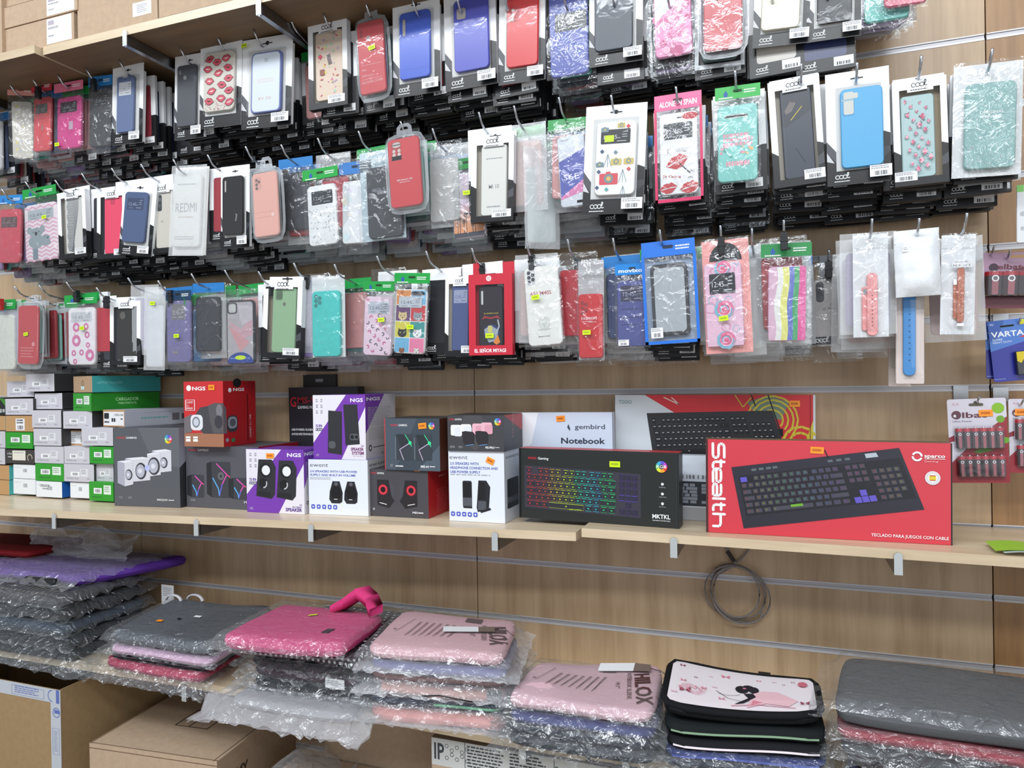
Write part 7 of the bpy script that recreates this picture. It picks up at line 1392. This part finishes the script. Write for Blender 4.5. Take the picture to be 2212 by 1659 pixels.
def fairy(F):
    m0 = M((238, 230, 236), .55); G_ = [[F.fn(.03+.94*i/24, .05+.90*j/10, .0012) for i in range(25)] for j in range(11)]; [F.mb.raw([G_[j][i], G_[j][i+1], G_[j+1][i+1], G_[j+1][i]], [(0, 1, 2, 3)], m0, True) for j in range(10) for i in range(24)]; F.k = 30; Pk = M((226, 140, 160), .5); Lp = M((240, 196, 206), .5); K = M((34, 32, 44), .5); Dr = M((150, 60, 86), .5)
    F.poly([(.58, .58), (.64, .50), (.74, .50), (.86, .72), (.80, .86), (.66, .80), (.54, .92), (.56, .72)], Lp); F.poly([(.60, .60), (.66, .54), (.78, .60), (.80, .80), (.66, .76), (.56, .86)], Pk); F.ell(.51, .50, .045, K, .09, n=10); F.ell(.585, .49, .035, K, .08, n=10); F.ell(.55, .45, .04, K, .07, n=8); F.ell(.525, .47, .012, Pk); F.poly([(.52, .60), (.58, .58), (.60, .66), (.52, .82), (.46, .86), (.55, .70)], K)
    F.arc(.42, .55, .10, 40, 130, .004, K, 8); F.line([(.34, .60), (.42, .74), (.50, .78)], .004, K); F.line([(.44, .90), (.62, .84), (.84, .90)], .01, Pk)
    for i, (u, v, s) in enumerate(((.10, .16, .02), (.40, .24, .03), (.30, .3, .012), (.20, .38, .012), (.62, .24, .015), (.72, .24, .014), (.78, .3, .01), (.12, .5, .02), (.18, .62, .035), (.14, .7, .04), (.26, .60, .02), (.33, .54, .015), (.84, .22, .012), (.38, .78, .02), (.07, .78, .02), (.9, .8, .03))):
        m = (Dr, Pk, Lp)[i % 3]; F.poly([(u, v), (u-s, v-s*1.4), (u-s*.8, v+s)], m); F.poly([(u, v), (u+s, v-s*1.4), (u+s*.8, v+s)], m)
    F.ell(.90, .28, .03, M((206, 110, 126), .5), .07)
    for i in range(12): F.arc(.12+.01*i, .62+.02*(i % 4), .03+.004*i, i*40, i*40+140, .004, Pk, 5)
def zippull(root, fn, q):
    mb = MB(); a = fn(.66, 1, 0); mb.box(a.x-.012, a.x+.012, a.y-.004, a.y+.01, a.z+.0, a.z+.014, BLACK); mb.build('zip_pull', root)
sleeve(Q6, z, .024, (26, 27, 30), 'white laptop sleeve printed with a black haired fairy and butterflies, black edge', 'sleeves under the fairy print one', None, fairy, bow=.010, seed=66, trim=fab((24, 25, 28)), extra=zippull, wob=.0)
# stack 7
Q7 = [(.085, -.375), (.52, -.40), (.55, -.14), (.12, -.12)]; z = ZB-.006
sleeve(jit(Q7, 71, .02, -.0), z, .024, (52, 54, 110), 'navy polka dot sleeve lowest in the right hand stack', 'sleeves in the right hand stack', SHRINK, dots((200, 200, 214)), seed=71, amp=.004, lip=(.01, .0, 0, .02), extra=dot_edge); z += .025
sleeve(jit(Q7, 72, .03, .0), z, .022, (48, 40, 42), 'black sleeve with orange tab and glossy diagonal stripes', 'sleeves in the right hand stack', SHRINK, seed=72, amp=.006, extra=edge_strip((150, 130, 140))); z += .023
sleeve(jit(Q7, 73, .01, .0), z, .028, (74, 76, 80), 'dark grey sleeve under the red one in the right hand stack', 'sleeves in the right hand stack', SHRINK, seed=73, amp=.006, lip=(.01, 0, 0, .06)); z += .029
sleeve(jit(Q7, 74, .0, .006), z, .026, (170, 70, 82), 'dull red sleeve in film under the thick grey one', 'sleeves in the right hand stack', SHRINK, seed=74, amp=.003, lip=(.006, 0, 0, .006)); z += .027
sleeve(Q7, z, .050, (98, 100, 104), 'thick heather grey sleeve in clear film, top of the right hand stack', 'sleeves in the right hand stack', SHRINK, seed=75, amp=.0025, lip=(.0, 0, .0, .03), grow=.012)
# ================================================================ below the lower shelf, cable coil
def cbox(fl, w, d, h, ztop, ang, label, prints=None, top=None, name='cardboard_box', mat=None):
    mb = MB(); m = mat or CARD; mb.box(0, w, 0, d, -h, 0, m); F = Face(mb, (0, 0, 0), (w, 0, 0), (0, 0, -h))
    if prints: prints(F)
    if top: T = Face(mb, (0, d, 0), (w, 0, 0), (0, -d, 0)); T.n = Vector((0, 0, 1)); top(T)
    return tag(mb.build(name, None, (fl[0], fl[1], ztop), (0, 0, ang)), label, 'box', None), mb
SEAM = M((104, 80, 56), .8)
a = atz(193, 1605, .55); b = atz(500, 1650, .55); ang = math.atan2(b.y-a.y, b.x-a.x)
def topA(T):
    K = M((60, 46, 36), .7)
    for q in ((.55, .34, .82, .35), (.55, .60, .82, .61), (.55, .34, .56, .61), (.81, .34, .82, .61), (.66, .34, .67, .61), (.55, .47, .67, .48)): T.rect(q[0]-.17, q[1], q[2]-.17, q[3], K)
    T.rect(.005, .0, .012, 1, SEAM); T.rect(0, .985, 1, .992, SEAM); T.rect(.97, 0, .977, 1, SEAM)
o, _ = cbox((a.x, a.y), .40, .36, .545, .55, ang, 'closed flat topped cardboard box under the lower shelf with a small printed symbol', lambda F: F.rect(0, .02, 1, .024, SEAM), topA)
S = MB(); F = Face(S, (.4005, .02, -.02), (0, .14, 0), (0, 0, -.12)); F.text('ARMY', .05, .55, .25, M((60, 46, 36), .7), w=.7, bold=2); F.rect(.2, .62, .7, .9, M((70, 56, 44), .7)); S.build('side_print', o)
# open carton with tape
c0 = at(130, 1492, -.41); zt_ = c0.z; W_, D_, H_ = .75, .38, zt_-.002
mb = MB(); KR = M((160, 134, 98), .75, 0, .1, .2, 'cardboard'); t = .004
mb.box(-W_, 0, 0, t, -H_, 0, KR); mb.box(-t, 0, t, D_, -H_, .002, KR); mb.box(-W_, 0, D_-t, D_, -H_, 0, KR); mb.box(-W_, -W_+t, t, D_-t, -H_, 0, KR); mb.box(-W_, 0, 0, D_, -H_, -H_+t, KR)
o = tag(mb.build('open_carton', None, (c0.x, -.41, zt_)), 'open cardboard carton with printed white tape at the lower left corner', 'box')
mb = MB(); TP = M((190, 196, 204), .3); mb.box(-W_, .001, -.0008, 0, -.036, .0005, TP); mb.box(-.036, .001, -.0009, 0, -H_, -.036, TP); F = Face(mb, (-.30, -.001, 0), (.30, 0, 0), (0, 0, -.036)); Bu = M((96, 112, 180), .4)
F.rect(.95, 0, .99, 1, Bu); F.arc(.90, .5, .05, 90, 270, .008, Bu, 8); F.lines(.42, .2, .75, .8, 4, Bu, .4, 3)
for q in ((.38, .15, .80, .18), (.38, .85, .80, .88), (.38, .15, .385, .88), (.795, .15, .80, .88)): F.rect(*q, M((150, 160, 200), .4))
F = Face(mb, (-.036, -.0012, -.036), (.036, 0, 0), (0, 0, -.25)); F.ring(.6, .10, .38, .06, Bu, 12); F.rect(.4, .07, .9, .11, Bu)
for q in ((.15, .27, .85, .275), (.15, .55, .85, .555), (.15, .27, .19, .555), (.81, .27, .85, .555)): F.rect(*q, M((160, 168, 200), .4))
F.lines(.3, .3, .7, .53, 12, M((160, 168, 200), .4), .4, 3); mb.build('printed_tape', o)
# second taped carton edge seen low between the two
e0 = at(200, 1640, -.36); mb = MB(); mb.box(0, .2, 0, .2, -.3, 0, KR); F = Face(mb, (0, 0, 0), (.2, 0, 0), (0, 0, -.3)); F.poly([(0, .0), (.3, 0), (.3, .2), (0, .2)], TP); F.rect(.12, .01, .17, .2, Bu)
# printed parcel at the bottom centre
p0 = at(932, 1592, -.36); p1 = at(1285, 1659, -.34)
def parcel(F):
    F.rect(0, 0, 1, .085, M((206, 208, 206), .4)); K = M((60, 66, 74), .5); F.text('IP', .01, .065, .05, K, w=.04, bold=2)
    for i in range(10): F.ring(.06+.02*(i % 5), .02+.025*(i//5)+.012*(i % 2), .008, .002, K, 6)
    for u0 in (.14, .30, .62, .78): F.lines(u0, .008, u0+.14, .078, 7, K, .45, int(u0*50))
    for i in range(8): F.ring(.47+.018*i, .03+.02*(i % 2), .008, .003, K, 5)
    F.rect(.13, 0, .132, .085, K); F.rect(.46, 0, .462, .085, K)
cbox((p0.x, -.36), .62, .30, p0.z-.002, p0.z, 0, 'cardboard box sealed with grey printed instruction tape, under the lower shelf', parcel)
cbox((-1.16, -.16), .40, .13, .70, .705, 0, 'plain dark lying cardboard box behind, between the two boxes below the shelf')
d0 = at(640, 1655, -.30); cbox((-1.23, -.36), .44, .19, .50, .50, 0, 'low brown box below the plain dark one')
mb = MB(); rnd = random.Random(3); V = []; Fs = []
for j in range(9):
    for i in range(13): V.append((i*.016+rnd.uniform(-.006, .006), j*.02+rnd.uniform(-.006, .006), .03*math.sin(i*.5)+.02*rnd.random()))
for j in range(8):
    for i in range(12): q = j*13+i; Fs.append((q, q+1, q+14, q+13))
g0 = at(600, 1625, -.34); mb.raw(V, Fs, HAZY, True); tag(mb.build('crumpled_bag', None, (-1.22, -.34, .515)), 'crumpled clear bag lying between the boxes under the shelf', 'bag')
# cable coil ------------------------------------------------------------------
CB = M((138, 132, 130), .45); mb = MB(); c = at(1598, 1288, -.03); rr = .066
pts = []
for i in range(76):
    a = math.pi/2+i/75*2*math.pi*3.12; r = rr*(1+.05*math.sin(i*.5)); cx, cz = (0, 0) if i < 40 else (-.012, .004)
    pts.append((c.x+cx+r*math.cos(a), -.016-.010*math.sin(i*.4), c.z+cz+r*1.04*math.sin(a)))
pts += [(c.x-.045, -.012, c.z+.045), (c.x-.02, -.012, c.z+rr-.004), (c.x+.006, -.012, c.z+rr+.02), (c.x+.035, -.010, c.z+rr+.06), (c.x+.05, -.006, c.z+rr+.09)]
mb.tube(pts, .0022, CB, 6)
mb.tube([(c.x+.052*math.cos(k*.3)-.008, -.024, c.z+.008+.060*math.sin(k*.3)) for k in range(22)], .0022, CB, 6)
mb.tube([(c.x-.055, -.008, c.z+rr+.10), (c.x-.03, -.012, c.z+rr+.045), (c.x-.012, -.014, c.z+rr+.01), (c.x, -.016, c.z+rr-.004)], .0024, CB, 6)
cc = mb.build('coiled_cable'); tag(cc, 'grey cable coiled in loops hanging on the slat wall under the red keyboard box', 'cable')
mb = MB(); mb.tube([(c.x-.028, -.014, c.z+rr+.035), (c.x-.012, -.016, c.z+rr+.012)], .005, M((60, 58, 58), .5), 7); mb.build('connector', cc)
q = at(2206, 400, -.2); q2 = at(2206, 522, -.2)
root, w, h = place((2222, 398), (2222, 524), 52, -.2, 0, 'hanging_card'); tag(root, 'white hanging card with green strip cut by the right edge', 'card')
mb = MB(); mb.rslab(0, -h/2, w, h, 0, .003, .004, M((216, 218, 222), .4), .001); F = Face(mb, (-w/2, 0, 0), (w, 0, 0), (0, 0, -h)); F.rect(0, .0, .3, .12, M((120, 190, 90), .4)); F.ell(.25, .5, .12, M((176, 178, 184), .4)); F.ell(.25, .75, .1, M((176, 178, 184), .4)); mb.build('card', root)
